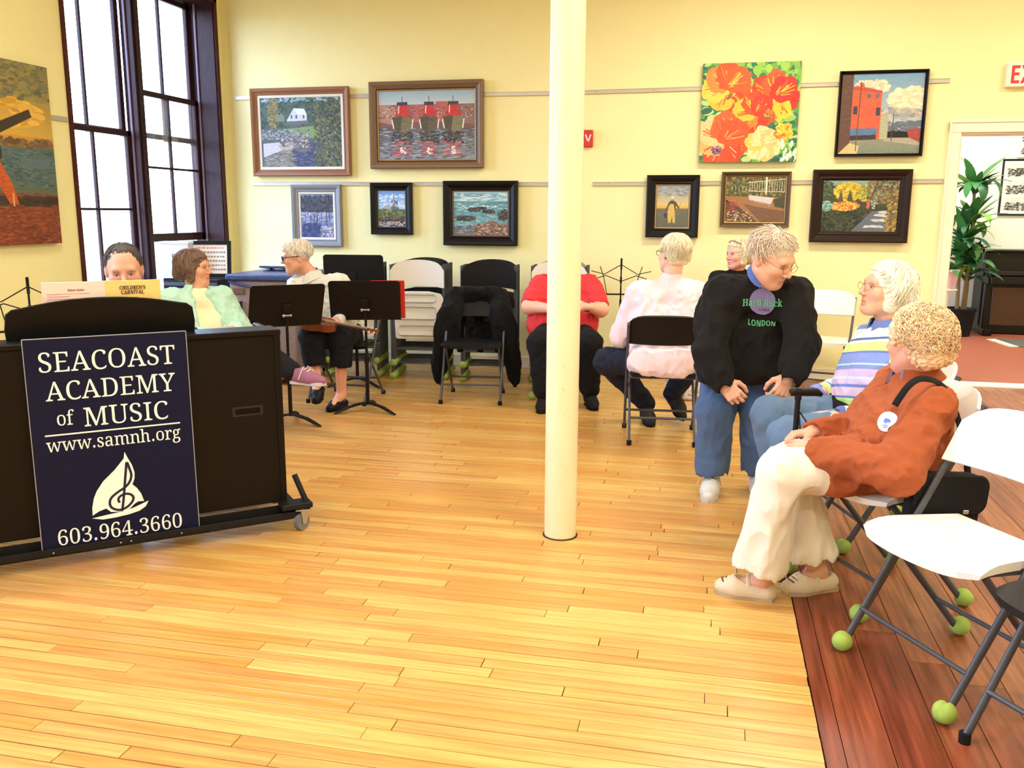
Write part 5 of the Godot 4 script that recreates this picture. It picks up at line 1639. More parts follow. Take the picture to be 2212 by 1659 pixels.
# ---------- the room through the doorway ----------
func next_room() -> void:
	var blk := MT("upright_piano_black", col(30, 26, 25), 0.3, 42, 0.1, 0.2, Vector3(4, 4, 4))
	var t := thing("upright_piano", "dark upright piano against the far wall beyond the doorway", "piano", Vector3(3.95, 0, -11.95))
	part(t, "case", boxmesh(Vector3(0, 0.5, -0.1), Vector3(1.46, 0.98, 0.34), 0.01), blk)
	part(t, "lid", boxmesh(Vector3(0, 1.0, -0.09), Vector3(1.52, 0.03, 0.40), 0.006), blk)
	part(t, "key_shelf", boxmesh(Vector3(0, 0.66, 0.18), Vector3(1.44, 0.09, 0.26), 0.01), blk)
	part(t, "fallboard", boxmesh(Vector3(0, 0.74, 0.14), Vector3(1.38, 0.06, 0.2), 0.012), M("fallboard_gloss", col(40, 36, 36), 0.2))
	part(t, "knee_panel", boxmesh(Vector3(0, 0.33, 0.076), Vector3(1.2, 0.48, 0.014), 0.004), MT("piano_brown_panel", col(96, 54, 36), 0.45, 42, 0.05, 0.3, Vector3(2, 8, 2)))
	part(t, "plinth", boxmesh(Vector3(0, 0.06, 0.1), Vector3(1.46, 0.1, 0.08), 0.006), blk)
	for s in [-1.0, 1.0]:
		part(t, "leg", boxmesh(Vector3(s * 0.69, 0.33, 0.2), Vector3(0.08, 0.58, 0.08), 0.01), blk)
		part(t, "toe_block", boxmesh(Vector3(s * 0.69, 0.04, 0.18), Vector3(0.1, 0.08, 0.36), 0.01), blk)
	t = thing("rug", "grey rug with white fringe before the upright piano", "rug", Vector3(3.85, 0, -11.05), 0.12)
	part(t, "pile", boxmesh(Vector3(0, 0.006, 0), Vector3(1.1, 0.012, 0.62), 0.003), MT("rug_grey", col(120, 116, 118), 0.95, 43, 0.3, 0.5, Vector3(6, 6, 6)))
	var b := MB.new()
	for i in 30:
		b.tube([Vector3(-0.55, 0.006, -0.3 + i * 0.0207), Vector3(-0.64 - 0.02 * sin(i * 2.3), 0.004, -0.3 + i * 0.0207 + 0.01 * sin(i * 4.1))], 0.004, 4)
	part(t, "fringe", b.mesh(), M("rug_fringe", col(226, 222, 214), 0.9))
	var fm := M("photo_frame_black", col(24, 24, 24), 0.4)
	var n := 0
	for r in [[3.43, 4.35, 1.42, 2.10, "black framed sheet of black and white photographs over the upright piano"], [3.58, 4.35, 2.12, 2.62, "unframed group photograph above the framed photographs"]]:
		t = thing("photograph", r[4], "photograph", Vector3((r[0] + r[1]) / 2, (r[2] + r[3]) / 2, -12.29))
		if n == 0:
			picture_parts(t, r[1] - r[0], r[3] - r[2], {"width": 0.022, "depth": 0.025, "mat": fm}, art_photos())
		else:
			picture_parts(t, r[1] - r[0], r[3] - r[2], {"depth": 0.012}, art_photos())
		n += 1
	# dracaena in a black pot
	t = thing("potted_plant", "tall leafy green plant in a black pot beyond the doorway", "plant", Vector3(2.93, 0, -11.55))
	b = MB.new()
	b.lathe([[0.0, 0.0], [0.125, 0.0], [0.125, 0.0], [0.165, 0.30], [0.178, 0.30], [0.178, 0.335], [0.178, 0.335], [0.16, 0.335], [0.16, 0.335], [0.155, 0.29], [0.0, 0.285]], 20)
	part(t, "pot", b.mesh(), M("plant_pot_black", col(24, 24, 30), 0.35))
	var bark := MT("plant_cane", col(150, 128, 98), 0.8, 44, 0.2, 0.4, Vector3(20, 6, 20))
	var heads := []
	for st in [[Vector3(0.02, 0.29, 0), Vector3(0.04, 1.0, 0.02), Vector3(0.02, 1.78, 0.0)], [Vector3(-0.05, 0.29, 0.04), Vector3(-0.07, 0.75, 0.06), Vector3(-0.06, 1.18, 0.06)], [Vector3(0.05, 0.29, -0.03), Vector3(0.06, 0.6, -0.05), Vector3(0.03, 0.86, -0.02)]]:
		b = MB.new()
		b.tube(st, [0.024, 0.02, 0.016], 8)
		part(t, "stem", b.mesh(), bark)
		heads.append(st[2])
		heads.append(st[1].lerp(st[2], 0.55))
	var leafm := [M("leaf_green", col(58, 118, 62), 0.4), M("leaf_dark", col(36, 84, 52), 0.4), M("leaf_light", col(120, 170, 70), 0.42)]
	for m in leafm:
		m.backlight_enabled = true
		m.backlight = Color(0.12, 0.2, 0.05)
	var leaves := []
	for droop in [0.35, 0.9, 1.5]:
		b = MB.new()
		b.sheet(func(u: float, v: float) -> Vector3:
			var wdt := 0.052 * pow(sin(PI * clampf(0.06 + v * 0.94, 0, 1)), 0.7) + 0.002
			var ang: float = 0.9 - v * droop * 1.7
			var l := 0.0
			var p := Vector3.ZERO
			for k in 8:
				var tt := v * k / 8.0
				var an: float = 0.95 - tt * droop * 1.8
				p += Vector3(0, sin(an), cos(an)) * (0.42 * v / 8.0)
			return p + Vector3((u - 0.5) * 2.0 * wdt, -absf(u - 0.5) * 0.012, 0), 2, 7, 0.0016, true)
		leaves.append(b.mesh())
	var rng := RandomNumberGenerator.new()
	rng.seed = 77
	for hi in heads.size():
		var cnt := 26 if hi % 2 == 0 else 18
		for k in cnt:
			var an := TAU * k * 0.382 + hi
			var sc := rng.randf_range(0.75, 1.15)
			var bas := Basis(Vector3.UP, an) * Basis(Vector3.RIGHT, rng.randf_range(-0.35, 0.55)) * Basis.from_scale(Vector3(sc, sc, sc))
			part(t, "leaf", leaves[rng.randi() % 3], leafm[[0, 0, 1, 1, 2][rng.randi() % 5]], Transform3D(bas, heads[hi] + Vector3(0, rng.randf_range(-0.12, 0.05), 0)))
	t = thing("plant_stand", "slim white plant stand behind the door jamb", "plant stand", Vector3(2.70, 0, -11.3))
	b = MB.new()
	b.lathe([[0.0, 0.0], [0.13, 0.0], [0.13, 0.02], [0.03, 0.05], [0.022, 0.3], [0.022, 0.52], [0.11, 0.56], [0.11, 0.575], [0.0, 0.575]], 16)
	part(t, "pedestal", b.mesh(), M("stand_white", col(230, 226, 220), 0.5))
	t = thing("flower_pot", "pink flower pot with a small plant on a stand", "plant", Vector3(2.70, 0.575, -11.3))
	b = MB.new()
	b.lathe([[0.0, 0.0], [0.085, 0.0], [0.085, 0.0], [0.115, 0.2], [0.122, 0.2], [0.122, 0.23], [0.105, 0.23], [0.1, 0.19], [0.0, 0.19]], 18)
	part(t, "pot", b.mesh(), M("pot_pink", col(206, 170, 196), 0.45))
	for k in 16:
		var sc := rng.randf_range(0.4, 0.62)
		part(t, "leaf", leaves[k % 3], leafm[k % 2], Transform3D(Basis(Vector3.UP, k * 2.4) * Basis.from_scale(Vector3(sc, sc, sc)), Vector3(0, 0.19, 0)))

# ---------- smooth bodies: distance fields meshed as surface nets ----------
# primitives: [kind, a, b, ra, rb, blend]  0 tapered capsule, 1 ellipsoid (a centre, b Basis inverse, ra radii), 2 the same cut away, 3 capsule cut away
func cap3(a: Vector3, b: Vector3, ra: float, rb: float, k := 0.03) -> Array:
	return [0, a, b, ra, rb, k]

func ell3(c: Vector3, r: Vector3, k := 0.02, bas := Basis()) -> Array:
	return [1, c, bas, r, 0.0, k]

func cut3(c: Vector3, r: Vector3, k := 0.01, bas := Basis()) -> Array:
	return [2, c, bas, r, 0.0, k]

func moved(prims: Array, xf: Transform3D) -> Array:
	var sc := xf.basis.x.length()
	var rot := xf.basis.orthonormalized()
	var o := []
	for p in prims:
		if p[0] == 0 or p[0] == 3:
			o.append([p[0], xf * p[1], xf * p[2], p[3] * sc, p[4] * sc, p[5] * sc])
		else:
			o.append([p[0], xf * p[1], rot * p[2], p[3] * sc, 0.0, p[5] * sc])
	return o

func prim_d(p: Array, q: Vector3) -> float:
	if p[0] == 0 or p[0] == 3:
		var ab: Vector3 = p[2] - p[1]
		var t := clampf((q - p[1]).dot(ab) / maxf(ab.length_squared(), 1e-9), 0.0, 1.0)
		return (q - p[1] - ab * t).length() - lerpf(p[3], p[4], t)
	var l: Vector3 = (p[2] as Basis).transposed() * (q - p[1])
	var r: Vector3 = p[3]
	var k0 := (l / r).length()
	var k1 := (l / (r * r)).length()
	return k0 * (k0 - 1.0) / maxf(k1, 1e-6)

func field(prims: Array, q: Vector3) -> float:
	var d := 1e3
	for p in prims:
		var e := prim_d(p, q)
		if p[0] >= 2:
			e = -e
			var h0: float = maxf(p[5] - absf(d - e), 0.0) / p[5]
			d = maxf(d, e) + h0 * h0 * p[5] * 0.25
		else:
			var h: float = maxf(p[5] - absf(d - e), 0.0) / p[5]
			d = minf(d, e) - h * h * p[5] * 0.25
	return d

# returns [vertices, normals, indices]; amp/freq: folds; cuts: planes [normal, offset] keeping normal.dot(p) < offset
func sdf_arrays(prims: Array, cell: float, amp := 0.0, freq := 10.0, sd := 1, cuts := [], stretch := Vector3.ONE, creased := false) -> Array:
	var lo := Vector3(1e9, 1e9, 1e9)
	var hi := -lo
	for p in prims:
		if p[0] >= 2: continue
		var r: Vector3
		if p[0] == 0:
			var m := maxf(p[3], p[4])
			r = Vector3(m, m, m)
			lo = lo.min(p[1] - r).min(p[2] - r)
			hi = hi.max(p[1] + r).max(p[2] + r)
		else:
			var m: float = maxf(p[3].x, maxf(p[3].y, p[3].z))
			r = Vector3(m, m, m)
			lo = lo.min(p[1] - r)
			hi = hi.max(p[1] + r)
	var pad := cell * 3.0 + amp * 2.0
	lo -= Vector3(pad, pad, pad)
	hi += Vector3(pad, pad, pad)
	var nx := int((hi.x - lo.x) / cell) + 2
	var ny := int((hi.y - lo.y) / cell) + 2
	var nz := int((hi.z - lo.z) / cell) + 2
	var g := PackedFloat32Array()
	g.resize(nx * ny * nz)
	g.fill(1.0)
	for p in prims:
		var kind: int = p[0]
		var k: float = p[5]
		var a: Vector3 = p[1]
		var reach := k + cell * 2.5 + amp * 1.3
		var blo: Vector3
		var bhi: Vector3
		var b := Vector3.ZERO
		var ra := 0.0
		var rb := 0.0
		var rr := Vector3.ONE
		var bt := Basis()
		if kind == 0 or kind == 3:
			b = p[2]
			ra = p[3]
			rb = p[4]
			var m := maxf(ra, rb) + reach
			blo = a.min(b) - Vector3(m, m, m)
			bhi = a.max(b) + Vector3(m, m, m)
		else:
			rr = p[3]
			bt = (p[2] as Basis).transposed()
			var m := maxf(rr.x, maxf(rr.y, rr.z)) + reach
			blo = a - Vector3(m, m, m)
			bhi = a + Vector3(m, m, m)
		var ab := b - a
		var il := 1.0 / maxf(ab.length_squared(), 1e-9)
		var dr := rb - ra
		var r2 := rr * rr
		var x0 := maxi(0, int((blo.x - lo.x) / cell))
		var x1 := mini(nx - 1, int((bhi.x - lo.x) / cell) + 1)
		var y0 := maxi(0, int((blo.y - lo.y) / cell))
		var y1 := mini(ny - 1, int((bhi.y - lo.y) / cell) + 1)
		var z0 := maxi(0, int((blo.z - lo.z) / cell))
		var z1 := mini(nz - 1, int((bhi.z - lo.z) / cell) + 1)
		for iz in range(z0, z1 + 1):
			for iy in range(y0, y1 + 1):
				var at := (iz * ny + iy) * nx
				var q := Vector3(lo.x + x0 * cell, lo.y + iy * cell, lo.z + iz * cell) - a
				for ix in range(x0, x1 + 1):
					var e: float
					if kind == 0 or kind == 3:
						var t := clampf(q.dot(ab) * il, 0.0, 1.0)
						e = (q - ab * t).length() - ra - dr * t
					else:
						var l := bt * q
						var k0 := (l / rr).length()
						e = k0 * (k0 - 1.0) / maxf((l / r2).length(), 1e-6)
					var d := g[at + ix]
					if kind < 2:
						var h := k - absf(d - e)
						if h > 0.0:
							g[at + ix] = minf(d, e) - h * h * 0.25 / k
						elif e < d:
							g[at + ix] = e
					else:
						e = -e
						var h := k - absf(d - e)
						if h > 0.0:
							g[at + ix] = maxf(d, e) + h * h * 0.25 / k
						elif e > d:
							g[at + ix] = e
					q.x += cell
	var f: FastNoiseLite
	if amp > 0.0:
		f = FastNoiseLite.new()
		f.seed = sd
		f.frequency = freq
		f.noise_type = FastNoiseLite.TYPE_SIMPLEX_SMOOTH
		f.fractal_octaves = 2
		if creased: f.fractal_type = FastNoiseLite.FRACTAL_RIDGED
	if amp > 0.0 or cuts.size():
		var lim := cell * 2.5 + amp
		for iz in nz:
			for iy in ny:
				var at := (iz * ny + iy) * nx
				for ix in nx:
					var d := g[at + ix]
					if d > lim: continue
					var q := Vector3(lo.x + ix * cell, lo.y + iy * cell, lo.z + iz * cell)
					if amp > 0.0 and d > -lim:
						d -= amp * f.get_noise_3dv(q * stretch)
					for c in cuts:
						d = maxf(d, (c[0] as Vector3).dot(q) - c[1])
					g[at + ix] = d
	# surface nets
	var idx := PackedInt32Array()
	idx.resize(nx * ny * nz)
	idx.fill(-1)
	var vs := PackedVector3Array()
	var ns := PackedVector3Array()
	var sy := nx
	var sz := nx * ny
	var lim2 := cell * 2.2 + amp * 2.0
	var offs := [0, 1, sy, sy + 1, sz, sz + 1, sz + sy, sz + sy + 1]
	var pos := [Vector3(0, 0, 0), Vector3(1, 0, 0), Vector3(0, 1, 0), Vector3(1, 1, 0), Vector3(0, 0, 1), Vector3(1, 0, 1), Vector3(0, 1, 1), Vector3(1, 1, 1)]
	var ea := [0, 2, 4, 6, 0, 1, 4, 5, 0, 1, 2, 3]
	var eb := [1, 3, 5, 7, 2, 3, 6, 7, 4, 5, 6, 7]
	var cv := [0.0, 0.0, 0.0, 0.0, 0.0, 0.0, 0.0, 0.0]
	for iz in nz - 1:
		for iy in ny - 1:
			var at := (iz * ny + iy) * nx
			for ix in nx - 1:
				var i := at + ix
				var d0 := g[i]
				if d0 > lim2 or d0 < -lim2: continue
				var neg := 0
				for e in 8:
					var val := g[i + offs[e]]
					cv[e] = val
					if val < 0.0: neg += 1
				if neg == 0 or neg == 8: continue
				var s := Vector3.ZERO
				var cnt := 0
				for e in 12:
					var va: float = cv[ea[e]]
					var vb: float = cv[eb[e]]
					if (va < 0.0) != (vb < 0.0):
						s += (pos[ea[e]] as Vector3).lerp(pos[eb[e]], va / (va - vb))
						cnt += 1
				s /= cnt
				idx[i] = vs.size()
				vs.append(lo + (Vector3(ix, iy, iz) + s) * cell)
				ns.append(Vector3(cv[1] - cv[0] + cv[3] - cv[2] + cv[5] - cv[4] + cv[7] - cv[6], cv[2] - cv[0] + cv[3] - cv[1] + cv[6] - cv[4] + cv[7] - cv[5], cv[4] - cv[0] + cv[5] - cv[1] + cv[6] - cv[2] + cv[7] - cv[3]).normalized())
	var tri := PackedInt32Array()
	for iz in range(1, nz - 1):
		for iy in range(1, ny - 1):
			var at := (iz * ny + iy) * nx
			for ix in range(1, nx - 1):
				var i := at + ix
				var d0 := g[i]
				if d0 > lim2 or d0 < -lim2: continue
				var inside := d0 < 0.0
				for ax in 3:
					var st: int = 1 if ax == 0 else sy if ax == 1 else sz
					if (g[i + st] < 0.0) == inside: continue
					var u: int = sy if ax == 0 else sz if ax == 1 else 1
					var w: int = sz if ax == 0 else 1 if ax == 1 else sy
					var a0 := idx[i - u - w]
					var a1 := idx[i - w]
					var a2 := idx[i]
					var a3 := idx[i - u]
					if a0 < 0 or a1 < 0 or a2 < 0 or a3 < 0: continue
					if inside:
						tri.append_array(PackedInt32Array([a0, a2, a1, a0, a3, a2]))
					else:
						tri.append_array(PackedInt32Array([a0, a1, a2, a0, a2, a3]))
	return [vs, ns, tri]

# joins several of those into one mesh; each may carry a colour callable at [3] and a uv callable at [4]
func sdf_mesh(list: Array, tint := false) -> ArrayMesh:
	var vs := PackedVector3Array()
	var ns := PackedVector3Array()
	var cs := PackedColorArray()
	var us := PackedVector2Array()
	var tr := PackedInt32Array()
	for a in list:
		var base := vs.size()
		vs.append_array(a[0])
		ns.append_array(a[1])
		for i in a[2]: tr.append(i + base)
		if tint:
			for p in a[0]: cs.append(a[3].call(p) if a.size() > 3 and a[3] != null else Color.WHITE)
		if a.size() > 4:
			for p in a[0]: us.append(a[4].call(p))
	var ar := []
	ar.resize(Mesh.ARRAY_MAX)
	ar[Mesh.ARRAY_VERTEX] = vs
	ar[Mesh.ARRAY_NORMAL] = ns
	ar[Mesh.ARRAY_INDEX] = tr
	if tint: ar[Mesh.ARRAY_COLOR] = cs
	if us.size() == vs.size(): ar[Mesh.ARRAY_TEX_UV] = us
	var m := ArrayMesh.new()
	m.add_surface_from_arrays(Mesh.PRIMITIVE_TRIANGLES, ar)
	return m

# ---------- people: helpers ----------
func face_basis(dir: Vector3, tilt := 0.0) -> Basis:   # z towards the face, y up
	var z := dir.normalized()
	var x := Vector3.UP.cross(z).normalized()
	return Basis(x, z.cross(x), z) * Basis(Vector3.BACK, tilt)

func head_prims(fat := 0.0) -> Array:
	var o := [
		ell3(Vector3(0, 0.036, -0.014), Vector3(0.074, 0.083, 0.094), 0.02),
		ell3(Vector3(0, -0.018, 0.028), Vector3(0.062 + fat, 0.088, 0.062), 0.03),
		ell3(Vector3(0, -0.064, 0.030), Vector3(0.048 + fat, 0.042 + fat * 0.5, 0.052), 0.03),
		ell3(Vector3(0, -0.098, 0.066), Vector3(0.024, 0.019, 0.020), 0.025),
		cap3(Vector3(-0.036, 0.024, 0.076), Vector3(0.036, 0.024, 0.076), 0.012, 0.012, 0.02)]
	for s in [-1.0, 1.0]:
		o.append(cap3(Vector3(s * 0.052, -0.05, -0.002), Vector3(s * 0.022, -0.094, 0.056), 0.018 + fat * 0.6, 0.016, 0.03))
		o.append(ell3(Vector3(s * 0.038, -0.024, 0.060), Vector3(0.024 + fat * 0.4, 0.022, 0.022), 0.025))
	for s in [-1.0, 1.0]:
		o.append(cut3(Vector3(s * 0.031, 0.003, 0.097), Vector3(0.017, 0.011, 0.014), 0.014))
	o.append(cap3(Vector3(0, 0.010, 0.088), Vector3(0, -0.028, 0.108), 0.0075, 0.0115, 0.012))
	for s in [-1.0, 1.0]:
		o.append(ell3(Vector3(s * 0.011, -0.033, 0.098), Vector3(0.008, 0.007, 0.009), 0.006))
	o.append(cap3(Vector3(-0.019, -0.0625, 0.080), Vector3(0.019, -0.0625, 0.080), 0.0055, 0.0055, 0.008))
	o.append(ell3(Vector3(0, -0.060, 0.0865), Vector3(0.014, 0.0055, 0.006), 0.008))
	o.append(ell3(Vector3(0, -0.0735, 0.0845), Vector3(0.016, 0.0065, 0.0065), 0.008))
	o.append([3, Vector3(-0.02, -0.0668, 0.0905), Vector3(0.02, -0.0668, 0.0905), 0.0018, 0.0018, 0.004])
	for s in [-1.0, 1.0]:
		o.append(ell3(Vector3(s * 0.077, -0.004, -0.012), Vector3(0.008, 0.031, 0.018), 0.006, Basis(Vector3.UP, s * -0.35)))
		o.append(cut3(Vector3(s * 0.087, -0.001, -0.008), Vector3(0.007, 0.016, 0.008), 0.004))
	return o

func skin_tint(skin: Color, xf: Transform3D) -> Callable:
	var inv := xf.affine_inverse()
	var lip := Color(skin.r * 0.86, skin.g * 0.66, skin.b * 0.66)
	var rosy := Color(skin.r * 1.0, skin.g * 0.93, skin.b * 0.92)
	return func(p: Vector3) -> Color:
		var q: Vector3 = inv * p
		if absf(q.x) < 0.022 and q.y < -0.055 and q.y > -0.081 and q.z > 0.074: return lip
		if Vector2(absf(q.x) - 0.038, q.y + 0.026).length() < 0.022 and q.z > 0.05: return rosy
		if absf(q.x) < 0.014 and q.y < -0.015 and q.y > -0.042 and q.z > 0.09: return rosy
		return skin

# a hand: wrist at the origin, fingers along +y, palm towards -z, thumb on +x; curl: bend of each finger (thumb last)
func hand_prims(curl: Array, spread := 0.0) -> Array:
	var o := [ell3(Vector3(0.0, 0.045, -0.004), Vector3(0.036, 0.05, 0.014), 0.012), cap3(Vector3(0, -0.045, 0), Vector3(0, 0.012, 0), 0.026, 0.025, 0.02)]
	var xs := [0.031, 0.0105, -0.0105, -0.030]
	var ls := [0.070, 0.079, 0.073, 0.058]
	var rs := [0.0092, 0.0095, 0.009, 0.008]
	for i in 4:
		o.append(cap3(Vector3(xs[i] * 0.6, 0.02, 0.002), Vector3(xs[i], 0.088 - absf(xs[i] - 0.008) * 0.25, 0.0), 0.011, rs[i] * 1.05, 0.01))
		var p := Vector3(xs[i], 0.088 - absf(xs[i] - 0.008) * 0.25, 0.0)
		var a := 0.0
		var side: float = xs[i] * spread * 6.0
		var seg := [0.45, 0.31, 0.24]
		for k in 3:
			a += float(curl[i]) * [0.8, 1.0, 0.7][k]
			var d := Vector3(side, cos(a), -sin(a)).normalized()
			var q: Vector3 = p + d * float(ls[i]) * float(seg[k])
			o.append(cap3(p, q, rs[i] * (1.0 - 0.1 * k), rs[i] * (0.92 - 0.1 * k), 0.0035))
			p = q
	var t0 := Vector3(0.026, 0.018, -0.004)
	var c: float = curl[4]
	var t1 := t0 + Vector3(0.026, 0.028, -0.012).normalized() * 0.040
	var t2 := t1 + Vector3(0.55 - c * 0.8, 0.85, -0.25 - c * 0.5).normalized() * 0.032
	var t3 := t2 + Vector3(0.25 - c * 1.0, 0.9, -0.2 - c * 0.6).normalized() * 0.026
	o.append(cap3(t0, t1, 0.015, 0.012, 0.012))
	o.append(cap3(t1, t2, 0.0115, 0.0105, 0.004))
	o.append(cap3(t2, t3, 0.0102, 0.0085, 0.004))
	return o

func hand_xf(wrist: Vector3, along: Vector3, back: Vector3, left: bool, sc := 1.0) -> Transform3D:
	var y := along.normalized()
	var z := (back - y * back.dot(y)).normalized()
	var x := y.cross(z)   # thumb side of a left hand seen from the back
	return Transform3D(Basis(x * (sc if left else -sc), y * sc, z * sc), wrist)

# moved() for mirrored hands as well
func moved_hand(prims: Array, xf: Transform3D) -> Array:
	var sc := xf.basis.y.length()
	var o := []
	for p in prims:
		if p[0] == 0:
			o.append([0, xf * p[1], xf * p[2], p[3] * sc, p[4] * sc, p[5] * sc])
		else:
			o.append([p[0], xf * p[1], Basis(xf.basis.x / sc, xf.basis.y / sc, xf.basis.z / sc) * p[2], p[3] * sc, 0.0, p[5] * sc])
	return o

func hair_mat() -> StandardMaterial3D:
	var m := M("hair", Color.WHITE, 0.55)
	m.vertex_color_use_as_albedo = true
	m.rim_enabled = true
	m.rim = 0.15
	return m

func lin(c: Color) -> Color:
	return c.srgb_to_linear()

# locks lying on the hair's own surface; az measured from the face (0) round the head, el from the crown (0) down
func locks(b: MB, xf: Transform3D, prims: Array, ctr: Vector3, rad: Vector3, n: int, base: Color, opt: Dictionary) -> void:
	b.colored = true
	var rng := RandomNumberGenerator.new()
	rng.seed = opt.get("seed", 1)
	var front: float = opt.get("front", 0.9)       # how far down the locks reach at the face
	var rear: float = opt.get("rear", 2.0)
	var length: float = opt.get("length", 0.7)
	var wd: float = opt.get("width", 0.005)
	var lift: float = opt.get("lift", 0.003)
	var sweep: float = opt.get("sweep", 0.25)
	var spike: float = opt.get("spike", 0.0)
	var fluff: float = opt.get("fluff", 0.0)
	var hit := func(d: Vector3) -> Vector3:
		var p := ctr + d * rad * 1.5
		var u := (d * rad).normalized()
		for k in 14:
			var e := field(prims, p)
			if e < 0.0008: return p
			p -= u * e * 0.9
			if (p - ctr).dot(u) < 0.03: break
		return Vector3.INF
	for i in n:
		var az := rng.randf_range(-PI, PI)
		var most := lerpf(rear, front, smoothstep(1.7, 0.7, absf(az)))
		var e0 := acos(1.0 - rng.randf() * (1.0 - cos(maxf(most - 0.2, 0.2))))
		var k := rng.randf_range(0.80, 1.14)
		b.ink = lin(Color(clampf(base.r * k, 0, 1), clampf(base.g * k, 0, 1), clampf(base.b * k, 0, 1)))
		var path := []
		var rr := []
		var sw: float = rng.randf_range(-1, 1) * sweep + opt.get("part", 0.0)
		var l := length * rng.randf_range(0.6, 1.2)
		var sp := rng.randf_range(0.2, 1.0) * spike
		if fluff > 0.0:
			# a small loose curl standing on the surface
			var d := Vector3(sin(az) * sin(e0), cos(e0), cos(az) * sin(e0))
			var p: Vector3 = hit.call(d)
			if p == Vector3.INF: continue
			var nn := (p - ctr).normalized()
			var ta := nn.cross(Vector3(rng.randf_range(-1, 1), rng.randf_range(-1, 1), rng.randf_range(-1, 1))).normalized()
			var tb := nn.cross(ta)
			var r := fluff * rng.randf_range(0.6, 1.3)
			for s in 6:
				var t := -1.2 + s * 0.8
				path.append(xf * (p + nn * (0.001 + r * 0.55 * (cos(t * 0.75) + 0.1)) + ta * r * sin(t * 0.8) + tb * r * 0.35 * t))
				rr.append(wd * [0.5, 0.9, 1.0, 0.95, 0.75, 0.3][s])
			b.tube(path, rr, 4, 0.6, Vector3.ZERO, false)
			continue
		for s in 6:
			var t := s / 5.0
			var el := minf(e0 + l * t, most + 0.15)
			var a := az + sw * t
			var d := Vector3(sin(a) * sin(el), cos(el), cos(a) * sin(el))
			var p: Vector3 = hit.call(d)
			if p == Vector3.INF: break
			path.append(xf * (p + (p - ctr).normalized() * (lift * 0.5 + 0.003 * sin(t * PI) + sp * t * t)))
			rr.append(wd * [0.5, 0.9, 1.0, 0.95, 0.75, 0.25][s])
		if path.size() > 2 and path[0].distance_to(path[-1]) > 0.004:
			var ok := true
			for s in path.size() - 1:
				if path[s].distance_to(path[s + 1]) > 0.05: ok = false
			if ok: b.tube(path, rr, 4, 0.6, Vector3.ZERO, false)

func smooth_path(pts: Array, n: int) -> Array:
	var o := []
	for i in pts.size() - 1:
		var a: Vector3 = pts[maxi(i - 1, 0)]
		var b: Vector3 = pts[i]
		var c: Vector3 = pts[i + 1]
		var d: Vector3 = pts[mini(i + 2, pts.size() - 1)]
		for k in n:
			o.append(b.cubic_interpolate(c, a, d, float(k) / n))
	o.append(pts[-1])
	return o

func glasses(parent: Node, xf: Transform3D, m: Material, off: Transform3D, thick := 0.0016, wide := 0.024) -> void:
	var b := MB.new()
	for s in [-1.0, 1.0]:
		var ring := []
		for i in 17:
			var t := TAU * i / 16
			ring.append(off * xf * Vector3(s * 0.032 + cos(t) * wide, 0.0 + sin(t) * wide * 0.72, 0.106 - absf(cos(t) * s + 0.3) * 0.003))
		b.tube(ring, thick, 6, 1.0, Vector3.ZERO, false)
		b.tube([off * xf * Vector3(s * (0.032 + wide), 0.006, 0.104), off * xf * Vector3(s * 0.077, 0.010, 0.07), off * xf * Vector3(s * 0.082, 0.014, -0.005), off * xf * Vector3(s * 0.080, -0.004, -0.028)], thick, 6)
	b.tube([off * xf * Vector3(-0.009, 0.004, 0.108), off * xf * Vector3(0, 0.008, 0.111), off * xf * Vector3(0.009, 0.004, 0.108)], thick, 6)
	part(parent, "glasses", b.mesh(), m)

func eyes(parent: Node, xf: Transform3D, off: Transform3D, brow: Color) -> void:
	for s in [-1.0, 1.0]:
		var b := MB.new()
		b.colored = true
		b.ink = lin(col(206, 196, 188))
		b.ball(off * xf * Vector3(s * 0.031, 0.003, 0.0755), Vector3(0.0112, 0.0105, 0.0112), 12, 8)
		b.ink = lin(col(60, 50, 44))
		var c := xf * Vector3(s * 0.031, 0.002, 0.0828)
		b.ball(off * c, Vector3(0.0055, 0.0055, 0.0045), 10, 6, xf.basis.orthonormalized())
		# upper lid
		b.ink = lin(col(176, 120, 100))
		b.tube([off * xf * Vector3(s * 0.019, 0.006, 0.083), off * xf * Vector3(s * 0.031, 0.011, 0.0885), off * xf * Vector3(s * 0.044, 0.006, 0.080)], 0.0034, 5)
		part(parent, "eye", b.mesh(), hair_mat())
		b = MB.new()
		b.colored = true
		b.ink = lin(brow)
		b.tube([off * xf * Vector3(s * 0.014, 0.024, 0.0885), off * xf * Vector3(s * 0.032, 0.030, 0.087), off * xf * Vector3(s * 0.05, 0.022, 0.074)], [0.0025, 0.0032, 0.0015], 5, 0.6, Vector3.BACK)
		part(parent, "eyebrow", b.mesh(), hair_mat())

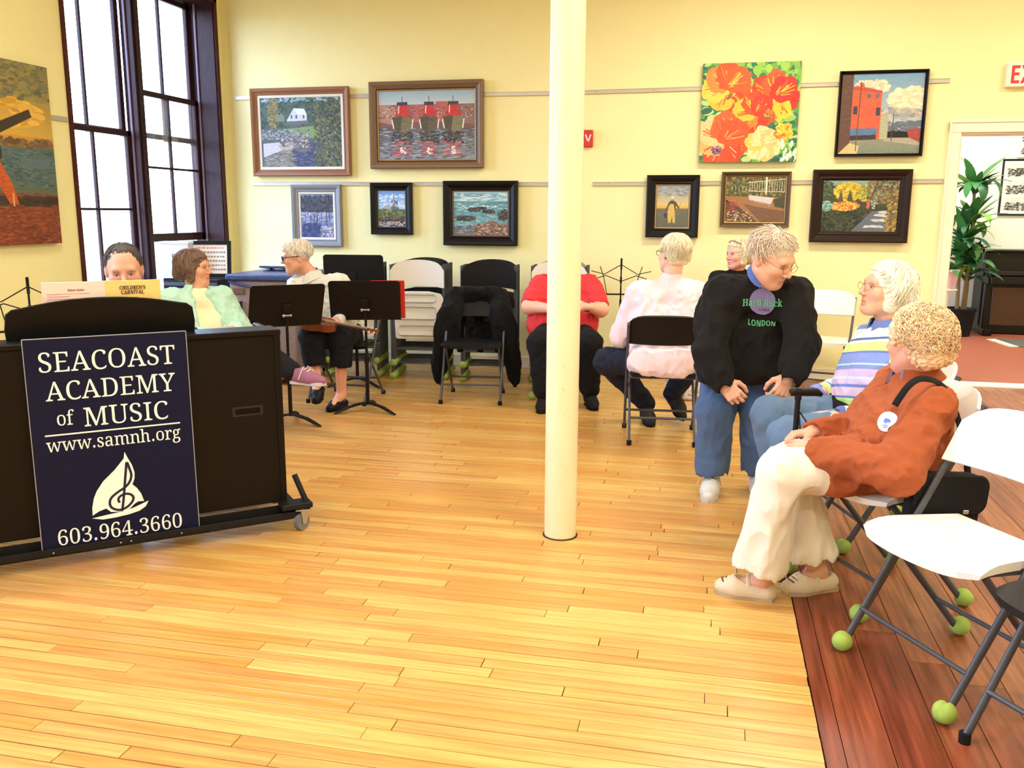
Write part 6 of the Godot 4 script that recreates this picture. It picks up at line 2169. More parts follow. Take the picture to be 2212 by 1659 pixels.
# torso from joints; r: [hip, belly, chest]; J holds pel, shl, shr, neck, front (direction)
func torso(J: Dictionary, hipw: float, chw: float, r: Array, belly := 0.0, k := 0.06) -> Array:
	var sc: Vector3 = (J.shl + J.shr) * 0.5
	var X: Vector3 = (J.shr - J.shl).normalized()
	var U: Vector3 = (sc - J.pel).normalized()
	var F: Vector3 = (J.front as Vector3).normalized()
	var L: float = sc.distance_to(J.pel)
	var o := []
	for s in [-1.0, 1.0]:
		o.append(cap3(J.pel + X * s * hipw, J.pel + U * L * 0.5 + X * s * (hipw + chw) * 0.48, r[0], r[1], k))
		o.append(cap3(J.pel + U * L * 0.5 + X * s * (hipw + chw) * 0.48, sc - U * 0.06 + X * s * chw, r[1], r[2], k))
	o.append(cap3(J.shl.lerp(sc, 0.12), J.shr.lerp(sc, 0.12), r[2] * 0.62, r[2] * 0.62, k))
	o.append(cap3(sc, J.neck, r[2] * 0.66, 0.052, k))
	if belly != 0.0:
		o.append(ell3(J.pel + U * L * 0.34 + F * belly, Vector3(r[1] * 1.35, r[1] * 1.15, r[1] * 1.1), k, Basis(X, U, X.cross(U))))
	return o

func arm(sh: Vector3, el: Vector3, wr: Vector3, r: Array, k := 0.045) -> Array:
	return [cap3(sh, el, r[0], r[1], k), cap3(el, wr, r[1], r[2], k)]

func cuff_cut(el: Vector3, wr: Vector3, r: float) -> Array:
	var d := (wr - el).normalized()
	return cut3(wr + d * r * 0.72, Vector3(r, r, r), 0.004)

func shoe(parent: Node, heel: Vector3, toe: Vector3, lift: float, off: Transform3D, style: String, ankle: Vector3) -> void:
	var f := (toe - heel).normalized()
	var L := heel.distance_to(toe)
	var x := Vector3.UP.cross(f).normalized()
	var up := f.cross(x)
	var X := Transform3D(Basis(x, up, f), heel)
	var at := func(a: float, y: float, z: float) -> Vector3: return X * Vector3(a, y, z * L)
	var pr := []
	var high: float = {"sneaker": 0.075, "flat": 0.035, "mary": 0.052, "boot": 0.10}[style]
	pr.append(cap3(at.call(0, 0.032, 0.12), at.call(0, 0.032, 0.62), 0.034, 0.042, 0.03))
	pr.append(cap3(at.call(0, 0.032, 0.62), at.call(0, 0.026, 0.88), 0.042, 0.030, 0.03))
	if style != "flat":
		pr.append(cap3(at.call(0, high * 0.6, 0.14), at.call(0, high * 0.55, 0.45), 0.034, 0.034, 0.03))
	if style == "sneaker" or style == "boot":
		pr.append(cap3(at.call(0, high, 0.2), at.call(0, 0.04, 0.6), 0.04, 0.036, 0.03))
	if style == "boot":
		pr.append(cap3(at.call(0, 0.08, 0.2), ankle, 0.043, 0.05, 0.03))
	if style == "flat" or style == "mary":
		pr.append(cut3(at.call(0, 0.088 if style == "mary" else 0.075, 0.36), Vector3(0.033, 0.05, L * 0.30), 0.006, X.basis))
	if style == "sneaker":
		pr.append(cut3(at.call(0, 0.12, 0.16), Vector3(0.032, 0.035, 0.036), 0.006, X.basis))
	var bottom := at.call(0, 0.0, 0.0) as Vector3
	var m: Material = {"sneaker": MT("sneaker_leather", col(226, 222, 220), 0.5, 61, 0.2, 0.12, Vector3(9, 9, 9)), "flat": M("flat_black", col(22, 20, 22), 0.5), "mary": MT("cream_shoe_leather", col(226, 208, 178), 0.5, 61, 0.2, 0.12, Vector3(9, 9, 9)), "boot": M("boot_black", col(26, 23, 22), 0.75)}[style]
	if parent.has_meta("shoe_mat"): m = mats[parent.get_meta("shoe_mat")]
	var a := sdf_arrays(pr, 0.006, 0.0, 1.0, 1, [[-up, (-up).dot(bottom + up * 0.010)]])
	var s := part(parent, "shoe", sdf_mesh([a]), m, off)
	# sole
	var outline := PackedVector2Array()
	for p in [[0.036, 0.1], [0.034, 0.0], [0.0, -0.035], [-0.034, 0.0], [-0.036, 0.1], [-0.034, 0.35], [-0.046, 0.68], [-0.03, 0.93], [0.0, 1.01], [0.03, 0.93], [0.046, 0.68], [0.034, 0.35]]:
		outline.append(Vector2(p[0], -p[1] * L))
	var b := MB.new()
	var th := 0.022 if style in ["sneaker", "mary"] else 0.012
	b.slab(outline, th, Transform3D(Basis(x, -f, up), heel + up * (th * 0.5 - 0.002)), 0.003)
	part(s, "sole", b.mesh(), {"sneaker": M("sole_black", col(20, 18, 18), 0.7) if parent.get_meta("shoe_mat", "") == "shoe_dark_brown" else M("sneaker_sole", col(196, 190, 186), 0.6), "flat": M("sole_black", col(20, 18, 18), 0.7), "mary": M("sole_tan", col(178, 156, 130), 0.6), "boot": M("sole_black", col(20, 18, 18), 0.7)}[style])
	if style == "sneaker" and parent.get_meta("shoe_mat", "") != "shoe_dark_brown":
		b = MB.new()
		for k in 4:
			var z := 0.42 + k * 0.09
			var y := 0.100 - k * 0.009
			b.tube([at.call(-0.03, y - 0.006, z), at.call(0.0, y + 0.004, z + 0.03), at.call(0.03, y - 0.006, z + 0.05)], 0.003, 5)
		b.tube([at.call(-0.02, 0.112, 0.4), at.call(-0.055, 0.09, 0.42), at.call(-0.07, 0.04, 0.36)], 0.0022, 5)
		b.tube([at.call(0.02, 0.112, 0.4), at.call(0.05, 0.095, 0.46), at.call(0.062, 0.06, 0.42)], 0.0022, 5)
		part(s, "laces", b.mesh(), M("laces", col(236, 232, 228), 0.8))
	if style == "mary":
		b = MB.new()
		b.tube([at.call(-0.038, 0.048, 0.40), at.call(-0.024, 0.078, 0.42), at.call(0.0, 0.088, 0.43), at.call(0.024, 0.078, 0.42), at.call(0.038, 0.048, 0.40)], 0.010, 8, 0.3, up)
		part(s, "strap", b.mesh(), m)
		b = MB.new()
		for k in 3:
			var z := 0.70 + k * 0.075
			b.tube([at.call(-0.024, 0.066 - k * 0.006, z), at.call(0.0, 0.0735 - k * 0.006, z + 0.04), at.call(0.024, 0.066 - k * 0.006, z)], 0.0035, 5, 0.4, up)
		part(s, "cut_outs", b.mesh(), M("cut_out_dark", col(96, 72, 56), 0.9))

# the skin of the whole figure as one mesh: trunk and limbs coarse, head and hands fine
func skin_body(t: Node3D, off: Transform3D, J: Dictionary, skin: Color, hx: Transform3D, hands: Array, limbs: Array, fat := 0.0) -> void:
	var m := M("skin", Color.WHITE, 0.55)
	m.vertex_color_use_as_albedo = true
	m.subsurf_scatter_enabled = true
	m.subsurf_scatter_strength = 0.08
	var s := lin(skin)
	var list := []
	var flat_tint := func(_p: Vector3) -> Color: return s
	var pr := torso(J, 0.06, 0.07, [0.06, 0.06, 0.065])
	pr.append_array(limbs)
	var a := sdf_arrays(pr, J.get("cell", 0.020))
	a.append(flat_tint)
	list.append(a)
	var hp := moved(head_prims(fat), hx)
	hp.append(cap3(hx * Vector3(0, -0.05, -0.022), J.neck, 0.054, 0.056, 0.03))
	a = sdf_arrays(hp, J.get("head_cell", 0.0042))
	a.append(skin_tint(s, hx))
	list.append(a)
	for h in hands:
		a = sdf_arrays(h, 0.0034)
		a.append(flat_tint)
		list.append(a)
	part(t, "body", sdf_mesh(list, true), m, off)

func cloth(called: String, c: Color, rough := 0.85, amount := 0.16, sc := 14.0) -> StandardMaterial3D:
	var m := MT(called, c, rough, 62, 0.25, amount, Vector3(sc, sc, sc))
	m.rim_enabled = true
	m.rim = 0.12
	m.rim_tint = 0.6
	return m

# lay a flat mesh (x right, y up) on a cloth: each vertex goes along -z of xf to the surface
func lay_on(arr: Array, xf: Transform3D, sc: Vector2, prims: Array, amp: float, freq: float, sd: int, stretch: Vector3, lift: float) -> ArrayMesh:
	var f := FastNoiseLite.new()
	f.seed = sd
	f.frequency = freq
	f.noise_type = FastNoiseLite.TYPE_SIMPLEX_SMOOTH
	f.fractal_octaves = 2
	f.fractal_type = FastNoiseLite.FRACTAL_RIDGED
	var vs: PackedVector3Array = arr[Mesh.ARRAY_VERTEX].duplicate()
	var d := -xf.basis.z.normalized()
	var seen := {}
	for i in vs.size():
		var key := Vector2i(int(round(vs[i].x * 1e4)), int(round(vs[i].y * 1e4)))
		if not seen.has(key):
			var p := xf * Vector3(vs[i].x * sc.x, vs[i].y * sc.y, 0.2)
			for k in 40:
				var e := field(prims, p) - (amp * f.get_noise_3dv(p * stretch) if amp > 0.0 else 0.0)
				if e < 0.0006: break
				p += d * e * 0.9
			seen[key] = p - d * lift
		vs[i] = seen[key]
	var st := SurfaceTool.new()
	st.begin(Mesh.PRIMITIVE_TRIANGLES)
	var ix: PackedInt32Array = arr[Mesh.ARRAY_INDEX] if arr[Mesh.ARRAY_INDEX] != null else PackedInt32Array(range(vs.size()))
	for i in ix:
		st.set_normal(-d)
		st.add_vertex(vs[i])
	return st.commit()

func text_arrays(words: String, family: String, bold: bool) -> Array:
	var f := SystemFont.new()
	f.font_names = PackedStringArray([family])
	if bold: f.font_weight = 700
	var t := TextMesh.new()
	t.text = words
	t.font = f
	t.font_size = 64
	t.pixel_size = 0.01
	t.depth = 0.0
	t.curve_step = 3.0
	return [t.get_mesh_arrays(), t.get_aabb().size]

func disc_arrays(rings: int, seg: int) -> Array:
	var b := MB.new()
	for r in rings:
		for i in seg:
			var a := TAU * i / seg
			var c := TAU * (i + 1) / seg
			var r0 := float(r) / rings
			var r1 := float(r + 1) / rings
			b.quad(Vector3(cos(a) * r0, sin(a) * r0, 0), Vector3(cos(a) * r1, sin(a) * r1, 0), Vector3(cos(c) * r1, sin(c) * r1, 0), Vector3(cos(c) * r0, sin(c) * r0, 0), Vector3(0, 0, 1))
	var ar := []
	ar.resize(Mesh.ARRAY_MAX)
	ar[Mesh.ARRAY_VERTEX] = b.v
	return ar

# ---------- people ----------
func hair_prims(style: String) -> Array:
	var face := cut3(Vector3(0, -0.040, 0.092), Vector3(0.070, 0.090, 0.062), 0.012)
	var low := cut3(Vector3(0, -0.150, -0.01), Vector3(0.12, 0.088, 0.14), 0.012)
	var o := []
	match style:
		"short":
			o = [ell3(Vector3(0, 0.045, -0.020), Vector3(0.081, 0.082, 0.100)), face, low]
			for s in [-1.0, 1.0]: o.append(cut3(Vector3(s * 0.095, -0.045, 0.022), Vector3(0.034, 0.060, 0.050), 0.01))
		"receding":
			o = [ell3(Vector3(0, 0.040, -0.022), Vector3(0.079, 0.081, 0.096)), cut3(Vector3(0, -0.012, 0.100), Vector3(0.066, 0.098, 0.072), 0.012), low]
			for s in [-1.0, 1.0]: o.append(cut3(Vector3(s * 0.095, -0.045, 0.030), Vector3(0.034, 0.070, 0.050), 0.01))
		"crop":
			o = [ell3(Vector3(0, 0.048, -0.016), Vector3(0.085, 0.084, 0.104)), cap3(Vector3(-0.04, 0.07, 0.07), Vector3(0.04, 0.075, 0.07), 0.03, 0.03), face, low]
			for s in [-1.0, 1.0]: o.append(cut3(Vector3(s * 0.098, -0.045, 0.020), Vector3(0.032, 0.055, 0.048), 0.01))
		"full":
			o = [ell3(Vector3(0, 0.040, -0.024), Vector3(0.087, 0.088, 0.106)), cap3(Vector3(-0.03, -0.03, -0.06), Vector3(0.03, -0.03, -0.06), 0.036, 0.036, 0.04), face]
			for s in [-1.0, 1.0]: o.append(cut3(Vector3(s * 0.098, -0.050, 0.020), Vector3(0.030, 0.055, 0.045), 0.01))
			o.append(cut3(Vector3(0, -0.180, -0.01), Vector3(0.12, 0.088, 0.14), 0.012))
		"bob":
			o = [ell3(Vector3(0, 0.036, -0.022), Vector3(0.091, 0.092, 0.110)), cap3(Vector3(-0.035, -0.03, -0.075), Vector3(0.035, -0.03, -0.075), 0.052, 0.052, 0.03)]
			for s in [-1.0, 1.0]: o.append(cap3(Vector3(s * 0.074, 0.0, 0.0), Vector3(s * 0.070, -0.062, 0.004), 0.034, 0.030, 0.03))
			o.append(cut3(Vector3(0, -0.050, 0.098), Vector3(0.068, 0.105, 0.062), 0.012))
			o.append(cut3(Vector3(0, -0.19, 0.0), Vector3(0.14, 0.085, 0.15), 0.012))
		"curly":
			o = [ell3(Vector3(0, 0.036, -0.022), Vector3(0.104, 0.106, 0.116)), cap3(Vector3(-0.04, -0.03, -0.07), Vector3(0.04, -0.03, -0.07), 0.055, 0.055, 0.03), cut3(Vector3(0, -0.045, 0.108), Vector3(0.078, 0.098, 0.072), 0.015)]
			for s in [-1.0, 1.0]: o.append(cut3(Vector3(s * 0.112, -0.028, 0.014), Vector3(0.050, 0.048, 0.042), 0.012))
			o.append(cut3(Vector3(0, -0.175, 0.0), Vector3(0.14, 0.085, 0.15), 0.012))
	return o

func hairdo(t: Node, off: Transform3D, hx: Transform3D, style: String, c: Color, opt: Dictionary, sd := 1, amp := 0.004) -> void:
	var a := sdf_arrays(moved(hair_prims(style), hx), opt.get("cell", 0.0055), amp, 55.0, sd)
	var base := lin(c)
	a.append(func(_p: Vector3) -> Color: return base)
	part(t, "hair", sdf_mesh([a], true), hair_mat(), off)
	var b := MB.new()
	opt["seed"] = sd
	var e: Array = {"receding": [0.040, 0.079, 0.081, 0.096], "short": [0.045, 0.081, 0.082, 0.100], "crop": [0.048, 0.085, 0.084, 0.104], "full": [0.040, 0.087, 0.088, 0.106], "bob": [0.036, 0.091, 0.092, 0.110], "curly": [0.036, 0.104, 0.106, 0.116]}[style]
	locks(b, hx, hair_prims(style), Vector3(0, e[0], -0.022), Vector3(e[1], e[2], e[3]), opt.get("n", 260), c, opt)
	part(t, "hair_locks", b.mesh(), hair_mat(), off)

func collar(t: Node, off: Transform3D, ctr: Vector3, bas: Basis, r0: float, r1: float, h: float, m: Material, gap := 0.5, point := 0.03) -> void:
	var b := MB.new()
	b.sheet(func(u: float, v: float) -> Vector3:
		var a := lerpf(gap, TAU - gap, u)
		var near := exp(-pow(minf(u, 1.0 - u) * 7.0, 2.0))
		var r := lerpf(r0, r1 + near * 0.012, v)
		return ctr + bas * Vector3(sin(a) * r, lerpf(h * 0.5, -h * 0.5 - near * point, v), cos(a) * r * 1.05), 20, 3, 0.006)
	part(t, "collar", b.mesh(), m, off)

func wear(t: Node, off: Transform3D, called: String, prims: Array, m: Material, cell: float, amp: float, freq: float, sd: int, cuts := [], stretch := Vector3.ONE) -> MeshInstance3D:
	return part(t, called, sdf_mesh([sdf_arrays(prims, cell, amp, freq, sd, cuts, stretch, true)]), m, off)

func trousers(hl: Vector3, kl: Vector3, al: Vector3, hr: Vector3, kr: Vector3, ar: Vector3, r: Array, hem := true) -> Array:
	var o := [cap3(hl, hr, r[0] * 1.15, r[0] * 1.15, 0.05)]
	for q in [[hl, kl, al], [hr, kr, ar]]:
		o.append(cap3(q[0], q[1], r[0], r[1], 0.04))
		o.append(cap3(q[1], q[2], r[1], r[2], 0.03))
	if hem:
		for q in [[kl, al], [kr, ar]]:
			var d: Vector3 = (q[1] - q[0]).normalized()
			o.append(cut3(q[1] + d * r[2] * 0.85, Vector3(r[2], r[2], r[2]) * 1.12, 0.004))
	return o

func begin_person(label: String, at: Vector3) -> Node3D:
	return thing("person", label, "person", at)

func V(x: float, y: float, z: float) -> Vector3:
	return Vector3(x, y, z)

func build_people() -> void:
	person_standing()
	person_striped()
	person_orange()
	person_pink()
	person_red()
	person_ukulele()
	person_mint()
	person_pianist()
	person_blonde()

func person_standing() -> void:
	var at := V(0.16, 0, -4.6)
	var off := Transform3D(Basis(), -at)
	var t := begin_person("standing person in a black sweatshirt and blue jeans, bending toward the seated women", at)
	var J := {"pel": V(0.17, 0.80, -4.74), "shl": V(0.055, 1.045, -4.475), "shr": V(0.395, 1.05, -4.485), "neck": V(0.250, 1.135, -4.40), "front": V(0.05, -0.5, 0.86), "head_cell": 0.0036}
	var hx := Transform3D(face_basis(V(0.74, -0.42, 0.52), 0.06) * 1.06, V(0.272, 1.222, -4.345))
	var ell := V(0.010, 0.775, -4.37)
	var wrl := V(0.078, 0.632, -4.325)
	var elr := V(0.438, 0.815, -4.365)
	var wrr := V(0.378, 0.683, -4.268)
	var h1 := moved_hand(hand_prims([0.75, 0.8, 0.85, 0.9, 0.5]), hand_xf(wrl, V(0.62, -0.62, 0.25), V(-0.2, 0.25, 0.95), false, 1.05))
	var h2 := moved_hand(hand_prims([0.75, 0.8, 0.85, 0.9, 0.5]), hand_xf(wrr, V(-0.45, -0.85, 0.2), V(0.35, 0.1, 0.95), true, 1.05))
	var limbs := arm(J.shl, ell, wrl, [0.036, 0.034, 0.028])
	limbs.append_array(arm(J.shr, elr, wrr, [0.036, 0.034, 0.028]))
	limbs.append_array([cap3(V(0.08, 0.78, -4.73), V(0.055, 0.45, -4.57), 0.075, 0.055), cap3(V(0.055, 0.45, -4.57), V(0.05, 0.07, -4.58), 0.05, 0.036), cap3(V(0.26, 0.78, -4.74), V(0.27, 0.45, -4.64), 0.075, 0.055), cap3(V(0.27, 0.45, -4.64), V(0.285, 0.07, -4.68), 0.05, 0.036)])
	skin_body(t, off, J, col(226, 168, 140), hx, [h1, h2], limbs, 0.006)
	# sweatshirt
	var pr := torso(J, 0.095, 0.115, [0.135, 0.15, 0.115], 0.03)
	for s in [-1.0, 1.0]: pr.append(cap3(V(0.17 + s * 0.085, 0.86, -4.58), V(0.155 + s * 0.085, 0.66, -4.54), 0.13, 0.125, 0.06))
	pr.append_array(arm(J.shl, ell, wrl, [0.082, 0.070, 0.052], 0.025))
	pr.append_array(arm(J.shr, elr, wrr, [0.082, 0.070, 0.052], 0.025))
	pr.append(cap3(ell, wrl.lerp(ell, 0.35), 0.068, 0.066, 0.03))
	pr.append(cap3(elr, wrr.lerp(elr, 0.35), 0.068, 0.066, 0.03))
	pr.append(cut3(V(0.258, 1.215, -4.385), Vector3(0.066, 0.062, 0.066), 0.008))
	pr.append(cuff_cut(ell, wrl, 0.05))
	pr.append(cuff_cut(elr, wrr, 0.05))
	var black := cloth("sweatshirt_black", col(34, 30, 29), 0.95, 0.25, 16.0)
	var st := V(1.0, 0.6, 1.0)
	var shirt := wear(t, off, "sweatshirt", pr, black, 0.0095, 0.015, 6.5, 5, [[V(0.05, -1, -0.10), -0.15]], st)
	# print on the chest
	var pn := V(0.0, -0.30, 0.95).normalized()
	var px := V(1, 0, 0.02)
	var cxf := frame_xf(V(0.243, 0.99, -4.30), px - pn * px.dot(pn), Vector3.UP)
	cxf = Transform3D(Basis(cxf.basis.x, pn.cross(cxf.basis.x), pn), cxf.origin)
	var green := M("print_green", col(104, 196, 140), 0.8)
	var violet := MT("print_violet", col(158, 148, 200), 0.8, 63, 0.05, 0.3, Vector3(12, 12, 12))
	part(shirt, "print_disc", lay_on(disc_arrays(5, 24), cxf, Vector2(0.060, 0.068), pr, 0.015, 6.5, 5, st, 0.0035), violet)
	for w in [["Hard Rock", "Droid Serif", 0.0, -0.004, 0.182, 0.036], ["CAFE", "Droid Sans", 0.012, -0.040, 0.05, 0.013], ["LONDON", "Droid Sans", 0.004, -0.112, 0.125, 0.026]]:
		var ta := text_arrays(w[0], w[1], true)
		var wxf := cxf * Transform3D(Basis(), Vector3(w[2], w[3], 0))
		part(shirt, "print_lettering", lay_on(ta[0], wxf, Vector2(w[4] / ta[1].x, w[5] / ta[1].y), pr, 0.015, 6.5, 5, st, 0.0062), green if w[0] != "CAFE" else M("print_plum", col(120, 70, 96), 0.8))
	var blue := cloth("collar_blue", col(84, 110, 176))
	collar(t, off, V(0.252, 1.168, -4.392), face_basis(V(0.30, 0, 0.95)) * Basis(Vector3.RIGHT, 0.5), 0.062, 0.082, 0.04, blue, 0.5, 0.022)
	# jeans
	var jeans := cloth("jeans_blue", col(92, 122, 172), 0.9, 0.3, 20.0)
	var jp := trousers(V(0.085, 0.77, -4.72), V(0.055, 0.45, -4.57), V(0.05, 0.13, -4.58), V(0.255, 0.77, -4.74), V(0.27, 0.45, -4.64), V(0.285, 0.13, -4.68), [0.105, 0.092, 0.084])
	wear(t, off, "jeans", jp, jeans, 0.0105, 0.010, 8.0, 8, [], V(1, 0.6, 1))
	wear(t, off, "shirt_tail", [cap3(V(0.02, 0.70, -4.66), V(0.0, 0.60, -4.64), 0.06, 0.05), cap3(V(0.03, 0.70, -4.66), V(0.3, 0.66, -4.62), 0.07, 0.07)], blue, 0.012, 0.006, 9.0, 3)
	shoe(t, V(0.055, 0.0, -4.66), V(0.035, 0.0, -4.39), 0, off, "sneaker", V(0.05, 0.1, -4.58))
	shoe(t, V(0.285, 0.0, -4.76), V(0.30, 0.0, -4.49), 0, off, "sneaker", V(0.285, 0.1, -4.68))
	hairdo(t, off, hx, "short", col(228, 206, 184), {"n": 1000, "front": 1.0, "rear": 2.05, "length": 0.5, "width": 0.0021, "lift": 0.005, "spike": 0.022, "sweep": 0.5, "cell": 0.005}, 3, 0.005)
	eyes(t, hx, off, col(206, 180, 160))
	glasses(t, hx, M("wire_glasses", col(120, 90, 70), 0.3, 0.6), off, 0.0011, 0.023)

func stripes() -> StandardMaterial3D:
	if mats.has("striped_knit"): return mats["striped_knit"]
	var im := Image.create(8, 256, false, Image.FORMAT_RGB8)
	var y := 0
	var seqs := [[[206, 236, 220], 30], [[88, 104, 160], 7], [[206, 234, 216], 8], [[198, 228, 130], 26], [[96, 116, 186], 6], [[124, 142, 208], 30], [[176, 222, 232], 5], [[122, 136, 200], 12], [[198, 176, 212], 22], [[188, 226, 236], 5], [[206, 184, 216], 16], [[112, 128, 196], 8], [[230, 196, 214], 24], [[104, 122, 190], 6], [[196, 226, 124], 24], [[150, 210, 214], 10], [[122, 140, 206], 17]]
	for s in seqs:
		im.fill_rect(Rect2i(0, y, 8, s[1]), col(s[0][0], s[0][1], s[0][2]))
		y += s[1]
	var m := M("striped_knit", Color.WHITE, 0.9)
	m.albedo_texture = ImageTexture.create_from_image(im)
	m.rim_enabled = true
	m.rim = 0.12
	return m

func person_striped() -> void:
	var at := V(0.70, 0, -4.05)
	var off := Transform3D(Basis(), -at)
	var t := begin_person("seated person with a white bob, striped pastel sweater and blue jeans", at)
	var J := {"pel": V(0.745, 0.55, -4.08), "shl": V(0.72, 0.875, -4.31), "shr": V(0.80, 0.865, -3.99), "neck": V(0.775, 0.945, -4.17), "front": V(-0.95, 0, 0.3), "head_cell": 0.0036}
	var hx := Transform3D(face_basis(V(-0.93, 0.16, 0.30), -0.04) * 1.02, V(0.752, 1.105, -4.175))
	var eln := V(0.735, 0.60, -3.87)
	var wrn := V(0.560, 0.597, -3.845)
	var elf := V(0.66, 0.63, -4.36)
	var wrf := V(0.470, 0.635, -4.10)
	var h1 := moved_hand(hand_prims([0.25, 0.22, 0.25, 0.3, 0.2], 0.35), hand_xf(wrn, V(-0.96, -0.05, 0.12), V(-0.05, 0.9, 0.4), true, 0.98))
	var h2 := moved_hand(hand_prims([0.45, 0.5, 0.5, 0.5, 0.3], 0.2), hand_xf(wrf, V(-0.85, -0.3, 0.35), V(-0.2, 0.9, 0.3), false, 0.98))
	var limbs := arm(J.shr, eln, wrn, [0.036, 0.034, 0.026])
	limbs.append_array(arm(J.shl, elf, wrf, [0.036, 0.034, 0.026]))
	limbs.append_array([cap3(V(0.72, 0.53, -3.99), V(0.345, 0.515, -3.78), 0.07, 0.05), cap3(V(0.345, 0.515, -3.78), V(0.41, 0.09, -3.78), 0.045, 0.034), cap3(V(0.69, 0.53, -4.15), V(0.285, 0.56, -3.985), 0.07, 0.05), cap3(V(0.285, 0.56, -3.985), V(0.37, 0.09, -3.95), 0.045, 0.034)])
	skin_body(t, off, J, col(232, 176, 148), hx, [h1, h2], limbs)
	# sweater body: stripes run round the trunk
	var pr := torso(J, 0.085, 0.095, [0.125, 0.135, 0.105], 0.05)
	pr.append(cap3(V(0.70, 0.77, -4.22), V(0.72, 0.76, -4.02), 0.09, 0.09, 0.05))
	pr.append(cut3(J.neck + V(-0.02, 0.055, 0), Vector3(0.062, 0.06, 0.062), 0.01))
	var ax: Vector3 = ((J.shl + J.shr) * 0.5 - J.pel).normalized()
	var body := sdf_arrays(pr, 0.0085, 0.010, 7.0, 6, [], Vector3.ONE, true)
	body.append(null)
	body.append(func(p: Vector3) -> Vector2: return Vector2(0.5, 0.98 - (p - J.pel).dot(ax) / 0.40))
	var kn := stripes()
	part(t, "sweater", sdf_mesh([body]), kn, off)
	for q in [[J.shr, eln, wrn], [J.shl, elf, wrf]]:
		var sp := arm(q[0], q[1], q[2], [0.068, 0.062, 0.045])
		sp.append(cuff_cut(q[1], q[2], 0.036))
		var sl := sdf_arrays(sp, 0.009, 0.008, 11.0, 7)
		sl.append(null)
		var s0: Vector3 = q[0]
		var e0: Vector3 = q[1]
		var w0: Vector3 = q[2]
		var la := s0.distance_to(e0)
		sl.append(func(p: Vector3) -> Vector2:
			var d1 := Geometry3D.get_closest_point_to_segment(p, s0, e0)
			var d2 := Geometry3D.get_closest_point_to_segment(p, e0, w0)
			var l := s0.distance_to(d1) if p.distance_to(d1) < p.distance_to(d2) else la + e0.distance_to(d2)
			return Vector2(0.5, 0.1 + l / 0.46))
		var sm := part(t, "sleeve", sdf_mesh([sl]), kn, off)
		var b := MB.new()
		var d := (w0 - e0).normalized()
		b.tube([w0 - d * 0.035, w0 - d * 0.02, w0 + d * 0.012], [0.047, 0.044, 0.040], 18, 1.0, Vector3.ZERO, false)
		part(sm, "cuff", b.mesh(), cloth("cuff_knit_blue", col(122, 144, 214), 0.9, 0.35, 40.0))
	var blue := cloth("polo_blue", col(110, 130, 196))
	collar(t, off, J.neck + V(-0.012, 0.012, 0.0), face_basis(V(-0.9, 0, 0.3)) * Basis(Vector3.RIGHT, 0.2), 0.060, 0.092, 0.055, blue, 0.25, 0.04)
	# waist bag
	var b2 := MB.new()
	b2.tube([V(0.66, 0.60, -3.88), V(0.60, 0.595, -3.93), V(0.555, 0.605, -4.02), V(0.545, 0.625, -4.12)], [0.03, 0.034, 0.034, 0.028], 8, 0.45, V(-0.9, 0.3, 0.2))
	part(t, "waist_bag", b2.mesh(), cloth("waist_bag_black", col(28, 26, 28)), off)
	var jeans := cloth("jeans_pale", col(112, 140, 172), 0.9, 0.3, 20.0)
	wear(t, off, "jeans", trousers(V(0.72, 0.54, -3.99), V(0.345, 0.515, -3.78), V(0.41, 0.08, -3.78), V(0.69, 0.54, -4.15), V(0.285, 0.56, -3.985), V(0.37, 0.08, -3.95), [0.092, 0.078, 0.072]), jeans, 0.010, 0.010, 9.0, 9, [], V(1, 0.6, 1))
	shoe(t, V(0.45, 0, -3.79), V(0.23, 0, -3.74), 0, off, "sneaker", V(0.41, 0.1, -3.78))
	shoe(t, V(0.41, 0, -3.96), V(0.19, 0, -3.92), 0, off, "sneaker", V(0.37, 0.1, -3.95))
	hairdo(t, off, hx, "bob", col(246, 236, 212), {"n": 1000, "front": 1.0, "rear": 2.25, "length": 1.0, "width": 0.0026, "lift": 0.003, "sweep": 0.35, "part": -0.15, "cell": 0.005}, 5, 0.004)
	eyes(t, hx, off, col(200, 170, 140))
	glasses(t, hx, M("rimless_glasses", col(160, 130, 110), 0.3, 0.6), off, 0.0010, 0.022)
	var br := MB.new()
	br.ball(off * hx * V(0.078, -0.038, -0.004), Vector3(0.006, 0.006, 0.006), 8, 6)
	part(t, "earring", br.mesh(), M("pearl", col(236, 230, 220), 0.25))

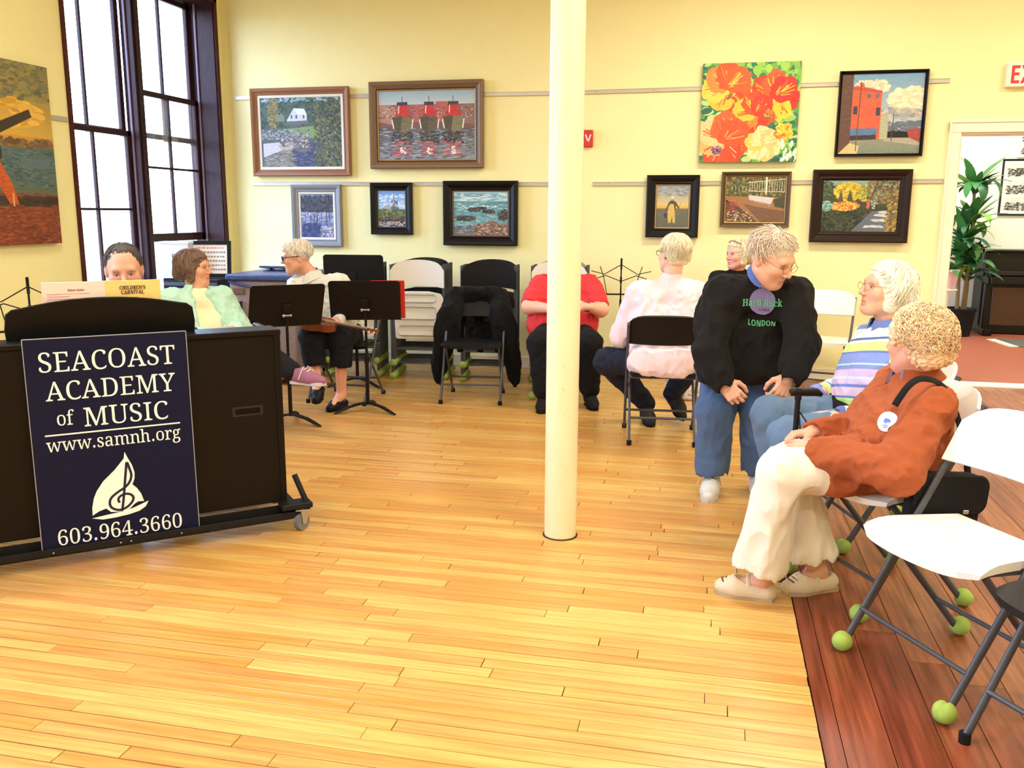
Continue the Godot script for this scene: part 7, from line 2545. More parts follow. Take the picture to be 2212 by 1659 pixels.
func person_orange() -> void:
	var at := V(0.55, 0, -3.4)
	var off := Transform3D(Basis(), -at)
	var t := begin_person("seated person with curly strawberry hair, rust orange jacket and cream trousers", at)
	var J := {"pel": V(0.67, 0.54, -3.42), "shl": V(0.695, 0.79, -3.545), "shr": V(0.755, 0.785, -3.235), "neck": V(0.735, 0.875, -3.39), "front": V(-0.88, 0, 0.45), "head_cell": 0.0036}
	var hx := Transform3D(face_basis(V(-0.72, 0.0, -0.68), -0.05) * 0.98, V(0.722, 0.985, -3.365))
	var eln := V(0.640, 0.585, -3.085)
	var wrn := V(0.392, 0.603, -3.222)
	var elf := V(0.60, 0.60, -3.60)
	var wrf := V(0.405, 0.632, -3.405)
	var h1 := moved_hand(hand_prims([0.55, 0.6, 0.6, 0.6, 0.4], 0.1), hand_xf(wrn, V(-0.75, 0.0, -0.45), V(-0.2, 0.75, 0.6), true, 0.95))
	var h2 := moved_hand(hand_prims([0.8, 0.85, 0.85, 0.85, 0.6], 0.05), hand_xf(wrf, V(-0.85, -0.12, 0.15), V(0.0, 0.95, -0.1), false, 0.95))
	var limbs := arm(J.shr, eln, wrn, [0.036, 0.034, 0.025])
	limbs.append_array(arm(J.shl, elf, wrf, [0.036, 0.034, 0.025]))
	var kn := V(0.282, 0.525, -3.215)
	var an := V(0.243, 0.07, -3.290)
	var kf := V(0.325, 0.505, -3.40)
	var af := V(0.455, 0.07, -3.42)
	limbs.append_array([cap3(V(0.63, 0.51, -3.33), kn, 0.065, 0.045), cap3(kn, an, 0.042, 0.034), cap3(V(0.62, 0.51, -3.50), kf, 0.065, 0.045), cap3(kf, af, 0.042, 0.034)])
	limbs.append(cap3(an, V(0.15, 0.035, -3.305), 0.034, 0.026))
	limbs.append(cap3(af, V(0.36, 0.035, -3.37), 0.034, 0.026))
	skin_body(t, off, J, col(218, 160, 134), hx, [h1, h2], limbs)
	var rust := cloth("jacket_rust_suede", col(174, 84, 38), 0.9, 0.18, 10.0)
	var pr := torso(J, 0.085, 0.085, [0.125, 0.125, 0.10], 0.03)
	pr.append_array(arm(J.shr, eln, wrn.lerp(eln, 0.06), [0.078, 0.074, 0.050], 0.016))
	pr.append_array(arm(J.shl, elf, wrf.lerp(elf, 0.06), [0.074, 0.068, 0.048], 0.016))
	pr.append(cap3(V(0.66, 0.60, -3.33), V(0.50, 0.555, -3.26), 0.10, 0.085, 0.05))
	pr.append(cap3(V(0.62, 0.53, -3.34), V(0.44, 0.545, -3.29), 0.09, 0.085, 0.04))
	pr.append(cap3(V(0.60, 0.53, -3.26), V(0.47, 0.47, -3.21), 0.05, 0.035, 0.04))
	pr.append(cut3(J.neck + V(-0.03, 0.05, 0.0), Vector3(0.060, 0.055, 0.060), 0.008))
	pr.append(cuff_cut(eln, wrn, 0.042))
	pr.append(cuff_cut(elf, wrf, 0.042))
	var jk := wear(t, off, "jacket", pr, rust, 0.0085, 0.015, 8.5, 11, [[V(0, -1, 0), -0.445]], V(0.9, 0.9, 0.9))
	# buttons and the round sticker
	var dir := V(-0.45, 0.25, 0.86).normalized()
	var sxf := frame_xf(V(0.585, 0.742, -3.16), Vector3.UP.cross(dir), Vector3.UP)
	sxf = Transform3D(Basis(sxf.basis.x, dir.cross(sxf.basis.x.normalized()), dir), sxf.origin)
	var badge := part(jk, "sticker", lay_on(disc_arrays(3, 20), sxf, Vector2(0.036, 0.036), pr, 0.015, 8.5, 11, V(0.9, 0.9, 0.9), 0.0025), M("sticker_white", col(238, 238, 246), 0.5))
	part(jk, "sticker_emblem", lay_on(disc_arrays(2, 12), sxf * Transform3D(Basis(), V(0.0, 0.002, 0)), Vector2(0.012, 0.009), pr, 0.015, 8.5, 11, V(0.9, 0.9, 0.9), 0.004), M("sticker_blue", col(96, 120, 206), 0.5))
	for k in 2:
		part(jk, "sticker_line", lay_on(disc_arrays(1, 10), sxf * Transform3D(Basis(), V(0.0, -0.014 - k * 0.007, 0)), Vector2(0.016 - k * 0.004, 0.0016), pr, 0.015, 8.5, 11, V(0.9, 0.9, 0.9), 0.004), M("sticker_blue", col(96, 120, 206), 0.5))
	collar(t, off, J.neck + V(-0.008, -0.002, 0), face_basis(V(-0.88, 0, 0.4)) * Basis(Vector3.RIGHT, 0.15), 0.066, 0.100, 0.05, rust, 0.5, 0.05)
	collar(t, off, J.neck + V(-0.012, 0.012, 0), face_basis(V(-0.88, 0, 0.4)) * Basis(Vector3.RIGHT, 0.15), 0.056, 0.074, 0.045, cloth("shirt_grey_blue", col(128, 132, 160)), 0.4, 0.02)
	# trousers with wide hems
	var cream := cloth("trousers_cream", col(246, 236, 220), 0.85, 0.1, 12.0)
	var hn := V(0.228, 0.155, -3.262)
	var hf := V(0.43, 0.155, -3.42)
	var tp := [cap3(V(0.63, 0.52, -3.33), V(0.62, 0.52, -3.50), 0.10, 0.10, 0.04), cap3(V(0.63, 0.52, -3.33), kn, 0.09, 0.078, 0.04), cap3(kn, hn, 0.076, 0.094, 0.03), cap3(V(0.62, 0.52, -3.50), kf, 0.09, 0.076, 0.04), cap3(kf, hf, 0.074, 0.088, 0.03)]
	tp.append(cut3(hn + V(-0.015, -0.065, 0.0), Vector3(0.11, 0.075, 0.11), 0.004))
	tp.append(cut3(hf + V(0.02, -0.06, 0.0), Vector3(0.11, 0.075, 0.11), 0.004))
	wear(t, off, "trousers", tp, cream, 0.0085, 0.012, 6.5, 12, [], V(1, 0.5, 1))
	shoe(t, V(0.283, 0, -3.283), V(0.070, 0, -3.318), 0, off, "mary", an)
	shoe(t, V(0.520, 0, -3.452), V(0.320, 0, -3.345), 0, off, "mary", af)
	hairdo(t, off, hx, "curly", col(236, 198, 154), {"n": 2600, "front": 1.1, "rear": 2.25, "length": 0.34, "width": 0.0022, "lift": 0.004, "fluff": 0.009, "cell": 0.005}, 7, 0.012)
	eyes(t, hx, off, col(190, 140, 100))
	# handbag hanging at her side and its strap
	var hb := thing("handbag", "black shoulder bag hanging beside the person in the orange jacket", "bag", V(0.805, 0.325, -3.165))
	var bag := cloth("bag_black", col(26, 25, 30), 0.7, 0.2, 12.0)
	var b := MB.new()
	var bxf := Transform3D(face_basis(V(0.42, 0.0, 0.91)) * Basis(Vector3.BACK, -0.08), V(0, 0.125, 0))
	b.slab(rounded(0.28, 0.24, 0.05, 6), 0.07, bxf, 0.02)
	part(hb, "body", b.mesh(), bag)
	b = MB.new()
	b.slab(rounded(0.29, 0.14, 0.045, 6), 0.012, bxf * Transform3D(Basis(), V(0, 0.052, 0.037)), 0.005)
	part(hb, "flap", b.mesh(), bag)
	b = MB.new()
	b.box(bxf * V(0.06, -0.005, 0.046), V(0.022, 0.014, 0.006), bxf.basis, 0.002)
	part(hb, "clasp", b.mesh(), M("clasp_steel", col(190, 188, 184), 0.3, 0.8))
	b = MB.new()
	var o2 := -hb.position
	b.tube(smooth_path([V(0.62, 0.80, -3.13) + o2, V(0.66, 0.867, -3.14) + o2, V(0.711, 0.888, -3.175) + o2, V(0.79, 0.852, -3.225) + o2, V(0.85, 0.73, -3.225) + o2, V(0.885, 0.60, -3.225) + o2, V(0.90, 0.50, -3.22) + o2], 5), 0.012, 8, 0.25, V(0.1, 0.6, 0.8))
	part(hb, "strap", b.mesh(), bag)
	# walking stick held in her hands
	var ck := thing("walking_stick", "black walking stick held upright between the knees of the person in orange", "walking stick", V(0.326, 0, -3.476))
	var blk := M("stick_black", col(26, 24, 25), 0.4)
	b = MB.new()
	b.tube([V(0, 0.02, 0), V(0.012, 0.40, 0.012), V(0.016, 0.745, 0.02)], [0.009, 0.0105, 0.0105], 10)
	part(ck, "shaft", b.mesh(), blk)
	b = MB.new()
	b.tube([V(-0.015, 0.765, 0.028), V(0.0, 0.772, 0.026), V(0.04, 0.766, 0.008), V(0.085, 0.766, -0.012), V(0.105, 0.755, -0.02)], [0.012, 0.017, 0.0145, 0.016, 0.009], 10)
	b.tube([V(0.016, 0.74, 0.02), V(0.016, 0.768, 0.021)], 0.013, 10)
	part(ck, "handle", b.mesh(), blk)
	b = MB.new()
	b.tube([V(0, 0.0, 0), V(0, 0.045, 0)], [0.018, 0.013], 12)
	part(ck, "tip", b.mesh(), M("stick_rubber", col(60, 58, 60), 0.8))
	b = MB.new()
	b.tube([V(0.02, 0.70, 0.03), V(0.05, 0.66, 0.04), V(0.055, 0.60, 0.045), V(0.035, 0.56, 0.045), V(0.03, 0.62, 0.04), V(0.022, 0.69, 0.032)], 0.0028, 6)
	part(ck, "wrist_loop", b.mesh(), blk)

func person_pink() -> void:
	var at := V(-0.27, 0, -5.75)
	var off := Transform3D(Basis(), -at)
	var t := begin_person("seated person in a pale pink shirt with white hair, seen from behind", at)
	var J := {"pel": V(-0.275, 0.52, -5.72), "shl": V(-0.445, 0.915, -5.80), "shr": V(-0.085, 0.92, -5.86), "neck": V(-0.245, 1.01, -5.86), "front": V(-0.1, 0, -1)}
	var hx := Transform3D(face_basis(V(-0.62, 0.02, -0.78), 0.03) * 1.05, V(-0.243, 1.172, -5.893))
	var ell := V(-0.56, 0.635, -5.86)
	var wrl := V(-0.42, 0.60, -6.08)
	var elr := V(-0.02, 0.66, -5.98)
	var wrr := V(-0.15, 0.60, -6.2)
	var h1 := moved_hand(hand_prims([0.4, 0.4, 0.4, 0.4, 0.3]), hand_xf(wrl, V(0.6, -0.3, -0.7), V(-0.2, 0.9, 0), true))
	var h2 := moved_hand(hand_prims([0.4, 0.4, 0.4, 0.4, 0.3]), hand_xf(wrr, V(-0.6, -0.3, -0.7), V(0.2, 0.9, 0), false))
	var limbs := arm(J.shl, ell, wrl, [0.036, 0.034, 0.028])
	limbs.append_array(arm(J.shr, elr, wrr, [0.036, 0.034, 0.028]))
	skin_body(t, off, J, col(232, 178, 152), hx, [h1, h2], limbs)
	var pink := cloth("shirt_pale_pink", col(240, 216, 222), 0.85, 0.06, 14.0)
	var pr := torso(J, 0.09, 0.10, [0.125, 0.13, 0.12], 0.02)
	pr.append_array(arm(J.shl, ell, wrl, [0.078, 0.066, 0.05]))
	pr.append_array(arm(J.shr, elr, wrr, [0.078, 0.066, 0.05]))
	pr.append(cap3(V(-0.38, 0.50, -5.62), V(-0.17, 0.50, -5.63), 0.11, 0.11, 0.06))
	pr.append(cut3(J.neck + V(0, 0.06, -0.02), Vector3(0.06, 0.06, 0.06), 0.01))
	wear(t, off, "shirt", pr, pink, 0.011, 0.016, 6.5, 14, [[V(0, -1, 0), -0.42]], V(1.0, 0.7, 1.0))
	collar(t, off, J.neck + V(0, 0.01, 0), face_basis(V(-0.1, 0, -1)), 0.060, 0.078, 0.05, pink, 0.4, 0.03)
	var jeans := cloth("jeans_dark", col(42, 46, 62), 0.9, 0.25, 20.0)
	var dk := trousers(V(-0.37, 0.49, -5.76), V(-0.66, 0.445, -5.95), V(-0.405, 0.13, -6.15), V(-0.18, 0.49, -5.78), V(-0.05, 0.50, -6.16), V(-0.225, 0.20, -6.20), [0.095, 0.085, 0.062], false)
	wear(t, off, "jeans", dk, jeans, 0.012, 0.010, 9.0, 15)
	M("shoe_dark_brown", col(42, 34, 28), 0.6)
	t.set_meta("shoe_mat", "shoe_dark_brown")
	shoe(t, V(-0.415, 0.02, -6.20), V(-0.35, 0.0, -5.95), 0, off, "sneaker", V(-0.4, 0.17, -6.14))
	shoe(t, V(-0.24, 0.135, -6.28), V(-0.14, 0.03, -6.06), 0, off, "sneaker", V(-0.22, 0.2, -6.2))
	hairdo(t, off, hx, "full", col(244, 226, 192), {"n": 800, "front": 1.0, "rear": 2.2, "length": 0.7, "width": 0.0028, "lift": 0.004, "sweep": 0.4, "curl": 0.06}, 8, 0.006)
	eyes(t, hx, off, col(220, 200, 180))
	glasses(t, hx, M("black_glasses", col(34, 30, 32), 0.4), off, 0.0018)

func person_red() -> void:
	var at := V(-1.1, 0, -6.7)
	var off := Transform3D(Basis(), -at)
	var t := begin_person("seated person in a red shirt and black trousers behind the column", at)
	var J := {"pel": V(-1.10, 0.55, -6.84), "shl": V(-1.285, 0.865, -6.80), "shr": V(-0.905, 0.875, -6.84), "neck": V(-1.095, 0.945, -6.84), "front": V(0.1, 0, 1), "cell": 0.014}
	var hx := Transform3D(face_basis(V(-0.2, -0.1, 0.95)) * 1.0, V(-1.105, 1.085, -6.81))
	var ell := V(-1.345, 0.725, -6.66)
	var wrl := V(-1.125, 0.725, -6.53)
	var elr := V(-0.800, 0.715, -6.68)
	var wrr := V(-0.895, 0.752, -6.50)
	var h1 := moved_hand(hand_prims([0.5, 0.5, 0.5, 0.5, 0.4]), hand_xf(wrl, V(0.95, 0.1, 0.15), V(0, 0.3, 0.9), false))
	var h2 := moved_hand(hand_prims([0.55, 0.55, 0.6, 0.6, 0.4]), hand_xf(wrr, V(-0.9, 0.05, 0.2), V(0.2, 0.5, 0.8), true))
	var limbs := arm(J.shl, ell, wrl, [0.055, 0.052, 0.032])
	limbs.append_array(arm(J.shr, elr, wrr, [0.055, 0.052, 0.032]))
	skin_body(t, off, J, col(232, 172, 150), hx, [h1, h2], limbs)
	var red := cloth("shirt_red", col(222, 50, 54), 0.85, 0.1, 14.0)
	var pr := torso(J, 0.11, 0.11, [0.14, 0.15, 0.125], 0.05)
	pr.append_array([cap3(J.shl, J.shl.lerp(ell, 0.72), 0.082, 0.080, 0.04), cap3(J.shr, J.shr.lerp(elr, 0.72), 0.082, 0.080, 0.04)])
	pr.append(cut3(J.shl.lerp(ell, 1.12), Vector3(0.075, 0.07, 0.075), 0.004))
	pr.append(cut3(J.shr.lerp(elr, 1.12), Vector3(0.075, 0.07, 0.075), 0.004))
	pr.append(cap3(V(-1.24, 0.58, -6.74), V(-0.97, 0.58, -6.74), 0.13, 0.13, 0.06))
	pr.append(cut3(J.neck + V(0, 0.06, 0.02), Vector3(0.065, 0.06, 0.065), 0.01))
	wear(t, off, "shirt", pr, red, 0.011, 0.014, 8.0, 16, [[V(0, -1, 0), -0.50]])
	var blk := cloth("trousers_black", col(26, 24, 26), 0.9, 0.2, 14.0)
	wear(t, off, "trousers", trousers(V(-1.19, 0.52, -6.80), V(-1.20, 0.48, -6.40), V(-1.165, 0.14, -6.34), V(-1.0, 0.52, -6.80), V(-0.855, 0.48, -6.46), V(-0.85, 0.14, -6.52), [0.11, 0.10, 0.075], false), blk, 0.012, 0.008, 9.0, 17)
	shoe(t, V(-0.87, 0, -6.60), V(-0.785, 0, -6.36), 0, off, "boot", V(-0.85, 0.16, -6.52))
	shoe(t, V(-1.17, 0, -6.42), V(-1.155, 0, -6.17), 0, off, "boot", V(-1.165, 0.16, -6.34))
	hairdo(t, off, hx, "short", col(216, 200, 180), {"n": 200, "front": 1.0, "rear": 2.05, "length": 0.5, "width": 0.004}, 9)
	eyes(t, hx, off, col(190, 160, 140))
	var b := MB.new()
	var d := (wrr - elr).normalized()
	b.tube([off * (wrr - d * 0.035), off * (wrr - d * 0.012)], 0.036, 14)
	part(t, "watch", b.mesh(), M("watch_dark", col(52, 50, 52), 0.4))

func person_ukulele() -> void:
	var at := V(-2.75, 0, -6.2)
	var off := Transform3D(Basis(), -at)
	var t := begin_person("seated person with white hair, glasses and a white shirt holding a ukulele", at)
	var J := {"pel": V(-2.745, 0.53, -6.33), "shl": V(-2.985, 0.885, -6.10), "shr": V(-2.700, 0.895, -6.25), "neck": V(-2.885, 0.965, -6.15), "front": V(-0.3, 0, 0.95), "cell": 0.013}
	var hx := Transform3D(face_basis(V(-0.82, -0.06, 0.50), 0.0) * 1.0, V(-2.965, 1.098, -6.08))
	var ell := V(-3.00, 0.665, -6.03)
	var wrl := V(-2.845, 0.735, -5.86)
	var elr := V(-2.60, 0.665, -6.16)
	var wrr := V(-2.60, 0.665, -5.93)
	var h1 := moved_hand(hand_prims([0.7, 0.7, 0.7, 0.7, 0.4]), hand_xf(wrl, V(0.3, 0.85, 0.2), V(-0.6, 0.1, 0.75), false))
	var h2 := moved_hand(hand_prims([0.6, 0.6, 0.6, 0.6, 0.4]), hand_xf(wrr, V(0.1, 0.0, 0.95), V(0.3, 0.9, 0.0), true))
	var kl := V(-2.775, 0.545, -5.87)
	var kr := V(-2.585, 0.54, -5.95)
	var al := V(-2.735, 0.215, -5.845)
	var ar := V(-2.625, 0.10, -6.02)
	var limbs := arm(J.shl, ell, wrl, [0.036, 0.034, 0.026])
	limbs.append_array(arm(J.shr, elr, wrr, [0.036, 0.034, 0.026]))
	limbs.append_array([cap3(kl, al, 0.055, 0.034), cap3(kr, ar, 0.055, 0.034), cap3(al, V(-2.70, 0.16, -5.74), 0.033, 0.026), cap3(ar, V(-2.645, 0.04, -5.91), 0.033, 0.028), cap3(J.pel, kl, 0.06, 0.055), cap3(J.pel, kr, 0.06, 0.055)])
	skin_body(t, off, J, col(226, 164, 136), hx, [h1, h2], limbs)
	var shirt := cloth("shirt_white_linen", col(228, 228, 220), 0.85, 0.07, 14.0)
	var pr := torso(J, 0.085, 0.085, [0.12, 0.12, 0.105], 0.02)
	pr.append_array(arm(J.shl, ell, wrl.lerp(ell, 0.35), [0.066, 0.06, 0.05]))
	pr.append_array(arm(J.shr, elr, wrr.lerp(elr, 0.15), [0.066, 0.06, 0.048]))
	pr.append(cut3(J.neck + V(-0.02, 0.055, 0.02), Vector3(0.058, 0.06, 0.058), 0.01))
	wear(t, off, "shirt", pr, shirt, 0.011, 0.014, 9.0, 18, [[V(0, -1, 0), -0.46]])
	collar(t, off, J.neck + V(0, 0.012, 0), face_basis(V(-0.6, 0, 0.8)), 0.060, 0.086, 0.05, shirt, 0.45, 0.045)
	var navy := cloth("trousers_navy_black", col(30, 30, 38), 0.9, 0.2, 14.0)
	wear(t, off, "trousers", trousers(V(-2.80, 0.52, -6.28), kl, kl.lerp(al, 0.55), V(-2.67, 0.52, -6.30), kr, kr.lerp(ar, 0.42), [0.095, 0.085, 0.078]), navy, 0.011, 0.008, 9.0, 19)
	shoe(t, V(-2.735, 0.165, -5.90), V(-2.675, 0.095, -5.69), 0, off, "flat", al)
	shoe(t, V(-2.615, 0, -6.08), V(-2.665, 0, -5.86), 0, off, "flat", ar)
	hairdo(t, off, hx, "crop", col(240, 226, 210), {"n": 600, "front": 1.1, "rear": 2.0, "length": 0.5, "width": 0.0026, "lift": 0.004, "sweep": 0.4}, 10, 0.005)
	eyes(t, hx, off, col(200, 170, 150))
	glasses(t, hx, M("navy_glasses", col(40, 40, 70), 0.4), off, 0.0028, 0.024)
	# ukulele lying across her lap
	var uk := thing("ukulele", "small brown wooden ukulele lying across the lap of the white haired person", "ukulele", V(-2.69, 0.655, -5.80))
	var xf := frame_xf(Vector3.ZERO, V(0.463, -0.08, -0.07), V(0.1, 0.25, -0.95))
	var wood := MT("ukulele_mahogany", col(136, 66, 36), 0.4, 64, 0.05, 0.3, Vector3(4, 14, 4))
	var pl := PackedVector2Array()
	for i in 28:
		var a := TAU * i / 28
		var x := cos(a)
		pl.append(Vector2(x * 0.135, sin(a) * (0.082 - 0.018 * exp(-pow((x - 0.15) * 3.2, 2)) - 0.012 * x)))
	var b := MB.new()
	b.slab(pl, 0.062, xf, 0.003)
	part(uk, "body", b.mesh(), wood)
	b = MB.new()
	b.box(xf * V(0.24, 0, 0.026), V(0.24, 0.034, 0.016), xf.basis, 0.004)
	part(uk, "neck", b.mesh(), M("ukulele_dark", col(70, 40, 28), 0.5))
	b = MB.new()
	b.box(xf * V(0.395, 0, 0.020), V(0.085, 0.052, 0.012), xf.basis, 0.004)
	var hd := part(uk, "headstock", b.mesh(), wood)
	b = MB.new()
	for s in [-1.0, 1.0]:
		for x in [0.375, 0.41]:
			b.tube([xf * V(x, s * 0.02, 0.022), xf * V(x, s * 0.038, 0.022)], 0.006, 8)
	part(hd, "tuning_peg", b.mesh(), M("peg_white", col(226, 214, 196), 0.4))
	b = MB.new()
	b.lathe([[0.0, 0.0], [0.028, 0.0]], 16, xf * Transform3D(Basis(Vector3.RIGHT, PI / 2), V(0.03, 0, 0.0318)))
	part(uk, "sound_hole", b.mesh(), M("hole_dark", col(24, 14, 10), 0.9))
	b = MB.new()
	for s in 4: b.tube([xf * V(-0.08, -0.012 + s * 0.008, 0.037), xf * V(0.36, -0.012 + s * 0.008, 0.037)], 0.0008, 4)
	part(uk, "strings", b.mesh(), M("string_nylon", col(220, 210, 190), 0.4))
	var cp := thing("cup", "white cup in the hand of the white haired person", "cup", V(-2.79, 0.79, -5.815))
	b = MB.new()
	b.lathe([[0.0, 0.0], [0.024, 0.0], [0.024, 0.0], [0.034, 0.085], [0.035, 0.085], [0.035, 0.09], [0.032, 0.09], [0.031, 0.08], [0.0, 0.078]], 18)
	part(cp, "cup_body", b.mesh(), M("cup_white", col(240, 238, 236), 0.5))

func person_mint() -> void:
	var at := V(-3.2, 0, -5.2)
	var off := Transform3D(Basis(), -at)
	var t := begin_person("seated person with brown bobbed hair in a mint green jacket", at)
	var J := {"pel": V(-3.20, 0.53, -5.20), "shl": V(-3.345, 0.865, -5.055), "shr": V(-3.15, 0.86, -5.345), "neck": V(-3.255, 0.935, -5.215), "front": V(0.82, 0, 0.55)}
	var hx := Transform3D(face_basis(V(0.97, 0.03, -0.10), 0.02) * 0.99, V(-3.270, 1.065, -5.225))
	var ell := V(-3.285, 0.625, -4.915)
	var wrl := V(-3.02, 0.675, -4.90)
	var elr := V(-2.985, 0.63, -5.30)
	var wrr := V(-2.905, 0.70, -5.07)
	var h1 := moved_hand(hand_prims([0.4, 0.4, 0.4, 0.4, 0.3]), hand_xf(wrl, V(0.9, 0.1, -0.2), V(0, 0.9, 0.4), false))
	var h2 := moved_hand(hand_prims([0.4, 0.4, 0.4, 0.4, 0.3]), hand_xf(wrr, V(0.2, 0.1, 0.9), V(0.3, 0.9, 0), true))
	var kl := V(-2.83, 0.53, -4.95)
	var kr := V(-2.80, 0.62, -5.05)
	var ar := V(-2.50, 0.43, -5.05)
	var limbs := arm(J.shl, ell, wrl, [0.036, 0.034, 0.026])
	limbs.append_array(arm(J.shr, elr, wrr, [0.036, 0.034, 0.026]))
	limbs.append_array([cap3(J.pel, kl, 0.065, 0.05), cap3(kl, V(-2.80, 0.09, -4.97), 0.045, 0.034), cap3(J.pel, kr, 0.065, 0.05), cap3(kr, ar, 0.045, 0.034)])
	skin_body(t, off, J, col(222, 158, 128), hx, [h1, h2], limbs)
	var cream := cloth("top_cream", col(240, 230, 188), 0.85, 0.08, 14.0)
	var tp := torso(J, 0.085, 0.085, [0.112, 0.112, 0.095], 0.03)
	tp.append(cut3(J.neck + V(0.02, 0.06, 0.01), Vector3(0.06, 0.06, 0.06), 0.01))
	wear(t, off, "top", tp, cream, 0.012, 0.004, 9.0, 20)
	# open jacket: front cut away between the lapels
	var mint := cloth("jacket_mint", col(188, 226, 204), 0.85, 0.1, 14.0)
	var pr := torso(J, 0.09, 0.09, [0.13, 0.13, 0.108], 0.03)
	var F := V(0.82, 0, 0.57).normalized()
	var up: Vector3 = ((J.shl + J.shr) * 0.5 - J.pel).normalized()
	pr.append(cut3(J.pel + up * 0.25 + F * 0.17, Vector3(0.088, 0.32, 0.135), 0.01, Basis(up.cross(F).normalized(), up, F)))
	pr.append(cut3(J.neck + F * 0.05 + V(0, 0.02, 0), Vector3(0.055, 0.09, 0.09), 0.01))
	pr.append_array(arm(J.shl, ell, wrl.lerp(ell, 0.05), [0.072, 0.068, 0.052]))
	pr.append_array(arm(J.shr, elr, wrr.lerp(elr, 0.05), [0.072, 0.066, 0.050]))
	pr.append(cuff_cut(ell, wrl, 0.045))
	wear(t, off, "jacket", pr, mint, 0.011, 0.014, 8.5, 21)
	collar(t, off, J.neck + V(0, 0.0, 0), face_basis(F), 0.066, 0.098, 0.055, mint, 0.8, 0.06)
	var dark := cloth("trousers_dark", col(34, 30, 34), 0.9, 0.2, 14.0)
	wear(t, off, "trousers", trousers(V(-3.16, 0.50, -5.12), kl, V(-2.80, 0.08, -4.97), V(-3.12, 0.50, -5.26), kr, ar.lerp(kr, 0.1), [0.095, 0.08, 0.06], false), dark, 0.013, 0.008, 9.0, 22)
	M("shoe_mauve", col(150, 92, 112), 0.7)
	t.set_meta("shoe_mat", "shoe_mauve")
	shoe(t, V(-2.525, 0.375, -5.05), V(-2.285, 0.375, -5.02), 0, off, "sneaker", ar)
	shoe(t, V(-2.84, 0, -5.04), V(-2.74, 0, -4.83), 0, off, "sneaker", V(-2.8, 0.1, -4.97))
	hairdo(t, off, hx, "bob", col(112, 82, 62), {"n": 800, "front": 1.05, "rear": 2.2, "length": 0.9, "width": 0.0030, "lift": 0.004, "sweep": 0.4}, 11, 0.006)
	eyes(t, hx, off, col(90, 66, 50))
	glasses(t, hx, M("thin_glasses", col(150, 120, 90), 0.3, 0.5), off, 0.0010, 0.023)

func person_pianist() -> void:
	var at := V(-2.8, 0, -3.85)
	var off := Transform3D(Basis(), -at)
	var t := begin_person("person with short dark hair sitting behind the digital piano", at)
	var J := {"pel": V(-2.86, 0.53, -3.93), "shl": V(-2.945, 0.90, -3.74), "shr": V(-2.665, 0.90, -3.99), "neck": V(-2.80, 0.975, -3.865), "front": V(0.66, 0, 0.75)}
	var hx := Transform3D(face_basis(V(0.56, -0.20, 0.82), 0.03) * 1.04, V(-2.772, 1.145, -3.825))
	var ell := V(-2.92, 0.70, -3.60)
	var wrl := V(-2.70, 0.85, -3.42)
	var elr := V(-2.52, 0.70, -3.96)
	var wrr := V(-2.36, 0.85, -3.72)
	var h1 := moved_hand(hand_prims([0.4, 0.4, 0.4, 0.4, 0.3]), hand_xf(wrl, V(0.66, -0.05, 0.75), V(0, 1, 0), false))
	var h2 := moved_hand(hand_prims([0.4, 0.4, 0.4, 0.4, 0.3]), hand_xf(wrr, V(0.66, -0.05, 0.75), V(0, 1, 0), true))
	var limbs := arm(J.shl, ell, wrl, [0.036, 0.034, 0.028])
	limbs.append_array(arm(J.shr, elr, wrr, [0.036, 0.034, 0.028]))
	skin_body(t, off, J, col(216, 156, 130), hx, [h1, h2], limbs)
	var navy := cloth("shirt_navy", col(40, 48, 84), 0.85, 0.15, 14.0)
	var pr := torso(J, 0.09, 0.10, [0.12, 0.12, 0.11], 0.02)
	pr.append_array(arm(J.shl, ell, wrl, [0.07, 0.06, 0.045]))
	pr.append_array(arm(J.shr, elr, wrr, [0.07, 0.06, 0.045]))
	wear(t, off, "shirt", pr, navy, 0.02, 0.008, 9.0, 23)
	var dark := cloth("trousers_dark", col(34, 30, 34), 0.9, 0.2, 14.0)
	wear(t, off, "trousers", trousers(V(-2.92, 0.50, -3.86), V(-2.66, 0.50, -3.56), V(-2.68, 0.09, -3.58), V(-2.80, 0.50, -3.98), V(-2.48, 0.50, -3.72), V(-2.50, 0.09, -3.74), [0.09, 0.08, 0.06], false), dark, 0.022, 0.0, 9.0, 24)
	shoe(t, V(-2.71, 0, -3.63), V(-2.55, 0, -3.45), 0, off, "boot", V(-2.68, 0.12, -3.58))
	shoe(t, V(-2.54, 0, -3.78), V(-2.38, 0, -3.60), 0, off, "boot", V(-2.50, 0.12, -3.74))
	hairdo(t, off, hx, "receding", col(66, 54, 50), {"n": 700, "front": 0.72, "rear": 2.05, "length": 0.4, "width": 0.0024, "lift": 0.003, "sweep": 0.35, "cell": 0.005}, 12, 0.003)
	eyes(t, hx, off, col(70, 54, 48))
	# bench
	var bn := thing("piano_bench", "dark piano bench under the pianist", "bench", V(-2.9, 0, -3.98), 0.72)
	var wood := M("bench_black", col(30, 26, 26), 0.5)
	part(bn, "seat", boxmesh(V(0, 0.40, 0), V(0.62, 0.06, 0.34), 0.015), wood)
	for sx in [-1.0, 1.0]:
		for sz in [-1.0, 1.0]: part(bn, "leg", boxmesh(V(sx * 0.27, 0.185, sz * 0.13), V(0.045, 0.37, 0.045), 0.004), wood)

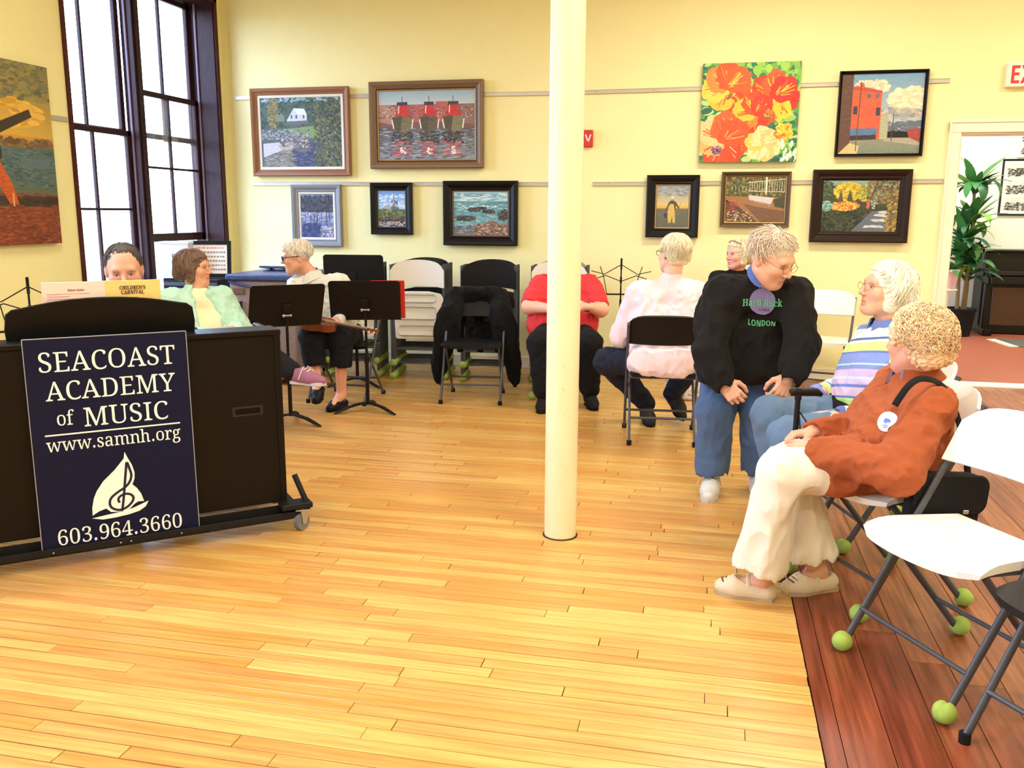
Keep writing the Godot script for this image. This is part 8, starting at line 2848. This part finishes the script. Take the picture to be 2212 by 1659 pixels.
func person_blonde() -> void:
	var at := V(0.2, 0, -7.3)
	var off := Transform3D(Basis(), -at)
	var t := begin_person("person with blonde hair seated against the wall behind the standing one", at)
	var J := {"pel": V(0.20, 0.53, -7.45), "shl": V(0.045, 0.90, -7.42), "shr": V(0.36, 0.90, -7.45), "neck": V(0.20, 0.97, -7.44), "front": V(-0.2, 0, 1)}
	var hx := Transform3D(face_basis(V(-0.80, 0.0, 0.58), 0.0) * 0.98, V(0.205, 1.108, -7.40))
	var ell := V(0.0, 0.66, -7.32)
	var wrl := V(0.14, 0.60, -7.12)
	var elr := V(0.40, 0.66, -7.36)
	var wrr := V(0.28, 0.60, -7.14)
	var h1 := moved_hand(hand_prims([0.4, 0.4, 0.4, 0.4, 0.3]), hand_xf(wrl, V(0.5, -0.1, 0.8), V(0, 1, 0), false))
	var h2 := moved_hand(hand_prims([0.4, 0.4, 0.4, 0.4, 0.3]), hand_xf(wrr, V(-0.5, -0.1, 0.8), V(0, 1, 0), true))
	var limbs := arm(J.shl, ell, wrl, [0.036, 0.034, 0.026])
	limbs.append_array(arm(J.shr, elr, wrr, [0.036, 0.034, 0.026]))
	skin_body(t, off, J, col(230, 168, 146), hx, [h1, h2], limbs)
	var blk := cloth("top_black", col(32, 29, 28), 0.9, 0.2, 14.0)
	var pr := torso(J, 0.08, 0.085, [0.115, 0.115, 0.10], 0.02)
	pr.append_array(arm(J.shl, ell, wrl, [0.066, 0.058, 0.045]))
	pr.append_array(arm(J.shr, elr, wrr, [0.066, 0.058, 0.045]))
	wear(t, off, "top", pr, blk, 0.013, 0.010, 9.0, 25)
	var dark := cloth("trousers_dark", col(34, 30, 34), 0.9, 0.2, 14.0)
	wear(t, off, "trousers", trousers(V(0.13, 0.51, -7.42), V(0.12, 0.50, -7.02), V(0.12, 0.09, -7.0), V(0.28, 0.51, -7.42), V(0.27, 0.50, -7.03), V(0.27, 0.09, -7.01), [0.09, 0.08, 0.06], false), dark, 0.02, 0.0, 9.0, 26)
	shoe(t, V(0.12, 0, -7.06), V(0.10, 0, -6.82), 0, off, "flat", V(0.12, 0.1, -7.0))
	shoe(t, V(0.27, 0, -7.07), V(0.28, 0, -6.83), 0, off, "flat", V(0.27, 0.1, -7.01))
	hairdo(t, off, hx, "bob", col(220, 200, 166), {"n": 320, "front": 1.05, "rear": 2.2, "length": 0.9, "width": 0.0042, "lift": 0.004, "sweep": 0.35}, 13, 0.005)
	eyes(t, hx, off, col(180, 150, 120))
	var b := MB.new()
	b.tube([off * hx * V(-0.06, 0.10, 0.055), off * hx * V(0.0, 0.115, 0.07), off * hx * V(0.06, 0.10, 0.055)], 0.003, 6)
	for s in [-1.0, 1.0]: b.tube([off * hx * V(s * 0.06, 0.10, 0.055), off * hx * V(s * 0.09, 0.06, -0.02)], 0.003, 6)
	part(t, "raised_glasses", b.mesh(), M("brown_glasses", col(90, 64, 44), 0.4))
	# flowered bag on the floor
	var bg := thing("flowered_bag", "pale cloth bag with a purple flower pattern on the floor", "bag", V(-0.16, 0, -6.95), 0.2)
	var im := Art.new(128, 128, 21)
	im.grad(0, 1, [226, 220, 222], [226, 220, 222], 0.02)
	for k in 40: im.blob(im.rng.randf(), im.rng.randf(), 0.05, 0.05, 22, 0.03, [[120, 96, 150], [150, 120, 170], [90, 120, 100], [90, 80, 120]])
	var m := paint_mat(im, "flowered_cloth")
	m.uv1_triplanar = true
	m.uv1_scale = Vector3(4, 4, 4)
	var g := sdf_arrays([ell3(V(0, 0.13, 0), V(0.15, 0.125, 0.08), 0.02), cap3(V(-0.1, 0.05, 0), V(0.1, 0.05, 0), 0.05, 0.05, 0.06)], 0.014, 0.012, 10.0, 4, [[V(0, -1, 0), 0.0]])
	part(bg, "sack", sdf_mesh([g]), m)
	b = MB.new()
	b.tube([V(-0.08, 0.22, 0), V(-0.05, 0.31, 0), V(0.05, 0.31, 0), V(0.08, 0.22, 0)], 0.008, 6)
	part(bg, "handle", b.mesh(), M("bag_handle", col(120, 100, 140), 0.8))

func _ready() -> void:
	setup_view()
	build_room()
	build_floor()
	build_lamps()
	build_column()
	build_chairs()
	build_stands()
	build_piano()
	build_pictures()
	build_fittings()
	build_people()
